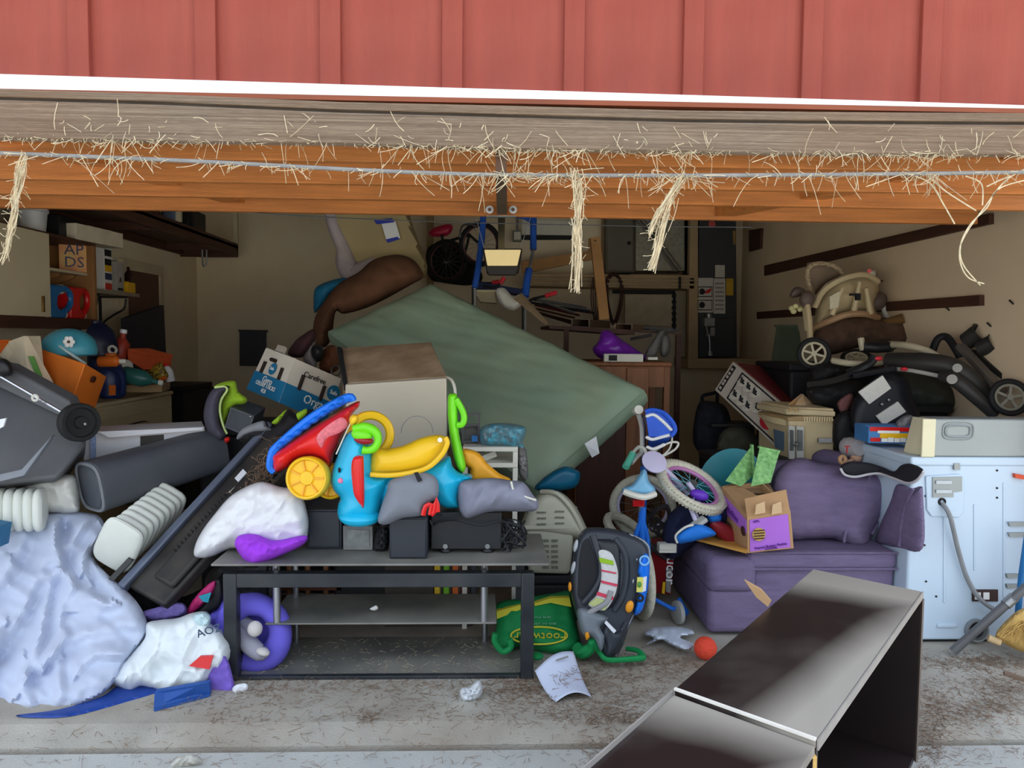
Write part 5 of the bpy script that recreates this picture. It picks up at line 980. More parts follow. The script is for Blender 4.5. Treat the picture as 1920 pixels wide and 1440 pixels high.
mk('face_dot', B().ell(P(*s3([(535, 622)])[0], 3.235), (.006, .006, .012), nu=10, nv=6), ink, el); mk('cheek', B().ell(P(*s3([(543, 690)])[0], 3.225), (.012, .006, .012), nu=10, nv=6), M('pink print', (236, 130, 170), .5), el)
mk('top_knob', B().pillow(s3([(600, 290), (620, 265), (655, 270), (655, 310), (630, 335), (605, 330)]), 3.25, .03, 8, 3), ty, el); mk('knob_string', B().tube([P(*s3([(605, 325)])[0], 3.25), P(*s3([(560, 420)])[0], 3.22), P(*s3([(515, 520)])[0], 3.22)], .003, 5), offw, el)
mk('push_handle', B().pillow(s3([(1235, 150), (1262, 128), (1295, 150), (1300, 300), (1308, 400), (1330, 500), (1348, 600), (1325, 638), (1290, 600), (1262, 500), (1242, 380), (1232, 250)]), 3.42, .04, 10, 3), tg, el)
mk('handle_loop', B().tube([P(x, y, 3.39) for x, y in s3([(1285, 165), (1325, 235), (1338, 290), (1322, 330), (1290, 330)])], .014, 8, sm=4), tg, el)
mk('rear_flap', B().pillow(s3([(1320, 490), (1400, 495), (1450, 530), (1490, 580), (1560, 640), (1640, 692), (1390, 700), (1375, 620), (1330, 580)]), 3.5, .04, 12, 4), M('amber toy plastic', (238, 168, 44), .4), el)
mk('logo_sticker', B().cyl(P(*s3([(1182, 428)])[0], 3.22), P(*s3([(1182, 428)])[0], 3.235), .01, 12), wht, el)
# red wagon toy
wg = thing('toy_wagon', 'red toy wagon with a blue rim and yellow wheels tipped on the pile', 'toy wagon', P(580, 945, 3.4))
mk('tub', B().pillow(s3([(98, 560), (130, 500), (380, 335), (640, 185), (662, 212), (620, 262), (600, 335), (560, 400), (530, 460), (500, 520), (478, 600), (420, 560), (340, 535), (250, 560), (205, 605), (120, 632)]), lambda x, y: 3.4, .12, 26, 4.5, back=1.2), tr_, wg)
mk('rim', B().tube([P(x, y, 3.36) for x, y in s3([(118, 635), (92, 600), (105, 520), (140, 470), (330, 310), (480, 215), (600, 155), (625, 180)])], [.014, .018, .02, .02, .022, .022, .02, .014], 8, sm=4), tb, wg)
for k in range(8): x, y = 150 + k * 55, 462 - k * 40; mk('rim_rib', B().ell(P(*s3([(x + 10, y - 4)])[0], 3.35), (.022, .03, .014), (0, -38, 0), nu=10, nv=6), tb, wg)
mk('pale_decal', B().pillow(s3([(395, 395), (540, 285), (590, 330), (540, 380), (450, 420), (420, 480)]), 3.275, .006, 10, 4), M('pink sparkle decal', (222, 110, 120), .4, .2, 80), wg)
def twheel(par, c, ax, R, m_):
    c = V(c); a = V(ax).normalized(); u = V((1, 0, 0)); u = (u - a * u.dot(a)).normalized(); v = a.cross(u)
    o = mk('wheel', B().lathe([(R * .96, -.03), (R, -.022), (R, .02), (R * .93, .03), (R * .86, .028), (R * .8, .014), (R * .36, .014), (R * .3, .024), (R * .1, .026)], c, a, 32), m_, par)
    b = B()
    for k in range(7):
        th_ = 2 * math.pi * k / 7; e = u * math.cos(th_) + v * math.sin(th_); b.bar(c + e * R * .28 + a * .018, c + e * R * .82 + a * .018, R * .06, .012, a)
    mk('wheel_spokes', b, M('amber toy plastic', (238, 168, 44), .4), o); return o
twheel(wg, P(578, 896, 3.28), (-.12, -1, .12), .092, ty); twheel(wg, P(622, 902, 3.45), (-.12, -1, .1), .08, ty)
# grey cushions
gc = M('grey nylon cushion', (128, 132, 142), .7, .05, 8, .05, 40)
t = thing('seat_cushion', 'plain grey padded cushion with a small black tag against the elephant', 'cushion', P(770, 985, 3.22)); mk('pad', B().pillow(s3([(862, 690), (960, 652), (1060, 636), (1130, 650), (1168, 690), (1175, 750), (1160, 805), (1085, 850), (1060, 912), (940, 930), (840, 972), (785, 955), (800, 870), (838, 760)]), 3.24, .06, 30, 4), gc, t)
mk('black_tag', B().hexa([P(x, y, 3.17) for x, y in s3([(1015, 640), (1040, 636), (1068, 690), (1040, 700)])], (0, .01, 0)), ink, t); mk('red_buckle', B().tube([P(x, y, 3.2) for x, y in s3([(1075, 912), (1090, 855), (1130, 845), (1120, 905), (1145, 890), (1160, 805), (1168, 890)])], .011, 6, sm=2), tr_, t)
t = thing('infant_insert', 'wrinkled grey padded insert on the right end of the stand', 'cushion', P(930, 970, 3.3)); mk('pad', B().pillow(s3([(1312, 702), (1400, 680), (1520, 672), (1640, 688), (1720, 700), (1780, 780), (1812, 825), (1800, 880), (1700, 888), (1500, 890), (1362, 932), (1312, 890), (1298, 790)]), 3.32, .09, 30, 4, wr=.018, ws=.05, ang=-60, an=.35), M('grey violet nylon', (134, 136, 154), .7, .05), t)
mk('piping', B().tube([P(x, y, 3.24) for x, y in s3([(1640, 695), (1660, 760), (1720, 790), (1800, 815)])], .005, 6, sm=4), offw, t)
# behind right end: white shelf, nappy pack, dark frame
t = thing('white_shelf', 'small white open shelf standing behind the grey insert', 'shelf', P(925, 960, 3.95)); b = B(); 
for y in (838, 868): mk('shelf_board', B().span(P(868, y, 3.8), V((P(970, y, 3.8).x, .75, P(970, y + 9, 3.8).z))), offw, t, bevel=.003)
for x in (868, 962): mk('side_post', B().span(P(x, 838, 3.81), V((P(x + 9, 838, 3.81).x, .44, 0))), offw, t)
mk('cross_brace', B().bar(P(880, 870, 3.9), P(930, 850, 3.9), .02, .03), offw, t)
t = thing('nappy_pack', 'torn grey and teal plastic pack on the white shelf', 'pack', P(945, 840, 3.9)); mk('bag', B().pillow([(900, 808), (912, 796), (945, 793), (975, 797), (987, 806), (980, 830), (984, 842), (940, 838), (903, 834)], 3.9, .09, 14, 3.5, wr=.02, ws=.1), M('grey teal film', (120, 128, 130), .35, .2, 30, rgb2=(70, 160, 184)), t); mk('torn_tail', B().pillow([(965, 835), (984, 838), (990, 870), (988, 900), (975, 895), (970, 865)], 3.88, .04, 8, 3, wr=.015, ws=.15), M('grey film', (112, 110, 110), .35), t)
t = thing('wire_rack', 'small dark metal rack beside the lime handle', 'rack', P(882, 830, 3.95)); b = B()
for x in (868, 898):
    for dd in (3.9, 4.02): mk('post', B().bar(P(x, 775, dd), P(x, 832, dd), .012, .012), M('dark grey steel', (74, 74, 74), .5), t)
for y in (778, 798, 828):
    for dd in (3.9, 4.02): mk('rail', B().bar(P(868, y, dd), P(898, y - 2, dd), .012, .012), M('dark grey steel', (74, 74, 74), .5), t)
mk('side_panel', B().hexa([P(870, 798, 3.93), P(896, 797, 3.93), P(896, 826, 3.93), P(870, 828, 3.93)], (0, .06, 0)), M('dim grey', (88, 86, 82), .6), t); mk('blue_tab', B().box(P(890, 822, 3.89), (.03, .02, .03)), blue_p, t)
# translucent white bag with purple fleece
s5 = K(380, 940, .3854)
t = thing('plastic_bag', 'milky white plastic sack holding purple fleece on the left of the stand', 'bag', P(470, 1050, 3.35))
mk('purple_fleece', B().pillow(s5([(155, 205), (180, 165), (260, 160), (350, 190), (500, 165), (490, 210), (380, 265), (300, 300), (255, 315), (215, 300), (175, 250)]), lambda x, y: 3.28, .07, 22, 3, wr=.035, ws=.018, ridge=2), M('bright purple fleece', (160, 60, 220), .9, .1), t)
mk('sack', B().pillow(s5([(-35, 210), (0, 140), (60, 60), (130, -20), (210, -70), (290, -95), (380, -70), (470, -50), (510, 60), (515, 130), (500, 190), (440, 225), (330, 250), (200, 230), (120, 235), (60, 262), (10, 275), (-40, 265)]), lambda x, y: 3.42 - (x - 400) / 180 * .03, .11, 40, 3.5, wr=.045, ws=.009, ang=40, an=1.6, ridge=2, seed=8), M('milky plastic film', (224, 224, 226), .35, .06, 8, ss=.2), t)
# ================================================================== left front
s4 = K(0, 860, .3472)
cart_m = M('charcoal bin plastic', (88, 90, 94), .5, .08, 5, .05, 60, dust=(104, 102, 100), dscale=3, damt=.5)
wb = thing('wheeled_bin', 'charcoal wheeled rubbish bin tipped over at the left edge', 'wheelie bin', P(60, 900, 3.8))
mk('body', B().hexa([P(-80, 668, 3.95), P(125, 770, 3.85), P(165, 830, 3.75), P(108, 898, 3.6), P(-80, 915, 3.5)], (-.16, .3, -.1)), cart_m, wb, bevel=.025, seg=3)
mk('raised_panel', B().hexa([P(-70, 905, 3.47), P(40, 880, 3.5), P(98, 815, 3.62), P(90, 830, 3.6), P(45, 892, 3.48), P(-60, 918, 3.46)], (0, .03, 0)), M('pale edge plastic', (124, 128, 134), .5), wb, bevel=.004)
mk('rim_band', B().hexa([P(-80, 672, 3.85), P(18, 690, 3.84), P(130, 752, 3.8), P(140, 776, 3.8), P(120, 785, 3.79), P(-80, 690, 3.84)], (0, .08, .02)), cart_m, wb, bevel=.008)
mk('axle', B().tube([P(-60, 672, 3.8), P(0, 706, 3.77), P(135, 784, 3.72)], .008, 8), chrome, wb)
mk('axle_clip', B().torus(P(66, 746, 3.7), (0, -1, 0), .013, .006, 14, 6), offw, wb)
wh = mk('wheel', B().lathe([(.06, -.03), (.085, -.03), (.09, -.02), (.09, .02), (.085, .03), (.07, .03), (.066, .015), (.03, .012), (.026, .03), (.01, .03)], P(148, 792, 3.66), (.75, -.65, .05), 28), blk, wb)
mk('wheel_bolts', B().ell(P(160, 795, 3.62), (.008, .008, .008), nu=8, nv=6), galv, wh)
mk('lid_hinge', B().pillow([(-40, 690), (0, 672), (20, 680), (24, 700), (10, 706), (-40, 712)], 3.8, .06, 12, 4), black_p, wb)
mk('white_sticker', B().hexa([P(-10, 788, 3.45), P(11, 784, 3.46), P(6, 800, 3.45), P(-10, 808, 3.44)], (0, .01, 0)), paper, wb)
gb = thing('waste_bin', 'grey round-cornered waste bin lying on its side', 'waste bin', P(270, 950, 3.95))
def rr_ring(c, t_, ru, rv, upv=(0, 0, 1), n=24, p=.55):
    t_ = V(t_).normalized(); u = t_.cross(V(upv)).normalized(); v = u.cross(t_); sg = lambda q: math.copysign(abs(q) ** p, q)
    return [V(c) + u * (ru * sg(math.cos(2 * math.pi * k / n))) + v * (rv * sg(math.sin(2 * math.pi * k / n))) for k in range(n)]
ca_, cb_ = P(170, 913, 3.72), P(405, 842, 4.25); tv = cb_ - ca_; rg = []
for s_, r_ in ((0, .6), (0, .93), (.01, 1), (.5, .97), (1, .94)): rg.append(rr_ring(ca_ + tv * s_, tv, .12 * r_, .122 * r_))
gbm = M('slate grey bin plastic', (76, 80, 88), .5, .06, 4, dust=(104, 104, 104), dscale=3, damt=.4)
mk('body', B().loft(rg), gbm, gb); mk('base_rim', B().tube(rr_ring(ca_ + tv * -.005, tv, .112, .114), .008, 6, closed=True), M('pale grey edge', (120, 122, 126), .5), gb); mk('base_panel', B().loft([rr_ring(ca_ - tv * .004, tv, .09, .092), rr_ring(ca_ + tv * .01, tv, .09, .092)]), gbm, gb)
wc = thing('white_carton', 'long white carton with a cut-out handle behind the grey waste bin', 'box', P(270, 860, 4.1))
wcm = M('white gloss card', (216, 216, 220), .5, .03)
mk('front', B().hexa([P(156, 812, 4.05), P(383, 800, 4.2), P(386, 850, 4.2), P(158, 866, 4.05)], (0, .01, 0)), wcm, wc)
mk('top', B().hexa([P(156, 811, 4.04), P(383, 801, 4.19), P(378, 790, 4.45), P(160, 800, 4.4)], (0, 0, -.008)), wcm, wc); mk('bottom', B().hexa([P(158, 866, 4.05), P(386, 850, 4.2), P(380, 842, 4.45), P(165, 850, 4.4)], (0, 0, .008)), wcm, wc); mk('back', B().hexa([P(160, 800, 4.4), P(378, 790, 4.45), P(380, 842, 4.45), P(165, 850, 4.4)], (0, .008, 0)), wcm, wc)
mk('window', B().hexa([P(263, 818, 4.115), P(306, 815, 4.14), P(306, 838, 4.14), P(263, 842, 4.115)], (0, .02, 0)), M('dark cut-out', (70, 66, 62), .8), wc); mk('flap', B().hexa([P(185, 809, 4.03), P(205, 820, 4.03), P(380, 806, 4.17), P(383, 801, 4.17)], (0, -.006, 0)), wcm, wc)
mk('blue_text', B().hexa([P(170, 818, 4.045), P(180, 818, 4.05), P(180, 860, 4.05), P(170, 862, 4.045)], (0, -.004, 0)), M('pale blue print', (150, 170, 210), .7, .25, 90), wc)
# white sack and second radiator at left edge
mk('white_sack', B().pillow(s4([(60, 210), (110, 150), (220, 100), (330, 85), (400, 90), (425, 150), (430, 230), (420, 290), (300, 300), (180, 290), (90, 270)]), 3.78, .1, 26, 5, wr=.04, ws=.015, ridge=2), M('translucent white film', (206, 204, 196), .4, .06, ss=.2), None, 'white plastic sack behind the pale blue comforter', 'bag')
radm = M('aged white enamel', (216, 218, 208), .4, .05, 4)
def fin(c, n_, up, hw, hh, th_):
    n_ = V(n_).normalized(); u = V(up); u = (u - n_ * u.dot(n_)).normalized(); r_ = u.cross(n_)
    ring = []
    N_ = 24; sg = lambda q: math.copysign(abs(q) ** .5, q)
    for k in range(N_): a = 2 * math.pi * k / N_; ring.append(r_ * hw * sg(math.cos(a)) + u * hh * sg(math.sin(a)))
    return B().loft([[V(c) + p * s_ + n_ * z for p in ring] for s_, z in ((.84, -th_), (.97, -th_ * .5), (1, 0), (.97, th_ * .5), (.84, th_))])
r1 = thing('oil_radiator', 'white ribbed oil radiator tipped beside the black television', 'radiator', P(240, 1085, 3.6))
c0, c1 = P(222, 1022, 3.55), P(318, 942, 3.95); ax = (c1 - c0).normalized(); upv = P(250, 975, 3.5) - P(205, 1070, 3.6)
mk('end_panel', fin(c0, ax, upv, .1, .135, .02), radm, r1)
for k in range(8): mk('fin', fin(c0.lerp(c1, (k + 1.2) / 9), ax, upv, .088, .12, .022), radm, r1)
mk('panel_edge', B().hexa([P(203, 1085, 3.5), P(212, 1090, 3.5), P(248, 1052, 3.52), P(240, 1046, 3.52)], (0, .03, 0)), M('dark edge', (60, 60, 60), .6), r1)
r2 = thing('oil_radiator', 'white ribbed oil radiator half hidden at the left edge', 'radiator', P(30, 1010, 3.6))
for k in range(6): mk('fin', fin(P(-14 + k * 18, 955, 3.62), (1, .35, 0), (0, .1, 1), .09, .1, .02), radm, r2)
mk('blue_box', B().box(P(-14, 1000, 3.45), (.1, .1, .1), (0, 10, 0)), M('blue yellow box', (46, 110, 150), .6), None, 'small blue box at the left edge under the radiator', 'box', bevel=.004)
# comforter
FL = [([(178, 975), (150, 1010), (118, 1060), (100, 1120), (85, 1200), (60, 1260)], 9, .045), ([(120, 965), (112, 1020), (90, 1080), (50, 1160), (0, 1230)], 10, .04), ([(115, 985), (124, 1050), (150, 1090), (205, 1120)], 9, .05),
      ([(60, 970), (50, 1030), (20, 1090), (-40, 1150)], 12, .04), ([(150, 1090), (120, 1160), (130, 1190), (90, 1250)], 8, .035), ([(270, 1175), (220, 1190), (160, 1200), (100, 1240), (40, 1300)], 10, .03), ([(240, 1130), (190, 1150), (150, 1150)], 12, .03),
      ([(120, 1240), (125, 1280), (120, 1330)], 9, .03), ([(50, 1240), (60, 1290), (70, 1330)], 9, .025), ([(10, 1180), (-10, 1260), (0, 1330)], 9, .03), ([(230, 1240), (180, 1240), (150, 1265)], 8, .025), ([(190, 1020), (165, 1050), (170, 1085)], 7, .04), ([(30, 1050), (60, 1070), (100, 1065)], 8, .03)]
FLS = [(cat_rom([V((x, y, 0)) for x, y in p], 5), w_, a_) for p, w_, a_ in FL]
def folds(x, y):
    h = .008 * noise.noise(V((x * .06, y * .06, 3))); q = V((x, y, 0))
    for pts, w_, a_ in FLS:
        best = 1e9; sgn = 1
        for i in range(len(pts) - 1):
            e = pts[i + 1] - pts[i]; t = max(0, min(1, (q - pts[i]).dot(e) / (e.dot(e) + 1e-6))); r_ = q - (pts[i] + e * t); l = r_.length
            if l < best: best = l; sgn = 1 if e.x * r_.y - e.y * r_.x > 0 else -1
        s_ = best * sgn / (w_ * 1.35); h += a_ * .8 * (math.exp(-(s_ - 1.1) ** 2) - .7 * math.exp(-(s_ + .4) ** 2 * 1.3))
    return h
cf = M('pale blue cotton', (190, 198, 218), .9, .04, 5, .15, 90)
mk('comforter', B().pillow([(-90, 985), (-20, 1005), (20, 985), (60, 966), (120, 960), (178, 964), (196, 985), (190, 1010), (174, 1042), (205, 1080), (250, 1120), (274, 1160), (274, 1190), (240, 1235), (205, 1290), (150, 1322), (80, 1334), (0, 1338), (-90, 1338)],
    lambda x, y: 3.78 - (y - 960) / 378 * .72 + .03 * math.sin(x / 60 + y / 90), .07, 30, 5.5, wr=.028, ws=.016, ang=-62, an=1.5, seed=4, back=.6, hf=folds), cf, None, 'rumpled pale blue comforter spilling onto the floor at left', 'comforter')
mk('blue_tarp', B().pillow([(30, 1341), (110, 1330), (190, 1306), (226, 1284), (290, 1282), (302, 1296), (245, 1314), (140, 1342), (70, 1346)], lambda x, y: (1.455 * F) / (y - 631 - (x - 910) * .0088), .015, 10, 5, wr=.006, ws=.05, back=.1), M('royal blue tarp', (30, 66, 148), .5, .1), None, 'royal blue tarp edge under the comforter', 'tarp')
t = thing('shopping_bag', 'white plastic shopping bag with a red logo lying on the floor', 'bag', P(320, 1298, 3.2))
dsb = lambda x, y: 3.34 - (y - 1150) / 148 * .15
mk('bag', B().pillow(s4([(575, 1190), (640, 1120), (700, 1060), (780, 970), (790, 890), (870, 870), (960, 860), (1040, 832), (1120, 828), (1140, 890), (1205, 935), (1252, 1030), (1215, 1130), (1130, 1200), (1050, 1250), (900, 1262), (770, 1232), (705, 1260), (630, 1230)]), dsb, .1, 28, 3.4, wr=.05, ws=.0085, ang=30, an=1.5, ridge=2, seed=6), M('white bag film', (222, 228, 230), .4, .04), t)
q = s4([(1020, 1120), (1080, 1068), (1150, 1066), (1130, 1138)]); mk('red_logo', B().hexa([P(x, y, dsb(x, y) - .125) for x, y in q], (0, .012, 0)), red_p, t)
text(t, 'AOZ', P(392, 1183, 3.155), (1, 0, .3), (-.3, -.2, 1), .05, M('slate print', (70, 90, 110), .6))
mk('bag_knot', B().pillow([(358, 1165), (366, 1150), (385, 1147), (396, 1158), (390, 1176), (370, 1178)], 3.26, .05, 10, 3, wr=.02, ws=.05, ridge=2), M('pale aqua film', (196, 220, 224), .35), t)
t = thing('blue_folder', 'flat royal blue plastic folder on the floor below the shopping bag', 'folder', PZ(340, 1310, 0)); mk('cover', B().hexa([PZ(290, 1298, .05), PZ(392, 1280, .06), PZ(394, 1303, .003), PZ(288, 1332, .003)], (0, .02, .004)), M('blue polypropylene', (44, 86, 160), .4), t); mk('spine', B().bar(PZ(289, 1331, .006), PZ(393, 1303, .006), .01, .01), M('blue polypropylene', (44, 86, 160), .4), t)
mk('purple_cloth', B().pillow([(392, 1235), (420, 1228), (434, 1260), (437, 1300), (395, 1312), (388, 1285)], 3.17, .02, 10, 4, wr=.01, ws=.06), M('lilac felt', (124, 98, 196), .9), None, 'lilac felt cloth hanging beside the stand leg', 'cloth')
mk('receipt', B().pillow([(436, 1290), (446, 1283), (462, 1282), (464, 1293), (450, 1300), (438, 1302)], 3.14, .012, 6, 3, wr=.006, ws=.1), paper, None, 'crumpled white receipt by the left stand leg', 'paper')
# indigo plush bed inside stand
t = thing('plush_bed', 'indigo round plush bed with a grey toy under the stand', 'plush toy', P(490, 1255, 3.35)); ind = M('indigo plush', (108, 98, 210), .9, .08, 12)
b = B(); c = P(480, 1185, 3.4); ringp = [P(474 + 52 * math.cos(a), 1186 + 54 * math.sin(a), 3.36 - .0 * math.sin(a)) for a in [2 * math.pi * k / 16 for k in range(16)]]; b.tube(ringp, [.05, .055, .06, .055, .05, .045, .04, .045, .05, .05, .055, .05, .05, .045, .05, .05], 12, closed=True, sm=2); mk('bolster', b, ind, t)
mk('cushion', B().ell(P(474, 1186, 3.44), (.11, .03, .11)), ind, t); gp = M('grey plush', (150, 148, 160), .95, .1)
mk('toy_arm', B().tube([P(450, 1180, 3.36), P(468, 1208, 3.3), P(488, 1224, 3.28), P(498, 1220, 3.3)], [.035, .04, .035, .02], 12, sm=4), gp, t); mk('toy_body', B().tube([P(448, 1160, 3.38), P(462, 1172, 3.36), P(474, 1178, 3.33)], .032, 12, sm=3), gp, t); mk('toy_paw', B().ell(P(478, 1179, 3.27), (.032, .03, .034)), M('cream plush', (206, 200, 196), .95), t); mk('sleeve_tip', B().ell(P(493, 1222, 3.26), (.03, .025, .016), (0, 20, 0)), M('cream plush', (206, 200, 196), .95), t)
mk('indigo_blanket', B().pillow([(388, 1160), (400, 1130), (425, 1118), (470, 1112), (500, 1130), (505, 1160), (470, 1150), (440, 1165), (415, 1185), (395, 1180)], 3.52, .06, 18, 4, wr=.02, ws=.06), ind, None, 'indigo blanket bunched behind the left stand leg', 'blanket')
# leaning black television
tv_ = thing('flat_television', 'black flat television leaning back out with vent slots and debris', 'television', P(300, 1130, 3.4))
A_, B_, C_, D_ = P(505, 792, 4.05), P(572, 838, 3.85), P(300, 1142, 3.35), P(222, 1100, 3.5); f = lerp4(A_, B_, C_, D_); n_ = (B_ - A_).cross(D_ - A_).normalized(); n_ = n_ if n_.y < 0 else -n_
mk('back_cover', B().hexa([f(.12, .02), f(1, .03), f(1, .98), f(.14, .98)], -n_ * .06), M('dusty black cover', (36, 34, 35), .55, .25, 6, dust=(92, 84, 72), dscale=5, damt=.5), tv_, bevel=.015, seg=3)
mk('bezel', B().hexa([A_ + n_ * .02, f(.17, 0) + n_ * .03, f(.2, 1) + n_ * .03, D_ + n_ * .02], -n_ * .07 + V((-.03, 0, 0))), M('slate bezel', (96, 104, 122), .4, .08), tv_, bevel=.012)
mk('lower_hump', B().hexa([f(.5, .1), f(.96, .1), f(.96, .9), f(.5, .9)], n_ * .03), M('dusty black cover', (36, 34, 35), .55), tv_, bevel=.02)
for k in range(16): u0 = .36; v0 = .42 + k * .022; mk('vent_slot', B().bar(f(u0, v0) + n_ * .003, f(u0 + .06, v0 + .004) + n_ * .003, .006, .004, n_), ink, tv_)
for k in range(12): v0 = .5 + k * .02; mk('vent_slot', B().bar(f(.47, v0) + n_ * .003, f(.495, v0 + .004) + n_ * .003, .008, .01, n_), M('grey vent', (110, 108, 104), .6), tv_)
mk('white_sticker', B().hexa([f(.3, .27), f(.42, .275), f(.42, .335), f(.3, .33)], n_ * .004), paper, tv_); mk('wall_bracket', B().tube([f(.55, .33) + n_ * .02, f(.75, .32) + n_ * .02, f(.7, .4) + n_ * .02, f(.5, .4) + n_ * .02], .008, 5, closed=True), offw, tv_)
b = B(); rr = random.Random(5)
for k in range(260):
    u, v = rr.gauss(.78, .13), rr.gauss(.18, .1)
    if not (.1 < u < 1 and .02 < v < .9): continue
    p = f(u, v) + n_ * .035; dr = V((rr.gauss(0, 1), rr.gauss(0, .4), rr.gauss(0, 1))).normalized() * rr.uniform(.02, .06); b.tube([p, p + dr * .5 + n_ * .012, p + dr], .0014, 3)
o = mk('dry_debris', b, straw2, tv_); o['kind'] = 'stuff'
# kite and cloths under it
t = thing('kite', 'pink, teal and black kite fabric tucked under the television', 'kite', P(385, 1150, 3.45)); mk('pink_panel', B().pillow([(345, 1160), (362, 1125), (390, 1096), (405, 1090), (400, 1110), (385, 1130)], 3.45, .02, 8, 3, wr=.008, ws=.08), M('magenta nylon', (180, 34, 100), .6), t); mk('teal_panel', B().hexa([P(372, 1118, 3.42), P(396, 1111, 3.42), P(390, 1130, 3.42), P(380, 1128, 3.42)], (0, .006, 0)), M('teal nylon', (40, 150, 170), .6), t); mk('black_panel', B().pillow([(395, 1095), (415, 1088), (416, 1130), (395, 1150), (345, 1162), (380, 1135)], 3.47, .02, 8, 3), black_p, t)
mk('violet_cloth', B().pillow([(265, 1150), (290, 1140), (340, 1130), (350, 1150), (320, 1162), (280, 1165)], 3.42, .03, 10, 4, wr=.012, ws=.06), M('grey violet cloth', (104, 90, 150), .9), None, 'grey-violet cloth below the leaning television', 'cloth')
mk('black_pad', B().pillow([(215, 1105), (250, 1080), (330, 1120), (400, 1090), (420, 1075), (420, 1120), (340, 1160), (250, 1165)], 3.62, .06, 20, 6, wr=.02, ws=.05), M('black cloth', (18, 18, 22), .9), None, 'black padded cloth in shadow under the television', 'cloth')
mk('bag_pile', B().pillow([(385, 1085), (430, 1050), (470, 1060), (520, 1070), (520, 1178), (430, 1180), (395, 1165)], 3.85, .05, 16, 6, wr=.02, ws=.06), M('dim grey film', (96, 94, 96), .5), None, 'dim grey plastic bunched behind the stand', 'plastic')
# bits seen behind the stand
t = thing('wooden_crate', 'reddish wooden rail crate behind the stand', 'crate', P(600, 1120, 4.0))
for k in range(3): mk('slat', B().span(P(460, 1075 + k * 22, 3.95), V((P(640, 1075 + k * 22, 3.95).x, .58, P(640, 1085 + k * 22, 3.95).z))), M('red brown slat', (104, 56, 40), .6), t)
for k, x in enumerate((465, 505, 540, 575, 610)): mk('post', B().cyl(V((P(x, 1060, 3.98).x, .6, 0)), V((P(x, 1060, 3.98).x, .6, P(x, 1058, 3.98).z)), .015, 10), M('tan turned wood', (156, 108, 72), .6), t)
cols = [(226, 190, 40), (120, 190, 40), (224, 110, 40), (150, 40, 46), (60, 60, 70)]
for k in range(5):
    b = B().box(P(820 + k * 17, 1066, 3.9) - V((0, 0, .05)), (.04, .12, .2)); b.box(P(820 + k * 17, 1066, 3.84) - V((0, 0, .05)), (.03, .01, .16)); mk('toy_block', b, M('block %d' % k, cols[k], .5), None, ('yellow', 'lime green', 'orange', 'dark red', 'dark grey')[k] + ' block seen through the gap under the top glass', 'block', bevel=.004)
tote('plastic_crate', 'dark low crate under the beige pet carrier', (.2, .5, 0), (.52, .95, .25), dk)
mk('low_crate', B().span((-.5, .44, 0), (-.06, .54, .32)).span((-.52, .43, .32), (-.05, .545, .345)), M('dim crate', (70, 62, 56), .7), None, 'dim low crate carrying coloured blocks behind the stand', 'crate', bevel=.005)
# ================================================================== right front
# purple sofa
pf = M('purple chenille', (116, 102, 134), .95, .14, 14, .5, 120, stretch=(.5, 1, 2.5), dust=(126, 112, 140), dscale=4, damt=.5)
so_ = thing('purple_sofa', 'worn purple chenille sofa section with loose cushions', 'sofa', (1.6, .7, 0))
xs0 = 1.10; yf0 = .26
mk('base', B().span((xs0, yf0 + .02, .02), (2.03, 1.12, .24)), pf, so_, bevel=.03, seg=3)
mk('chaise_cushion', B().span((xs0 - .01, yf0, .225), (1.335, 1.1, .40)), pf, so_, bevel=.045, seg=4)
mk('front_panel', B().span((1.325, yf0 + .04, .2), (2.03, .6, .345)), pf, so_, bevel=.015)
mk('seat_cushion', B().span((1.29, yf0 + .015, .335), (2.035, 1.0, .43)), pf, so_, bevel=.03, seg=4)
mk('backrest', B().span((1.3, .92, .2), (2.03, 1.1, .76)), pf, so_, bevel=.06, seg=4)
mk('cushion_piping', B().tube([V((1.29, yf0 + .012, .345)), V((2.03, yf0 + .012, .345))], .006, 6), pf, so_); mk('cushion_piping', B().tube([V((1.3, yf0 + .012, .425)), V((2.03, yf0 + .012, .425))], .005, 6), pf, so_)
k8 = K(1460, 800, .1805)
t = thing('back_cushion', 'big purple sofa cushion leaning forward, nearest the carton', 'cushion', P(1560, 1025, 3.9)); mk('pad', B().pillow(k8([(-60, 560), (0, 430), (130, 340), (260, 325), (400, 370), (620, 400), (900, 440), (1100, 470), (1190, 520), (1205, 590), (1150, 740), (1060, 950), (970, 1110), (945, 1210), (870, 1258), (740, 1240), (640, 1200), (540, 1160), (320, 1170), (150, 1180), (-30, 1150), (-60, 850)]), lambda x, y: 4.05 - (y - 860) / 170 * .18, .14, 36, 6, wr=.022, ws=.02, seed=7, back=.7), pf, t)
mk('cushion_piping', B().tube([P(x, y, d) for (x, y), d in zip(k8([(960, 480), (900, 640), (790, 880), (700, 1090), (680, 1200)]), (3.9, 3.86, 3.82, 3.78, 3.78))], .007, 6, sm=4), pf, t); mk('cushion_piping', B().tube([P(x, y, d) for (x, y), d in zip(k8([(1195, 540), (1150, 740), (1060, 950), (965, 1120)]), (4.0, 3.96, 3.9, 3.86))], .007, 6, sm=4), pf, t)
t = thing('back_cushion', 'narrow purple sofa cushion wedged beside the blue dryer', 'cushion', P(1690, 1030, 3.98)); mk('pad', B().pillow(k8([(1230, 600), (1380, 640), (1480, 620), (1500, 700), (1500, 1260), (1250, 1260), (1100, 1230), (1000, 1190), (1060, 1000), (1160, 780)]), lambda x, y: min(4.0, 1.985 * F / (x - 905)), .07, 26, 5, wr=.012, ws=.03), pf, t)
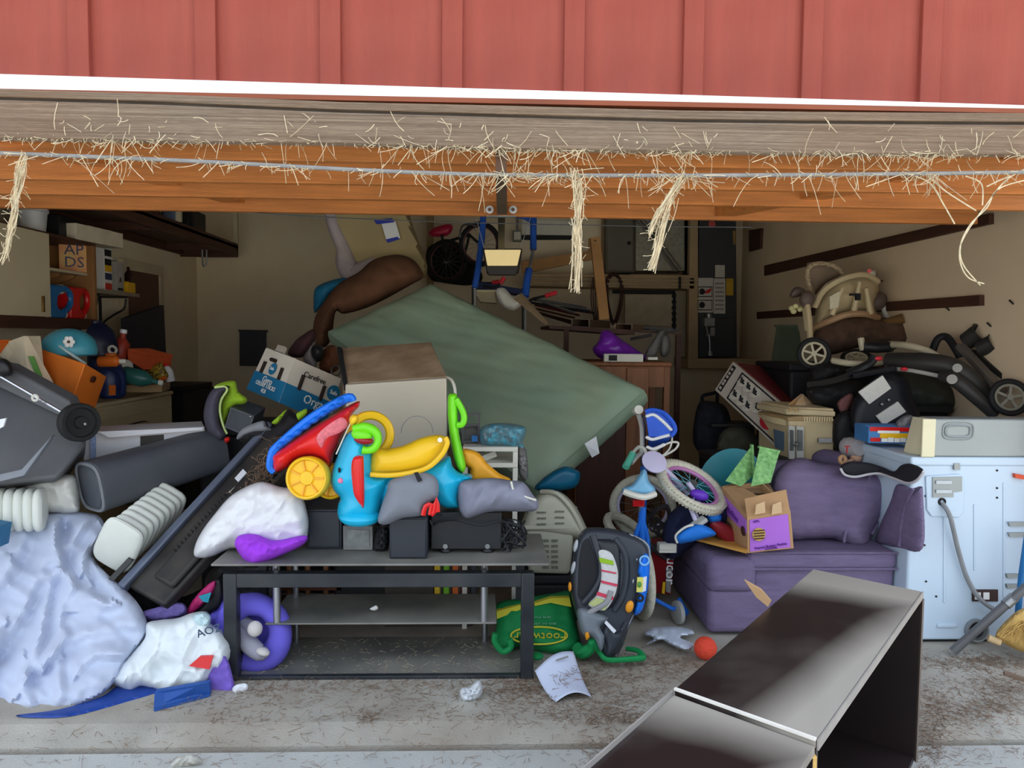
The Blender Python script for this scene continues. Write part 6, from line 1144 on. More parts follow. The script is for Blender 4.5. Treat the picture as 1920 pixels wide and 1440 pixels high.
mk('cushion_piping', B().tube([P(x, y, min(4.0, 1.985 * F / (x - 905)) - .07) for x, y in k8([(1400, 650), (1330, 800), (1280, 1000), (1255, 1240)])], .007, 6, sm=4), pf, t)
mk('bolster', B().tube([P(1530, 862, 4.35), P(1545, 860, 4.3), P(1575, 865, 4.2), P(1595, 868, 4.15)], [.035, .055, .055, .04], 14, sm=3), pf, None, 'small purple bolster on top of the sofa back', 'bolster')
# blue-white dryer seen from behind
dm = M('pale blue white enamel', (196, 214, 230), .4, .03, 3, dust=(176, 190, 206), dscale=3, damt=.4); dg = M('zinc grey panel', (146, 152, 152), .4, .06, 4, metal=.3)
xd0, xd1, yd0, yd1 = 2.04, 2.74, .2, .9
dy = thing('clothes_dryer', 'pale blue-white dryer turned with its back panel to the front', 'dryer', (2.4, .55, 0))
mk('cabinet', B().span((xd0, yd0, .015), (xd1, yd1, .885)), dm, dy, bevel=.012, seg=3)
mk('top', B().span((xd0 - .008, yd0 - .008, .868), (xd1 + .005, yd1 + .01, .912)), dm, dy, bevel=.01, seg=3)
def DF(px, py): p = P(px, py, 3.6); return p.x, p.z
def dpl(nm, pts, m_, th_=.006, y=yd0, **k): return mk(nm, B().hexa([V((DF(x, yy)[0], y - th_, DF(x, yy)[1])) for x, yy in pts], (0, th_, 0)), m_, dy, **k)
zc0, zc1 = .912, 1.095; xc0 = P(1746, 820, 3.6).x
mk('console', B().span((xc0, yd0 - .004, zc0), (xd1, yd0 + .12, zc1)), dg, dy, bevel=.008)
mk('console_cap', B().hexa([V((P(1703, 820, 3.72).x, yd0 + .1, zc0)), V((xc0 + .002, yd0 - .006, zc0)), V((xc0 + .002, yd0 - .006, zc1)), V((P(1718, 820, 3.72).x, yd0 + .1, zc1 - .005))], (0, .06, 0)), M('ivory plastic', (222, 214, 180), .5, .04), dy, bevel=.006)
mk('console_ivory_edge', B().span((xc0 - .05, yd0 - .012, zc0), (xc0 + .015, yd0, zc1)), M('ivory plastic', (222, 214, 180), .5), dy, bevel=.004)
cz = V((P(1795, 808, 3.6).x, yd0 - .006, P(1795, 808, 3.6).z)); rr_ = rr_ring(cz, (0, 1, 0), .06, .028)
mk('embossed_recess', B().tube(rr_, .006, 6, closed=True), dg, dy); mk('embossed_recess', B().tube(rr_ring(cz, (0, 1, 0), .075, .042), .003, 6, closed=True), dg, dy)
dpl('terminal_cover', [(1734, 892), (1798, 888), (1806, 896), (1806, 960), (1796, 970), (1745, 968), (1736, 955)], dm, .008, bevel=.004)
dpl('vent_plate', [(1746, 894), (1801, 893), (1801, 920), (1785, 922), (1785, 931), (1746, 932)], dg, .013); 
for yy in (900, 917): dpl('vent_louvre', [(1751, yy), (1780, yy), (1780, yy + 6), (1751, yy + 6)], M('louvre grey', (190, 196, 200), .4), .02)
dpl('clip', [(1786, 868), (1797, 868), (1797, 880), (1786, 880)], dg, .015)
p0 = lambda x, y, o=.02: V((DF(x, y)[0], yd0 - o, DF(x, y)[1]))
mk('cord_grommet', B().torus(p0(1764, 940, .01), (0, 1, 0), .014, .006, 16, 6), ink, dy)
mk('power_cord', B().tube([p0(1764, 942, .01), p0(1772, 965, .04), p0(1790, 1030, .03), p0(1808, 1085, .03), p0(1830, 1120, .04), p0(1862, 1143, .05)], .011, 8, sm=5), M('grey cord', (132, 134, 136), .5), dy)
dpl('rating_label', [(1822, 1105), (1870, 1105), (1870, 1127), (1822, 1127)], M('brown black label', (64, 44, 42), .6), .006)
for x in (1826, 1842): dpl('label_figure', [(x, 1110), (x + 11, 1110), (x + 11, 1123), (x, 1123)], wht, .009)
mk('exhaust_collar', B().lathe([(.055, 0), (.055, .025), (.046, .025), (.044, -.0)], p0(1828, 1180, 0), (0, -1, 0), 24), M('dull zinc', (150, 154, 156), .4, metal=.5), dy); mk('exhaust_hole', B().cyl(p0(1828, 1180, -.002), p0(1828, 1180, .003), .043, 24), ink, dy)
for x, yy, w_ in ((1888, 978, 40), (1888, 998, 40), (1884, 1075, 26), (1884, 1094, 26)): dpl('louvre_slot', [(x, yy), (x + w_, yy), (x + w_, yy + 7), (x + 3, yy + 8)], dg, .012)
for x0, x1, y0_, y1_ in ((1768, 1773, 955, 1130), (1825, 1828, 945, 1070), (1880, 1884, 905, 1120)): dpl('pressed_rib', [(x0, y0_), (x1, y0_), (x1, y1_), (x0, y1_)], dm, .004, bevel=.002)
dpl('pressed_rib', [(1756, 1169), (1793, 1169), (1793, 1176), (1756, 1176)], dm, .008, bevel=.003); dpl('orange_clip', [(1898, 887), (1916, 890), (1916, 898), (1899, 895)], M('orange red lid', (214, 80, 50), .5), .02)
for x, yy in ((1869, 882), (1869, 915), (1869, 933), (1735, 930), (1733, 1022), (1736, 1090), (1755, 1118), (1735, 1215)): mk('screw', B().cyl(p0(x, yy, -.001), p0(x, yy, .004), .005, 8), ink, dy)
mk('floor_skid', B().span((xd0 + .02, yd0 + .02, 0), (xd1 - .02, yd1 - .02, .016)), ink, dy)
# things on dryer
t, lp, R = cbox('game_box', 'colourful red yellow and blue game box lying on the dryer', 'box', P(1660, 812, 3.98), (.25, .18, .085), M('blue game print', (70, 130, 190), .5), (0, 0, -4))
mk('red_stripe', B().box(lp(0, -1.02, .72), (.24, .004, .022), (0, 0, -4)), red_p, t); mk('yellow_band', B().box(lp(.1, -1.02, -.05), (.16, .004, .026), (0, 0, -4)), yellow_p, t); mk('orange_end', B().box(lp(.86, -1.01, .1), (.04, .004, .07), (0, 0, -4)), orange_p, t)
[mk('print_mark', B().box(lp(u, -1.03, v), (w_, .004, h_), (0, 0, -4)), m_, t) for u, v, w_, h_, m_ in ((-.72, -.55, .05, .02, red_p), (-.35, -.6, .03, .018, wht), (-.1, -.55, .028, .024, wht), (.15, -.6, .026, .02, wht), (.4, -.55, .028, .022, wht), (-.2, .4, .11, .014, wht))]
mk('clear_film', B().pillow([(1680, 792), (1700, 778), (1712, 782), (1705, 800), (1700, 815), (1684, 812)], 3.95, .04, 8, 3, wr=.01, ws=.1), M('grey film', (112, 110, 110), .35), None, 'grey cling film bunched beside the dryer console', 'plastic')
t = thing('plastic_tumbler', 'clear round tumbler with a red T lying on the sofa back', 'cup', P(1590, 850, 4.2)); mk('cup', B().lathe([(.05, 0), (.055, .02), (.055, .05), (.045, .1)], P(1587, 838, 4.15), (.25, -.9, .1), 22), M('clear grey plastic', (176, 170, 170), .25, .05), t); text(t, 'T', P(1588, 844, 4.02), (1, .2, 0), (0, 0, 1), .06, redh)
mk('pink_roll', B().tube([P(1608, 845, 4.2), P(1640, 862, 4.1)], .05, 16), M('dusty pink film', (180, 158, 150), .5), None, 'dusty pink roll lying behind the tumbler', 'roll')
mk('wood_spool', B().torus(P(1580, 862, 4.05), (.3, -1, .2), .018, .011, 20, 8), M('light turned wood', (206, 160, 116), .6), None, 'light wooden ring end on the sofa back', 'ring')
mk('doll_head', B().ell(P(1605, 858, 4.08), (.032, .03, .026)).tube([P(1598, 862, 4.06), P(1590, 866, 4.04), P(1585, 868, 4.03)], .01, 6), M('tan doll skin', (196, 152, 124), .5), None, 'small tan wooden toy behind the black cap', 'toy')
# cap brim
t = thing('sun_visor', 'wavy black visor with white piping lying over the sofa cushion', 'visor', P(1650, 900, 3.85)); cap = [(1576, 878), (1580, 870), (1598, 865), (1630, 868), (1655, 876), (1676, 884), (1690, 872), (1710, 870), (1732, 882), (1718, 900), (1700, 906), (1676, 896), (1650, 888), (1625, 890), (1600, 894), (1582, 888)]
dcap = lambda x, y: min(3.86, 1.98 * F / (x - 905))
mk('panel', B().pillow(cap, dcap, .03, 10, 3.5), M('black foam cloth', (34, 33, 38), .8), t); mk('white_piping', B().tube([P(x, y, dcap(x, y) - .025) for x, y in ((1576, 878), (1584, 890), (1604, 894), (1630, 889), (1650, 888), (1676, 897), (1702, 906), (1720, 900), (1732, 884))], .0065, 6, sm=4), M('silver piping', (206, 202, 206), .5), t)
# produce of cookie cartons
ck = M('kraft carton', (186, 146, 104), .85, .06, 6); pl_ = M('purple print', (178, 110, 214), .6, .04)
t = thing('cookie_carton', 'open kraft carton with purple printed panels on the sofa', 'box', P(1430, 1035, 3.7))
a, b_, c, d_ = P(1401, 970, 3.62), P(1482, 957, 3.6), P(1488, 1028, 3.62), P(1402, 1037, 3.64); e, g = P(1353, 914, 3.95), P(1357, 1000, 3.98)
mk('front_panel', B().hexa([a, b_, c, d_], (0, .008, 0)), ck, t); mk('side_panel', B().hexa([e, a, d_, g], (.008, 0, 0)), ck, t); bk_ = b_ + (e - a); mk('far_panel', B().hexa([b_, bk_, bk_ + (c - b_), c], (-.008, 0, 0)), ck, t); mk('back_panel', B().hexa([e, bk_, bk_ + (c - b_), g], (0, -.008, 0)), ck, t); mk('bottom', B().hexa([d_, c, bk_ + (c - b_), g], (0, 0, .008)), ck, t)
mk('flap', B().hexa([P(1401, 970, 3.62), P(1481, 957, 3.6), P(1474, 918, 3.66), P(1396, 935, 3.68)], (0, .006, 0)), ck, t); mk('flap', B().hexa([e, a, P(1435, 940, 3.72), P(1378, 908, 3.98)], (0, 0, .006)), ck, t)
mk('flap', B().hexa([P(1378, 909, 3.98), P(1440, 905, 3.98), P(1452, 925, 3.9), P(1400, 925, 3.9)], (0, 0, .006)), M('tape film', (150, 120, 90), .4), t)
for x in (1415, 1446): mk('tape_tear', B().hexa([P(x, 965, 3.6), P(x + 2, 946, 3.61), P(x + 18, 940, 3.61), P(x + 20, 961, 3.6)], (0, -.004, 0)), M('pale kraft', (206, 172, 132), .8), t)
f = lerp4(a, b_, c, d_); n_ = V((0, -1, 0)); pat(f, n_, .05, .08, .93, .96, pl_, 'purple_panel', t)
f3 = lerp4(e, a, d_, g); n3 = (a - e).cross(g - e).normalized(); n3 = n3 if n3.y < 0 else -n3; pat(f3, n3, .04, .1, .98, .48, pl_, 'purple_panel', t)
cc_ = f(.24, .5) + n_ * .008; mk('cookie_logo', B().cyl(cc_, cc_ + n_ * .003, .032, 22), M('cookie tan', (196, 160, 90), .7), t)
for k in range(4): mk('cookie_stripe', B().bar(cc_ + n_ * .006 + V((-.026, 0, .018 - k * .013)), cc_ + n_ * .006 + V((.026, 0, .03 - k * .013 - .008)), .004, .006, n_), M('cookie brown', (70, 36, 30), .7), t)
vi = M('violet ink', (110, 50, 150), .7); text(t, 'Peanut Butter Patties', f(.5, .86) + n_ * .008, b_ - a, a - d_, .018, vi); text(t, 'COOKIES', f(.5, .93) + n_ * .008, b_ - a, a - d_, .014, vi); text(t, 'GIRL', f(.2, .14) + n_ * .008, b_ - a, a - d_, .016, vi); text(t, 'Cookies', f3(.45, .3) + n3 * .008, a - e, e - g, .05, vi)
for v0 in (.62, .82): pat(f3, n3, .1, v0, .42, v0 + .07, M('kraft ink', (120, 80, 50), .8), 'print_bar', t)
cc2 = f3(.9, .45) + n3 * .008; mk('cookie_logo', B().cyl(cc2, cc2 + n3 * .003, .024, 18), M('cookie brown', (70, 36, 30), .7), t)
# green boards
gbm_ = M('green speckle board', (110, 170, 96), .6, .25, 45, rgb2=(150, 206, 130))
t = mk('green_board', B().hexa([P(1410, 835, 4.05), P(1414, 890, 3.98), P(1390, 912, 3.9), P(1360, 902, 3.92)], (.01, .02, 0)).hexa([P(1409, 834, 4.04), P(1413, 834, 4.04), P(1416, 890, 3.97), P(1412, 892, 3.97)], (0, .025, 0)), gbm_, None, 'speckled green board, left of the leaning pair', 'board')
t = mk('green_board', B().hexa([P(1425, 838, 3.98), P(1462, 846, 3.98), P(1445, 905, 3.9), P(1408, 912, 3.88)], (.006, .02, 0)).hexa([P(1425, 837, 3.97), P(1463, 845, 3.97), P(1462, 849, 3.97), P(1424, 841, 3.97)], (0, .03, 0)), gbm_, None, 'speckled green board, right of the leaning pair', 'board')
mk('teal_disc', B().lathe([(.0, 0), (.16, .01), (.2, .03), (.2, .04), (.02, .05)], P(1368, 905, 4.25), (0, -1, .2), 30, 1, .9), M('teal sled plastic', (20, 126, 138), .4), None, 'round teal plastic sled behind the white bike tyre', 'sled')
mk('red_sled', B().pillow([(1330, 985), (1345, 975), (1400, 1005), (1430, 1030), (1390, 1035), (1350, 1010)], lambda x, y: 3.85, .03, 10, 4), M('dark red plastic', (140, 30, 40), .4), None, 'dark red plastic tray under the kraft carton', 'tray')
mk('wood_tray', B().hexa([PZ(1298, 1012, .43), PZ(1400, 1038, .43), PZ(1420, 1015, .43), PZ(1330, 990, .43)], (0, 0, .012)).hexa([PZ(1297, 1012, .442), PZ(1400, 1038, .442), PZ(1402, 1034, .442), PZ(1300, 1008, .442)], (0, 0, .012)), M('honey board', (206, 150, 70), .6), None, 'honey wooden board lying under the carton on the sofa', 'board')
t = thing('blue_glove', 'bright blue foam glove with white edging beside the carton', 'glove', P(1310, 1012, 3.75)); mk('palm', B().pillow([(1268, 1005), (1285, 990), (1310, 982), (1335, 992), (1342, 1003), (1320, 1010), (1285, 1018), (1270, 1018)], 3.75, .05, 12, 3.5), M('bright blue foam', (24, 118, 216), .7), t); mk('edging', B().tube([P(1270, 1018, 3.72), P(1267, 1004, 3.72), P(1284, 989, 3.71), P(1300, 984, 3.71)], .006, 6, sm=4), offw, t); mk('thumb', B().pillow([(1325, 965), (1340, 958), (1352, 966), (1350, 978), (1332, 980)], 3.85, .04, 8, 3), M('bright blue foam', (24, 118, 216), .7), t)
mk('navy_jacket', B().pillow([(1245, 985), (1270, 950), (1320, 935), (1370, 945), (1365, 985), (1330, 1000), (1290, 1030), (1260, 1050), (1245, 1030)], 3.98, .1, 26, 5, wr=.03, ws=.05, seed=12), M('navy cloth', (28, 34, 66), .9), None, 'navy jacket bunched behind the blue glove', 'jacket')
mk('jacket_patch', B().pillow([(1262, 990), (1274, 985), (1276, 1005), (1270, 1012), (1262, 1006)], 3.84, .012, 5, 2.5), offw, None, 'white crest patch on the bunched navy jacket', 'patch') if 0 else None

# ------------------------------------------------------------------ pet carrier
pcm = M('putty plastic', (176, 174, 156), .5, .05, 5)
t = thing('pet_carrier', 'putty beige plastic pet carrier with rows of vent slots', 'pet carrier', P(1040, 1085, 3.95))
mk('upper_shell', B().pillow([(978, 1000), (985, 960), (1005, 930), (1030, 920), (1055, 925), (1080, 950), (1098, 985), (1108, 1010), (1075, 1012), (1020, 1005)], 4.0, .16, 26, 5, back=1.6, pw=3), pcm, t)
mk('lower_shell', B().hexa([P(985, 992, 3.86), P(1076, 990, 3.86), P(1068, 1078, 3.86), P(990, 1076, 3.86)], (.06, .4, 0)), pcm, t, bevel=.02, seg=3); mk('seam_rim', B().hexa([P(982, 985, 3.84), P(1080, 984, 3.84), P(1080, 993, 3.84), P(982, 994, 3.84)], (.06, .44, 0)), pcm, t, bevel=.006)
mk('shell_ridge', B().tube([P(1015, 922, 3.9), P(1045, 926, 3.84), P(1075, 960, 3.84), P(1095, 1005, 3.86)], .012, 8, sm=4), pcm, t)
vs_ = M('slot dark', (110, 110, 96), .8)
for r_ in range(3):
    for cx in (1008, 1042):
        for k in range(5): mk('vent_slot', B().box(P(cx + k * 3.6, 961 + r_ * 11 - (cx - 1008) * .05, 3.838), (.006, .008, .009), (0, 20, 0)), vs_, t)
for r_ in range(6):
    for cx in (1018, 1035):
        for k in range(4): mk('vent_slot', B().box(P(cx + k * 3.2, 1014 + r_ * 10, 3.856), (.005, .008, .012)), vs_, t)
mk('teal_bin', B().pillow([(1003, 918), (1020, 895), (1055, 875), (1080, 880), (1088, 890), (1080, 912), (1050, 920)], 4.25, .06, 14, 4), M('petrol blue plastic', (8, 96, 128), .4), None, 'petrol blue plastic lid between mattress and pet carrier', 'lid')
# ------------------------------------------------------------------ infant car seat base
ks = K(900, 960, .264)
cb = thing('car_seat_base', 'black and grey infant car seat base with warning labels standing up', 'car seat base', P(1140, 1230, 3.38)); sb = M('graphite plastic', (52, 56, 64), .45, .06); gb2 = M('cool grey plastic', (120, 128, 136), .45)
dc = lambda x, y: 3.58 - (y - 990) / 240 * .14
mk('outer_shell', B().pillow(ks([(640, 520), (650, 380), (680, 220), (730, 130), (800, 108), (950, 120), (1090, 160), (1170, 210), (1205, 290), (1190, 420), (1150, 560), (1110, 700), (1060, 820), (1010, 960), (960, 1030), (880, 1030), (840, 960), (760, 900), (700, 780), (660, 650)]), dc, .1, 16, 4, back=1.5, pw=3), sb, cb)
mk('inner_recess', B().pillow(ks([(690, 320), (720, 200), (780, 170), (820, 260), (850, 340), (850, 460), (800, 560), (720, 640), (680, 600), (680, 450)]), lambda x, y: dc(x, y) - .09, .012, 10, 3.5), ink, cb)
mk('side_ridge', B().tube([P(x, y, dc(x, y) - .1) for x, y in ks([(800, 165), (830, 260), (858, 360), (855, 470), (800, 570), (730, 650)])], .016, 8, sm=4), sb, cb); mk('side_ridge', B().tube([P(x, y, dc(x, y) - .1) for x, y in ks([(960, 190), (1030, 300), (1040, 460), (1010, 600), (950, 700)])], .016, 8, sm=4), sb, cb)
mk('seat_trough', B().pillow(ks([(800, 200), (860, 180), (980, 200), (1010, 300), (1010, 480), (990, 620), (920, 700), (820, 690), (740, 640), (800, 560), (850, 460), (850, 340), (830, 260)]), lambda x, y: dc(x, y) - .085, .03, 20, 4, wr=0), M('deep graphite', (36, 38, 44), .4), cb)
lab2 = [(845, 275), (930, 290), (975, 400), (978, 500), (950, 610), (880, 700), (770, 660), (830, 590), (860, 480), (860, 380)]
mk('label_sheet', B().pillow(ks(lab2), lambda x, y: dc(x, y) - .118, .006, 6, 4), M('white label sheet', (206, 206, 204), .6, .08, 80), cb)
def band(pts, m_, nm): mk(nm, B().hexa([P(x, y, dc(x, y) - .13) for x, y in ks(pts)], (0, .008, 0)), m_, cb)
band([(845, 325), (945, 348), (953, 378), (853, 358)], lime, 'label_band'); pr = M('label red', (214, 60, 90), .6)
for q in ([(862, 412), (968, 432), (970, 440), (862, 420)], [(862, 488), (975, 515), (975, 530), (860, 502)], [(835, 568), (950, 605), (944, 625), (828, 590)]): band(q, pr, 'label_band')
band([(770, 655), (830, 610), (920, 640), (885, 700)], M('label lime grey', (190, 196, 130), .6), 'label_band')
mk('belt', B().tube([P(x, y, dc(x, y) - .135) for x, y in ks([(930, 560), (900, 640), (820, 690), (760, 730), (745, 800)])], .012, 8, sm=4), M('grey belt', (150, 150, 152), .7), cb)
mk('front_foot', B().pillow(ks([(690, 690), (760, 680), (900, 740), (915, 760), (860, 820), (890, 880), (880, 960), (850, 990), (800, 900), (740, 880), (700, 800)]), lambda x, y: dc(x, y) - .09, .06, 14, 4), gb2, cb)
mk('foot_tip', B().pillow(ks([(850, 860), (900, 770), (970, 840), (1000, 780), (1060, 760), (1030, 880), (980, 980), (930, 1030), (890, 1025), (880, 940)]), lambda x, y: dc(x, y) - .07, .05, 14, 4), sb, cb)
mk('paper_tag', B().hexa([P(x, y, dc(x, y) - .14) for x, y in ks([(885, 790), (900, 775), (968, 845), (950, 862)])], (0, .01, 0)), paper, cb)
org = M('amber button', (244, 160, 40), .5)
mk('amber_button', B().ell(P(*ks([(1062, 672)])[0], 3.38), (.018, .014, .028), (0, 15, 0)), org, cb); mk('amber_button', B().ell(P(*ks([(638, 530)])[0], 3.42), (.008, .014, .022)), org, cb); mk('amber_latch', B().pillow(ks([(745, 860), (770, 850), (780, 890), (755, 910)]), 3.33, .02, 4, 2.5), org, cb)
for q in ((1105, 360, .018, .036), (1078, 520, .012, .04), (662, 395, .01, .03), (985, 915, .008, .03), (680, 240, .01, .03)): mk('level_window', B().ell(P(*ks([q[:2]])[0], dc(*ks([q[:2]])[0]) - .085), (q[2], .014, q[3]), (0, 12, 0)), M('pale grey window', (186, 190, 194), .4), cb)
mk('trim_line', B().tube([P(x, y, dc(x, y) - .06) for x, y in ks([(1060, 160), (1170, 215), (1203, 290), (1185, 430), (1130, 620), (1040, 830), (960, 1020)])], .006, 6, sm=4), M('grey trim', (150, 156, 164), .4), cb)
t = thing('blue_level_case', 'bright blue plastic bracket with yellow label beside the car seat base', 'bracket', P(1205, 1150, 3.55)); mk('plate', B().pillow(ks([(1150, 310), (1190, 300), (1205, 360), (1200, 480), (1180, 600), (1150, 700), (1100, 735), (1095, 700), (1120, 600), (1130, 460), (1120, 420)]), 3.42, .03, 8, 3), tb, t); mk('yellow_label', B().hexa([P(x, y, 3.385) for x, y in ks([(1118, 465), (1160, 465), (1155, 570), (1112, 570)])], (0, .008, 0)), M('pale yellow label', (226, 220, 110), .6), t); mk('white_label', B().hexa([P(x, y, 3.386) for x, y in ks([(1160, 465), (1185, 458), (1178, 560), (1155, 568)])], (0, .008, 0)), paper, t); mk('ring', B().torus(P(*ks([(1168, 345)])[0], 3.39), (0, 1, 0), .02, .005, 20, 6), M('pale blue ring', (130, 186, 232), .4), t); mk('black_eye', B().torus(P(*ks([(1135, 610)])[0], 3.39), (0, 1, 0), .014, .006, 18, 6), ink, t); mk('green_mark', B().ell(P(*ks([(1132, 515)])[0], 3.383), (.01, .004, .014), nu=10, nv=6), grn, t)
# ------------------------------------------------------------------ green reusable bag
gr = M('green non-woven bag', (14, 136, 72), .7, .08, 10, .1, 150); gy = M('yellow bag print', (216, 206, 60), .7)
t = thing('green_bag', 'bright green reusable bag with upside-down yellow oval lettering', 'bag', P(1020, 1235, 3.42)); db = lambda x, y: 3.72 - (y - 1110) / 125 * .22
mk('bag', B().pillow(ks([(118, 650), (300, 610), (500, 580), (640, 560), (660, 640), (690, 800), (715, 920), (700, 960), (640, 1000), (520, 1010), (420, 990), (300, 950), (180, 985), (105, 900), (120, 780)]), db, .09, 22, 4.5, wr=.014, ws=.03), gr, t)
bp2 = lambda pts, o: [P(x, y, db(x, y) - o) for x, y in ks(pts)]
mk('yellow_stripe', B().hexa(bp2([(118, 705), (290, 660), (295, 690), (120, 760)], .093), (0, .03, 0)), gy, t); mk('yellow_stripe', B().hexa(bp2([(385, 650), (500, 612), (635, 608), (650, 675), (500, 645), (390, 668)], .098), (0, .03, 0)), gy, t)
q = [(x, y) for x, y in [(420 + 200 * math.cos(a), 878 + 62 * math.sin(a)) for a in [2 * math.pi * k / 36 for k in range(36)]]]; mk('yellow_oval', B().tube(bp2(q, .1), .0045, 5, closed=True), gy, t)
text(t, 'Footwear', P(1013, 1193, db(1013, 1193) - .108), (-1, -.02, .03), (0, .3, -1), .062, gy); text(t, 'save money', P(1012, 1158, db(1012, 1158) - .102), (-1, 0, 0), (0, .3, -1), .022, M('pale green ink', (120, 190, 150), .7)); text(t, 'save our planet', P(1018, 1170, db(1018, 1170) - .102), (-1, 0, 0), (0, .3, -1), .02, M('pale green ink', (120, 190, 150), .7))
gp_ = [P(x, y, d) for (x, y), d in zip(ks([(690, 960), (730, 1000), (790, 960), (800, 920), (850, 1000), (900, 1048), (1000, 1050), (1120, 1040), (1160, 1030), (1120, 985), (1040, 970)]), (3.42, 3.38, 3.36, 3.34, 3.36, 3.34, 3.33, 3.34, 3.36, 3.42, 3.46))]
for v in gp_: v.z = max(v.z, .012)
mk('strap', B().tube(gp_, [.028, .03, .024, .014, .012, .012, .012, .014, .014, .012, .01], 8, sm=4), gr, t); mk('strap', B().tube([P(x, y, 3.4) for x, y in ks([(110, 860), (105, 920), (160, 990), (220, 960), (210, 900)])], .014, 8, sm=4), gr, t); mk('base_corner', B().ell(P(1007, 1230, 3.38), (.03, .03, .015)), gr, t)
# ------------------------------------------------------------------ bikes
fb = M('blue bike enamel', (34, 110, 214), .3, .05); wt = M('cream tyre rubber', (206, 202, 182), .8, .12, 50, .6, 90); lav = M('lavender alloy', (196, 190, 216), .35, .05); pk_ = M('pink mauve rim', (188, 120, 176), .4)
bk = thing('blue_bicycle', 'blue child bicycle with a woven basket and pale blue saddle', 'bicycle', P(1200, 1200, 3.9))
cw_ = P(1200, 1092, 3.95); cw_.z = .205
wheel(bk, cw_, (1, .12, 0), .18, .024, wt, lav, galv, nsp=14)
cf_ = P(1192, 935, 4.45); wheel(bk, P(1205, 950, 4.4), (.25, 1, .1), .17, .024, wt, lav, galv, nsp=14)
mk('saddle', B().pillow([(1168, 915), (1185, 908), (1196, 893), (1205, 880), (1212, 884), (1217, 902), (1228, 915), (1228, 928), (1215, 933), (1190, 930), (1170, 926)], 3.8, .05, 10, 3, back=1.2), M('pale blue vinyl', (120, 178, 212), .4), bk); mk('saddle_rim', B().tube([P(1170, 922, 3.74), P(1190, 929, 3.72), P(1210, 932, 3.72), P(1228, 926, 3.75)], .016, 8, sm=3), offw, bk)
mk('seat_post', B().tube([P(1203, 930, 3.85), P(1202, 960, 3.86)], .014, 8), galv, bk); mk('reflector', B().box(P(1197, 943, 3.78), (.06, .02, .035)), M('red reflector', (170, 20, 24), .2), bk, bevel=.005)
mk('frame_tube', B().tube([P(1205, 950, 3.86), P(1203, 985, 3.86), P(1204, 1010, 3.88)], .02, 10), fb, bk); mk('seat_stay', B().tube([P(1203, 975, 3.85), P(1190, 1010, 3.87), P(1184, 1070, 3.9), P(1186, 1110, 3.93)], .012, 8, sm=3), fb, bk); mk('seat_stay', B().tube([P(1205, 975, 3.85), P(1214, 1010, 3.87), P(1217, 1070, 3.9), P(1215, 1110, 3.93)], .012, 8, sm=3), fb, bk)
mk('down_tube', B().tube([P(1204, 990, 3.88), P(1206, 930, 4.2), P(1207, 875, 4.4)], .02, 10), fb, bk); mk('head_tube', B().tube([P(1208, 900, 4.4), P(1206, 850, 4.38), P(1205, 780, 4.3)], .018, 10), M('grey violet stem', (92, 84, 100), .4), bk)
mk('handlebar', B().tube([P(1184, 868, 4.15), P(1195, 855, 4.2), P(1203, 845, 4.25), P(1203, 800, 4.25), P(1196, 775, 4.2)], .013, 8, sm=3), offw, bk); mk('grip', B().tube([P(1173, 876, 4.1), P(1187, 850, 4.17)], .02, 10), M('mint rubber', (98, 196, 166), .6), bk); mk('grip', B().cyl(P(1193, 770, 4.18), P(1198, 768, 4.1), .024, 14), offw, bk); mk('brake_lever', B().tube([P(1188, 848, 4.16), P(1198, 838, 4.12), P(1208, 842, 4.1), P(1212, 855, 4.12)], .01, 6, sm=3), offw, bk)
bw = M('blue woven plastic', (28, 84, 200), .5, .1); kb = K(960, 740, .2292)
def basket_d(x, y): return 4.15
o = mk('basket', B().loft([[P(x, y, d) for (x, y) in kb([(1090 + (1200 - 1090) * 0 + ax_, ay_) for ax_, ay_ in ring])] for ring, d in (
    ([(0, 140), (60, 125), (150, 150), (220, 220), (240, 290), (210, 345), (110, 345), (30, 340)], 4.05),
    ([(10, 180), (60, 200), (140, 220), (195, 260), (205, 330), (180, 400), (100, 420), (30, 400)], 4.18),
    ([(20, 300), (60, 290), (120, 300), (160, 340), (160, 400), (130, 445), (80, 455), (25, 430)], 4.3))]), bw, bk)
for q in ([(1105, 175), (1160, 165), (1230, 215), (1300, 285)], [(1105, 350), (1150, 365), (1230, 345), (1290, 330)], [(1110, 430), (1150, 445), (1200, 430), (1240, 410)]):
    pts = cat_rom([V((x, y, 0)) for x, y in kb(q)], 6)
    bb = B()
    for p in pts: bb.ell(P(p.x, p.y, 4.05), (.011, .012, .009), nu=8, nv=5)
    mk('white_weave', bb, wht, o)
mk('basket_rim', B().tube([P(x, y, 4.04) for x, y in kb([(1090, 140), (1150, 125), (1240, 150), (1310, 220), (1335, 290), (1300, 340)])], .012, 8, sm=4), bw, o)
mk('brake_cable', B().tube([P(x, y, 4.1) for x, y in kb([(1150, 470), (1230, 420), (1300, 390), (1360, 395), (1330, 450), (1220, 510), (1180, 520)])], .006, 6, sm=5), offw, bk); mk('brake_cable', B().tube([P(x, y, 4.1) for x, y in kb([(1300, 290), (1310, 350), (1290, 440), (1230, 500)])], .005, 6, sm=5), offw, bk)
mk('training_arm', B().tube([P(1217, 1108, 3.9), P(1224, 1122, 3.88), P(1262, 1142, 3.86), P(1278, 1135, 3.86)], .011, 8), fb, bk); tw = P(1271, 1150, 3.86); tw.z = .062; mk('training_wheel', B().lathe([(.05, -.014), (.06, -.01), (.06, .01), (.05, .014)], tw, (1, .25, 0), 24), M('grey white wheel', (176, 176, 170), .6), bk); mk('wheel_cover', B().pillow([(1262, 1142), (1274, 1120), (1284, 1135), (1292, 1148), (1282, 1156)], 3.9, .015, 5, 3), fb, bk)
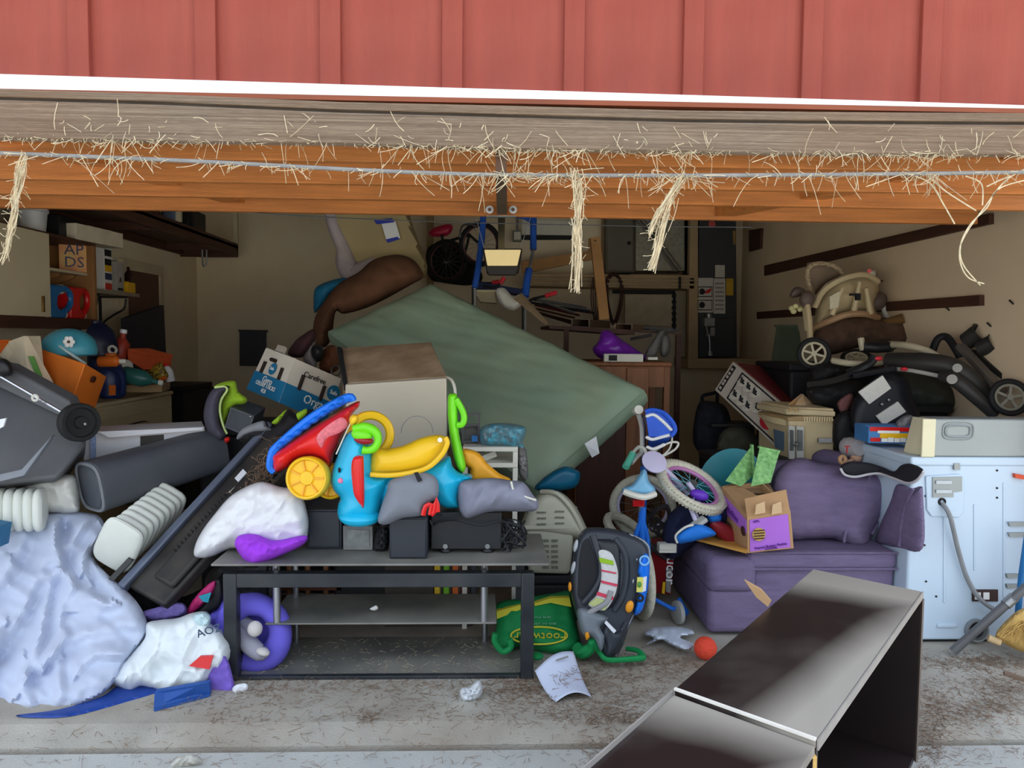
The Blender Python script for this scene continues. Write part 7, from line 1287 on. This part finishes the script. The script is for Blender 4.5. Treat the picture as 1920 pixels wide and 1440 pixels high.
# upturned lavender bike
ub = thing('lavender_bicycle', 'upturned lavender bicycle wheel with cranks and cream knobbly tyre', 'bicycle', P(1290, 1000, 4.0))
cu = P(1297, 912, 3.92); wheel(ub, cu, (.36, -.42, .83), .172, .026, wt, pk_, M('teal spokes', (110, 190, 200), .4), nsp=18, hub_m=galv)
b = B(); a_ = V((.36, -.42, .83)).normalized(); u_ = a_.orthogonal().normalized(); v_ = a_.cross(u_)
for k in range(64):
    th_ = 2 * math.pi * k / 64
    for s_ in (-.6, .6): e = u_ * math.cos(th_ + (.05 if s_ > 0 else 0)) + v_ * math.sin(th_ + (.05 if s_ > 0 else 0)); b.box(cu + e * .172 + (e * .8 + a_ * s_).normalized() * .026, (.009, .007, .007))
mk('tyre_knobs', b, M('grey tyre knob', (166, 160, 140), .8), ub)
mk('chain_guard', B().lathe([(.02, 0), (.062, .002), (.065, .012), (.02, .02)], P(1226, 868, 3.9), (.1, -.75, .65), 26), lav, ub)
mk('frame_tube', B().tube([P(1238, 872, 3.92), P(1262, 895, 3.95), P(1290, 925, 4.0)], .015, 10), lav, ub); mk('frame_tube', B().tube([P(1230, 880, 3.95), P(1258, 905, 3.98), P(1275, 925, 4.0)], .013, 8), lav, ub); mk('fork', B().tube([P(1290, 905, 3.85), P(1305, 925, 3.86), P(1312, 935, 3.88)], .012, 8), lav, ub)
mk('hub_cover', B().ell(P(1311, 928, 3.84), (.05, .03, .028), (0, 15, 0)), M('violet plastic', (104, 54, 190), .4), ub); mk('crank_arm', B().tube([P(1300, 938, 3.82), P(1292, 945, 3.8), P(1308, 985, 3.78)], .012, 8), lav, ub); mk('crank_arm', B().tube([P(1308, 940, 3.83), P(1302, 955, 3.82), P(1312, 982, 3.8)], .009, 8), lav, ub); mk('pedal', B().box(P(1303, 985, 3.76), (.13, .05, .022), (10, -32, 10)), M('grey white wheel', (176, 176, 170), .6), ub, bevel=.006)
mk('rear_tyre', B().torus(P(1178, 1000, 4.25), (.5, -.3, .8), .14, .025, 36, 8), wt, ub); mk('chain', B().tube([P(1215, 975, 4.15), P(1232, 955, 4.1), P(1250, 950, 4.1), P(1255, 975, 4.12), P(1235, 990, 4.15)], .014, 6, closed=True, sm=3), M('oily chain', (70, 64, 66), .5, metal=.4), ub)
for k in range(3): mk('gear', B().torus(P(1228 + k * 9, 985 + k * 6, 4.15), (.2, -1, .3), .035, .007, 18, 6), M('oily chain', (70, 64, 66), .5, metal=.4), ub)
mk('frame_tube', B().tube([P(1213, 1020, 4.0), P(1230, 1030, 4.0), P(1250, 1045, 4.0)], .02, 8), M('oily chain', (70, 64, 66), .5), ub)
# red carton + white pedal
t = thing('red_carton', 'red carton printed with upright white lettering behind the blue bike', 'box', P(1245, 1115, 4.05)); mk('body', B().hexa([P(1222, 1028, 4.05), P(1264, 1030, 3.98), P(1258, 1115, 3.98), P(1226, 1112, 4.05)], (.04, .2, 0)), M('crimson card', (150, 22, 30), .5), t, bevel=.004); text(t, 'Mucor', P(1258, 1060, 3.972), (-.05, -.1, -1), (1, -.1, 0), .075, wht); mk('yellow_print', B().hexa([P(1243, 1092, 3.985), P(1248, 1092, 3.98), P(1246, 1114, 3.98), P(1241, 1112, 3.985)], (0, .01, 0)), yellow_p, t); mk('grey_print', B().hexa([P(1249, 1065, 3.975), P(1260, 1066, 3.965), P(1257, 1112, 3.965), P(1249, 1110, 3.975)], (0, .012, 0)), M('grey print', (140, 138, 134), .8), t)
mk('white_pedal', B().box(P(1250, 1026, 3.9), (.09, .06, .045)).box(P(1250, 1020, 3.87), (.075, .01, .006)).box(P(1250, 1030, 3.87), (.075, .01, .006)), offw, bk, bevel=.008)
# ------------------------------------------------------------------ floor litter things
t = thing('paper_sheet', 'curled white printed paper sheet on the floor beside the stand leg', 'paper', PZ(1055, 1280))
pa, pb_, pc_, pd = PZ(1003, 1258, .05), PZ(1075, 1222, .09), PZ(1110, 1285, .06), PZ(1042, 1316, .01); fp = lerp4(pa, pb_, pc_, pd)
mk('sheet', B().grid(lambda u, v: fp(u, v) + V((0, 0, .03 * math.sin(u * 3.1) - .02 * math.sin(v * 3.1) - (.05 * v * u if 1 else 0))), 14, 14), M('bluish paper', (206, 214, 236), .8, .04), t, solid=.0015)
rq = random.Random(4); bb = B()
for k in range(46):
    p = fp(rq.uniform(.15, .9), rq.uniform(.5, .85)) + V((0, 0, .02)); a_ = rq.uniform(0, 6.28); bb.tube([p, p + V((math.cos(a_) * .03, math.sin(a_) * .03, .002))], .001, 3)
mk('needle_litter', bb, straw2, t)['kind'] = 'stuff'
mk('printed_line', B().tube([fp(.45, .2) + V((0, 0, .035)), fp(.75, .22) + V((0, 0, .03))], .004, 4), M('grey print', (140, 138, 134), .8), t)
mk('paper_wad', B().pillow([(862, 1300), (866, 1290), (880, 1288), (892, 1278), (900, 1276), (905, 1292), (900, 1308), (885, 1317), (868, 1316)], 3.08, .05, 10, 3, wr=.03, ws=.08, ridge=2), M('white tissue', (216, 220, 224), .8), None, 'crumpled white tissue on the floor in front of the stand', 'tissue')
mk('paper_wad', B().pillow([(320, 1434), (335, 1420), (358, 1414), (375, 1420), (378, 1430), (350, 1438), (325, 1440)], 2.64, .02, 10, 3, wr=.012, ws=.12, ridge=True), M('grey white feathers', (190, 186, 176), .9, .2, 30), None, 'dirty grey-white wad on the driveway at the bottom edge', 'tissue')
t = thing('plastic_wrapper', 'flattened white plastic wrapper on the floor near the orange ball', 'wrapper', PZ(1260, 1195)); mk('film', B().pillow([(1208, 1190), (1220, 1178), (1260, 1175), (1295, 1180), (1300, 1190), (1275, 1195), (1300, 1208), (1288, 1220), (1260, 1210), (1240, 1200), (1212, 1208), (1225, 1197)], lambda x, y: PZ(x, y, .03).y + 3.4, .05, 8, 3, wr=.03, ws=.03, ridge=2, back=.3), M('blue white film', (206, 216, 230), .4, .1, 20), t)
mk('orange_ball', B().ell(PZ(1322, 1236) + V((0, 0, .052)), (.052, .052, .052), nu=24, nv=16), M('orange red rubber', (238, 76, 50), .6, .08, 60, .8, 160), None, 'orange-red bumpy rubber ball on the floor by the sofa', 'ball')
mk('cardboard_flap', (lambda d0: B().hexa([P(1396, 1088, d0 + .03), P(1428, 1106, d0), P(1446, 1127, d0), P(1440, 1138, d0), P(1418, 1120, d0 + .02)], (.004, .012, 0)))(PZ(1440, 1138, .6).y + 3.41), card, None, 'torn tan cardboard flap sticking up behind the dark shelf unit', 'cardboard')
# ------------------------------------------------------------------ dark bookcase lying in front
bc = thing('dark_bookcase', 'dark brown dusty bookcase lying on its side in the foreground', 'bookcase', V((1.0, -1.2, 0)))
zt4 = .6
A_, B_ = PZ(1525, 1067, zt4), PZ(1728, 1109, zt4); C_, D_ = PZ(1530, 1387, zt4), PZ(1265, 1292, zt4)
bm_ = M('dusty dark laminate', (40, 30, 30), .35, .2, 4)
# broad pale dust drifts over the laminate
nt = bm_.node_tree; N = nt.nodes; L = nt.links; pb2 = N['Principled BSDF']
tc = N['Texture Coordinate']; sep = N.new('ShaderNodeTexNoise'); sep.inputs['Scale'].default_value = 1.6; sep.inputs['Detail'].default_value = 7; sep.inputs['Distortion'].default_value = .6; L.new(tc.outputs['Object'], sep.inputs['Vector'])
gd = N.new('ShaderNodeVectorMath'); gd.operation = 'DOT_PRODUCT'; L.new(tc.outputs['Object'], gd.inputs[0]); ddir = (A_ - D_).normalized(); gd.inputs[1].default_value = (ddir.x, ddir.y, 0)
gd2 = N.new('ShaderNodeVectorMath'); gd2.operation = 'DOT_PRODUCT'; L.new(tc.outputs['Object'], gd2.inputs[0]); dw = (C_ - D_).normalized(); gd2.inputs[1].default_value = (dw.x, dw.y, 0)
m1 = N.new('ShaderNodeMapRange'); m1.inputs[1].default_value = .28; m1.inputs[2].default_value = .48; L.new(gd.outputs['Value'], m1.inputs[0])
m2 = N.new('ShaderNodeMapRange'); m2.inputs[1].default_value = .05; m2.inputs[2].default_value = .17; L.new(gd2.outputs['Value'], m2.inputs[0])
mxm = N.new('ShaderNodeMath'); mxm.operation = 'MAXIMUM'; L.new(m1.outputs[0], mxm.inputs[0]); L.new(m2.outputs[0], mxm.inputs[1])
ad = N.new('ShaderNodeMath'); ad.operation = 'MULTIPLY_ADD'; L.new(sep.outputs[0], ad.inputs[0]); ad.inputs[1].default_value = .9; ad.inputs[2].default_value = -.42
sm_ = N.new('ShaderNodeMath'); sm_.operation = 'ADD'; sm_.use_clamp = True; L.new(mxm.outputs[0], sm_.inputs[0]); L.new(ad.outputs[0], sm_.inputs[1])
mul_ = N.new('ShaderNodeMath'); mul_.operation = 'MULTIPLY'; mul_.inputs[1].default_value = .8; L.new(sm_.outputs[0], mul_.inputs[0])
mx2 = N.new('ShaderNodeMix'); mx2.data_type = 'RGBA'; L.new(mul_.outputs[0], mx2.inputs[0]); L.new(pb2.inputs['Base Color'].links[0].from_socket, mx2.inputs[6]); mx2.inputs[7].default_value = C(176, 168, 156); L.new(mx2.outputs[2], pb2.inputs['Base Color'])
rmx = N.new('ShaderNodeMapRange'); rmx.inputs[3].default_value = .3; rmx.inputs[4].default_value = .9; L.new(mul_.outputs[0], rmx.inputs[0]); L.new(rmx.outputs[0], pb2.inputs['Roughness'])
dkl = M('dark laminate', (34, 24, 24), .5, .2, 5)
lw = (D_ - A_); nd = lw.normalized()
mk('upper_side', B().hexa([A_, B_, C_, D_], (0, 0, -.02)), bm_, bc, bevel=.002)
edg = M('pale edge strip', (150, 144, 138), .6)
mk('edge_strip', B().bar(B_ + V((.003, -.003, -.011)), C_ + V((.003, -.003, -.011)), .004, .024), edg, bc); mk('joint_strip', B().bar(D_ + V((0, 0, .001)), C_ + V((0, 0, .001)), .008, .006), M('white edge', (226, 220, 210), .6), bc)
dz_ = V((0, 0, -.58))
mk('end_panel', B().hexa([A_ + V((0, 0, -.02)), B_ + V((0, 0, -.02)), B_ + dz_, A_ + dz_], nd * .02), dkl, bc); mk('end_edge', B().bar(B_ + V((.002, -.002, -.02)) + nd * .01, B_ + V((.002, -.002, -.6)) + nd * .01, .022, .006), M('brown grey edge', (118, 104, 94), .6), bc)
mk('back_panel', B().hexa([A_ + V((0, 0, -.02)), D_ + V((0, 0, -.02)), D_ + dz_, A_ + dz_], (B_ - A_).normalized() * .01), dkl, bc); mk('lower_side', B().hexa([A_ + dz_, B_ + dz_, C_ + dz_, D_ + dz_], (0, 0, -.02)), dkl, bc)
mk('shelf', B().hexa([C_ + V((0, 0, -.02)), D_ + V((0, 0, -.02)), D_ + dz_, C_ + dz_], -nd * .02), dkl, bc)
mk('raw_edge', B().bar(C_ + V((-.01, 0, -.03)), C_ + V((-.01, 0, -.6)), .03, .014), M('raw chipboard', (216, 176, 104), .9, .15, 60), bc)
E_, G_ = C_ + nd * .95, D_ + nd * .95
bc2 = thing('dark_bookcase', 'second dark bookcase section nearest the camera, joined at the white edge', 'bookcase', (C_ + D_ + E_ + G_) / 4 - V((0, 0, .6)))
D2, C2 = D_ + nd * .006, C_ + nd * .006; zo = V((0, 0, -.012))
mk('upper_side', B().hexa([D2 + zo, C2 + zo, E_ + zo, G_ + zo], (0, 0, -.02)), bm_, bc2, bevel=.002)
mk('edge_strip', B().bar(D2 + V((-.002, 0, -.008)), G_ + V((-.002, 0, -.008)), .004, .016), edg, bc2); mk('back_panel', B().hexa([D2 + V((0, 0, -.034)), G_ + V((0, 0, -.034)), G_ + dz_, D2 + dz_], (B_ - A_).normalized() * .01), dkl, bc2); mk('end_panel', B().hexa([C2 + V((0, 0, -.034)), D2 + V((0, 0, -.034)), D2 + dz_, C2 + dz_], nd * .018), dkl, bc2); mk('lower_side', B().hexa([D2 + dz_, C2 + dz_, E_ + dz_, G_ + dz_], (0, 0, -.02)), dkl, bc2); mk('end_panel', B().hexa([E_ + V((0, 0, -.034)), G_ + V((0, 0, -.034)), G_ + dz_, E_ + dz_], -nd * .018), dkl, bc2)
mk('white_flake', B().pillow([(1386, 1288), (1392, 1280), (1398, 1283), (1402, 1290), (1394, 1296), (1388, 1293)], lambda x, y: (CAM.z - .603) * F / (y - 631 - (x - 910) * .0088), .006, 4, 2), wht, None, 'white flake lying on the dark bookcase', 'flake')
# broom and pole at the right edge
br = thing('straw_broom', 'straw broom head with a grey pole leaning by the dryer', 'broom', PZ(1790, 1222)); b = B(); rr = random.Random(9)
for k in range(220):
    t0 = rr.random(); s_ = P(1920, 1160, 3.35) + V((rr.uniform(-.03, .03), rr.uniform(-.03, .03), 0)); e = P(1868 + 130 * t0 - 30 * (1 - abs(2 * t0 - 1)) * 0, 1185 + 50 * (t0) + rr.uniform(-6, 10), 3.35 + rr.uniform(-.06, .06)); b.tube([s_, s_.lerp(e, .5) + V((rr.uniform(-.01, .01), 0, .01)), e], .002, 3)
mk('bristles', b, M('golden straw', (196, 160, 92), .85, .2, 30), br)['kind'] = 'stuff'
mk('bristle_core', B().pillow([(1866, 1192), (1890, 1160), (1925, 1140), (1990, 1160), (1980, 1225), (1925, 1224), (1885, 1208)], 3.38, .05, 16, 5), M('golden straw', (196, 160, 92), .85), br)
mk('handle_stub', B().cyl(P(1853, 1196, 3.36), P(1876, 1205, 3.34), .016, 10), M('pale wood', (206, 176, 130), .7), br)
po = mk('grey_pole', B().tube([PZ(1786, 1222, .02), P(1890, 1130, 3.4), P(1990, 1045, 3.35)], .02, 12), M('dull grey pole', (96, 96, 98), .45), None, 'grey metal pole slanting across the dryer bottom', 'pole'); mk('ferrule', B().tube([P(1885, 1134, 3.4), P(1902, 1119, 3.4)], .024, 12), galv, po)
mk('mop_pole', B().tube([P(1905, 1190, 3.5), P(1915, 1080, 3.5), P(1928, 990, 3.5)], .014, 10), M('blue mop pole', (30, 110, 170), .4), None, 'blue mop pole at the right edge before the dryer', 'pole')
mk('wood_lath', B().bar(P(1882, 1262, 3.1), P(2000, 1300, 3.0), .03, .012), M('grey brown lath', (120, 100, 84), .8), None, 'grey wooden lath on the floor at the right edge', 'lath')
# ------------------------------------------------------------------ dry grass and litter
rr = random.Random(21)
def blade(b, p, d, L, r=.0016, bend=.3, n=3, k=3):
    d = V(d).normalized(); s_ = V((rr.gauss(0, 1), rr.gauss(0, 1), rr.gauss(0, 1))) * bend * L
    b.tube([p + d * (L * i / n) + s_ * (i / n) ** 2 for i in range(n + 1)], r, k)
b = B()
def ty(x):
    for i in range(len(bot) - 1):
        if bot[i][0] <= x <= bot[i + 1][0]: t = (x - bot[i][0]) / (bot[i + 1][0] - bot[i][0]); return bot[i][1] * (1 - t) + bot[i + 1][1] * t
    return 280
def ry(x):
    for i in range(len(rodp) - 1):
        if rodp[i][0] <= x <= rodp[i + 1][0]: t = (x - rodp[i][0]) / (rodp[i + 1][0] - rodp[i][0]); return rodp[i][1] * (1 - t) + rodp[i + 1][1] * t
    return 300
for k in range(700): # fringe under the edge board
    x = rr.uniform(-60, 1980); y = ty(x) + rr.uniform(-3, 3); blade(b, P(x, y, 2.44 + rr.uniform(-.01, .04)), (rr.gauss(0, .8), rr.gauss(0, .5), rr.gauss(-.4, .5)), rr.uniform(.006, .028), .0009, .6)
clusters = [(70, 8), (130, 18), (220, 30), (250, 25), (180, 10), (300, 8), (400, 14), (545, 22), (600, 10), (700, 14), (760, 35), (840, 30), (850, 25), (905, 45), (930, 45), (960, 45), (985, 30), (1030, 40), (1045, 40), (1090, 45), (1170, 20), (1210, 25), (1260, 60), (1290, 50), (1330, 25), (1440, 18), (1500, 40), (1560, 30), (1610, 22), (1670, 22), (1715, 55), (1740, 45), (1770, 25), (1840, 18), (1900, 14)]
for cx, m_ in clusters:
    for k in range(int(m_ * .52)):
        top_ = rr.random() < .5; x = cx + rr.gauss(0, 16); y = (ty(x) if top_ else ry(x)) + rr.uniform(-3, 3)
        blade(b, P(x, y, 2.45 + rr.uniform(-.02, .02)), (rr.gauss(0, .75), rr.gauss(0, .3), rr.gauss(-.65, .5)), rr.uniform(.02, .085), rr.uniform(.0007, .0014), .35, 4)
    if rr.random() < .6:
        for k in range(4): x = cx + rr.gauss(0, 12); blade(b, P(x, ty(x) - rr.uniform(5, 45), 2.43), (rr.gauss(0, .5), -.2, rr.gauss(-.3, .7)), rr.uniform(.02, .06), .0012, .3)
for k in range(240): x = rr.uniform(0, 1920); blade(b, P(x, ry(x) + rr.uniform(-2, 3), 2.455), (rr.gauss(0, 1), rr.gauss(0, .4), rr.gauss(-.4, .6)), rr.uniform(.008, .03), .001, .5)
mk('dry_grass', b, straw, None, 'dry straw and nest grass hanging from the open door edge and rod', 'dry grass', kind='stuff')
def tuft(lab, path, n_, spread, r=.0018, thick=1):
    b = B(); L = len(path)
    for k in range(n_):
        j0 = rr.randint(0, max(0, L - 3)); j1 = min(L - 1, j0 + rr.randint(2, 3)); ox, oy = rr.gauss(0, spread), rr.gauss(0, 3)
        pts = [P(path[j][0] + ox * (1 - .5 * j / L) + rr.gauss(0, spread * .5), path[j][1] + oy + rr.gauss(0, 3), 2.45 + rr.gauss(0, .012)) for j in range(j0, j1 + 1)]
        b.tube(pts, r * rr.uniform(.5, .95), 4, sm=3)
    for k in range(int(n_ * 1.3)):
        j = rr.randint(0, L - 2); u_ = rr.random(); x = path[j][0] * (1 - u_) + path[j + 1][0] * u_ + rr.gauss(0, spread * .6); y = path[j][1] * (1 - u_) + path[j + 1][1] * u_
        blade(b, P(x, y, 2.45), (rr.gauss(0, .8), rr.gauss(0, .5), rr.gauss(-.6, .6)), rr.uniform(.01, .035), .0009, .4, 3)
    return mk('grass_tuft', b, straw, None, lab, 'dry grass tuft', group='grass tufts hanging from the door')
tuft('thick shaggy straw tuft hanging right of the door centre bracket', [(1078, 318), (1082, 345), (1085, 375), (1084, 410), (1082, 440), (1083, 480), (1080, 545)], 56, 6)
tuft('slanting straw tuft hanging in front of the metal duct', [(1290, 325), (1262, 370), (1250, 400), (1240, 430), (1232, 470), (1222, 505)], 34, 5); tuft('short side strand beside the slanting tuft before the duct', [(1275, 335), (1240, 390), (1228, 415), (1218, 440)], 22, 4)
tuft('knotted straw tuft hanging at the far left of the door', [(45, 292), (38, 320), (33, 345), (28, 370), (25, 400), (20, 430), (14, 460), (5, 490)], 60, 5)
b = B()
for pth in ([(1715, 330), (1745, 345), (1770, 385), (1790, 420)], [(1740, 330), (1775, 360), (1830, 395)], [(1810, 330), (1840, 345), (1842, 385)], [(1990, 325), (1880, 350), (1850, 390), (1820, 420), (1802, 455), (1800, 490), (1815, 520), (1845, 532)], [(1960, 300), (1890, 335), (1845, 390), (1810, 440), (1800, 470), (1808, 500), (1838, 535)], [(1850, 350), (1870, 340), (1895, 330)]):
    b.tube([P(x, y, 2.46) for x, y in pth], .0022, 5, sm=6)
mk('straw_bundle', b, straw, None, 'long curved straw stems trailing from the right of the door', 'dry grass tuft', group='grass tufts hanging from the door')
# litter on floor
b = B()
def lit(n_, x0, x1, y0_, y1_, clump=None):
    for k in range(n_):
        if clump: cx, cy, sx_, sy_ = rr.choice(clump); x, y = rr.gauss(cx, sx_), rr.gauss(cy, sy_)
        else: x, y = rr.uniform(x0, x1), rr.uniform(y0_, y1_)
        p = PZ(x, y, .002 if y < 1360 else -.026); a_ = rr.uniform(0, 6.28)
        if -.7 < p.y < -.5: p.z = max(p.z, -.012)
        blade(b, p, (math.cos(a_), math.sin(a_), rr.uniform(0, .25)), rr.uniform(.012, .045), rr.uniform(.0005, .001), .25, 2)
lit(2600, 0, 0, 0, 0, [(1180, 1300, 60, 25), (1120, 1260, 60, 20), (1250, 1250, 60, 15), (1200, 1240, 80, 10), (1100, 1330, 60, 18), (1160, 1350, 40, 14), (980, 1300, 50, 14), (1150, 1410, 30, 12), (1060, 1275, 30, 16)])
lit(1500, 0, 0, 0, 0, [(1800, 1245, 60, 10), (1860, 1240, 40, 8), (1870, 1290, 40, 15), (1760, 1330, 25, 25), (1740, 1400, 20, 30), (1850, 1330, 40, 15)])
lit(700, 380, 1100, 1290, 1370); lit(350, 0, 1200, 1360, 1440); lit(400, 1720, 1920, 1230, 1440); lit(260, 0, 0, 0, 0, [(690, 1345, 14, 7), (470, 1300, 30, 8), (330, 1325, 30, 8), (1000, 1290, 20, 8), (985, 1280, 14, 8)])
lit(500, 440, 1000, 1272, 1296)
mk('floor_litter', b, straw2, None, 'dry pine needles and grass scattered on the concrete floor', 'litter', kind='stuff')
b = B()
for k in range(420):
    x, y = rr.uniform(470, 970), rr.uniform(1185, 1268); p = PZ(x, y, zl + .002)
    if p.y < -.12 or p.y > .26: continue
    a_ = rr.uniform(0, 6.28); blade(b, p, (math.cos(a_), math.sin(a_), .1), rr.uniform(.008, .03), .0008, .3, 2)
mk('shelf_litter', b, M('pale litter', (180, 166, 140), .9, .3, 50), None, 'pale dry litter on the bottom shelf of the stand', 'litter', kind='stuff')
mk('white_scrap', B().pillow([(693, 1142), (700, 1137), (706, 1135), (709, 1141), (702, 1145)], 3.42, .008, 3, 1.5, back=.6), wht, None, 'tiny white scrap on the middle glass shelf', 'scrap')
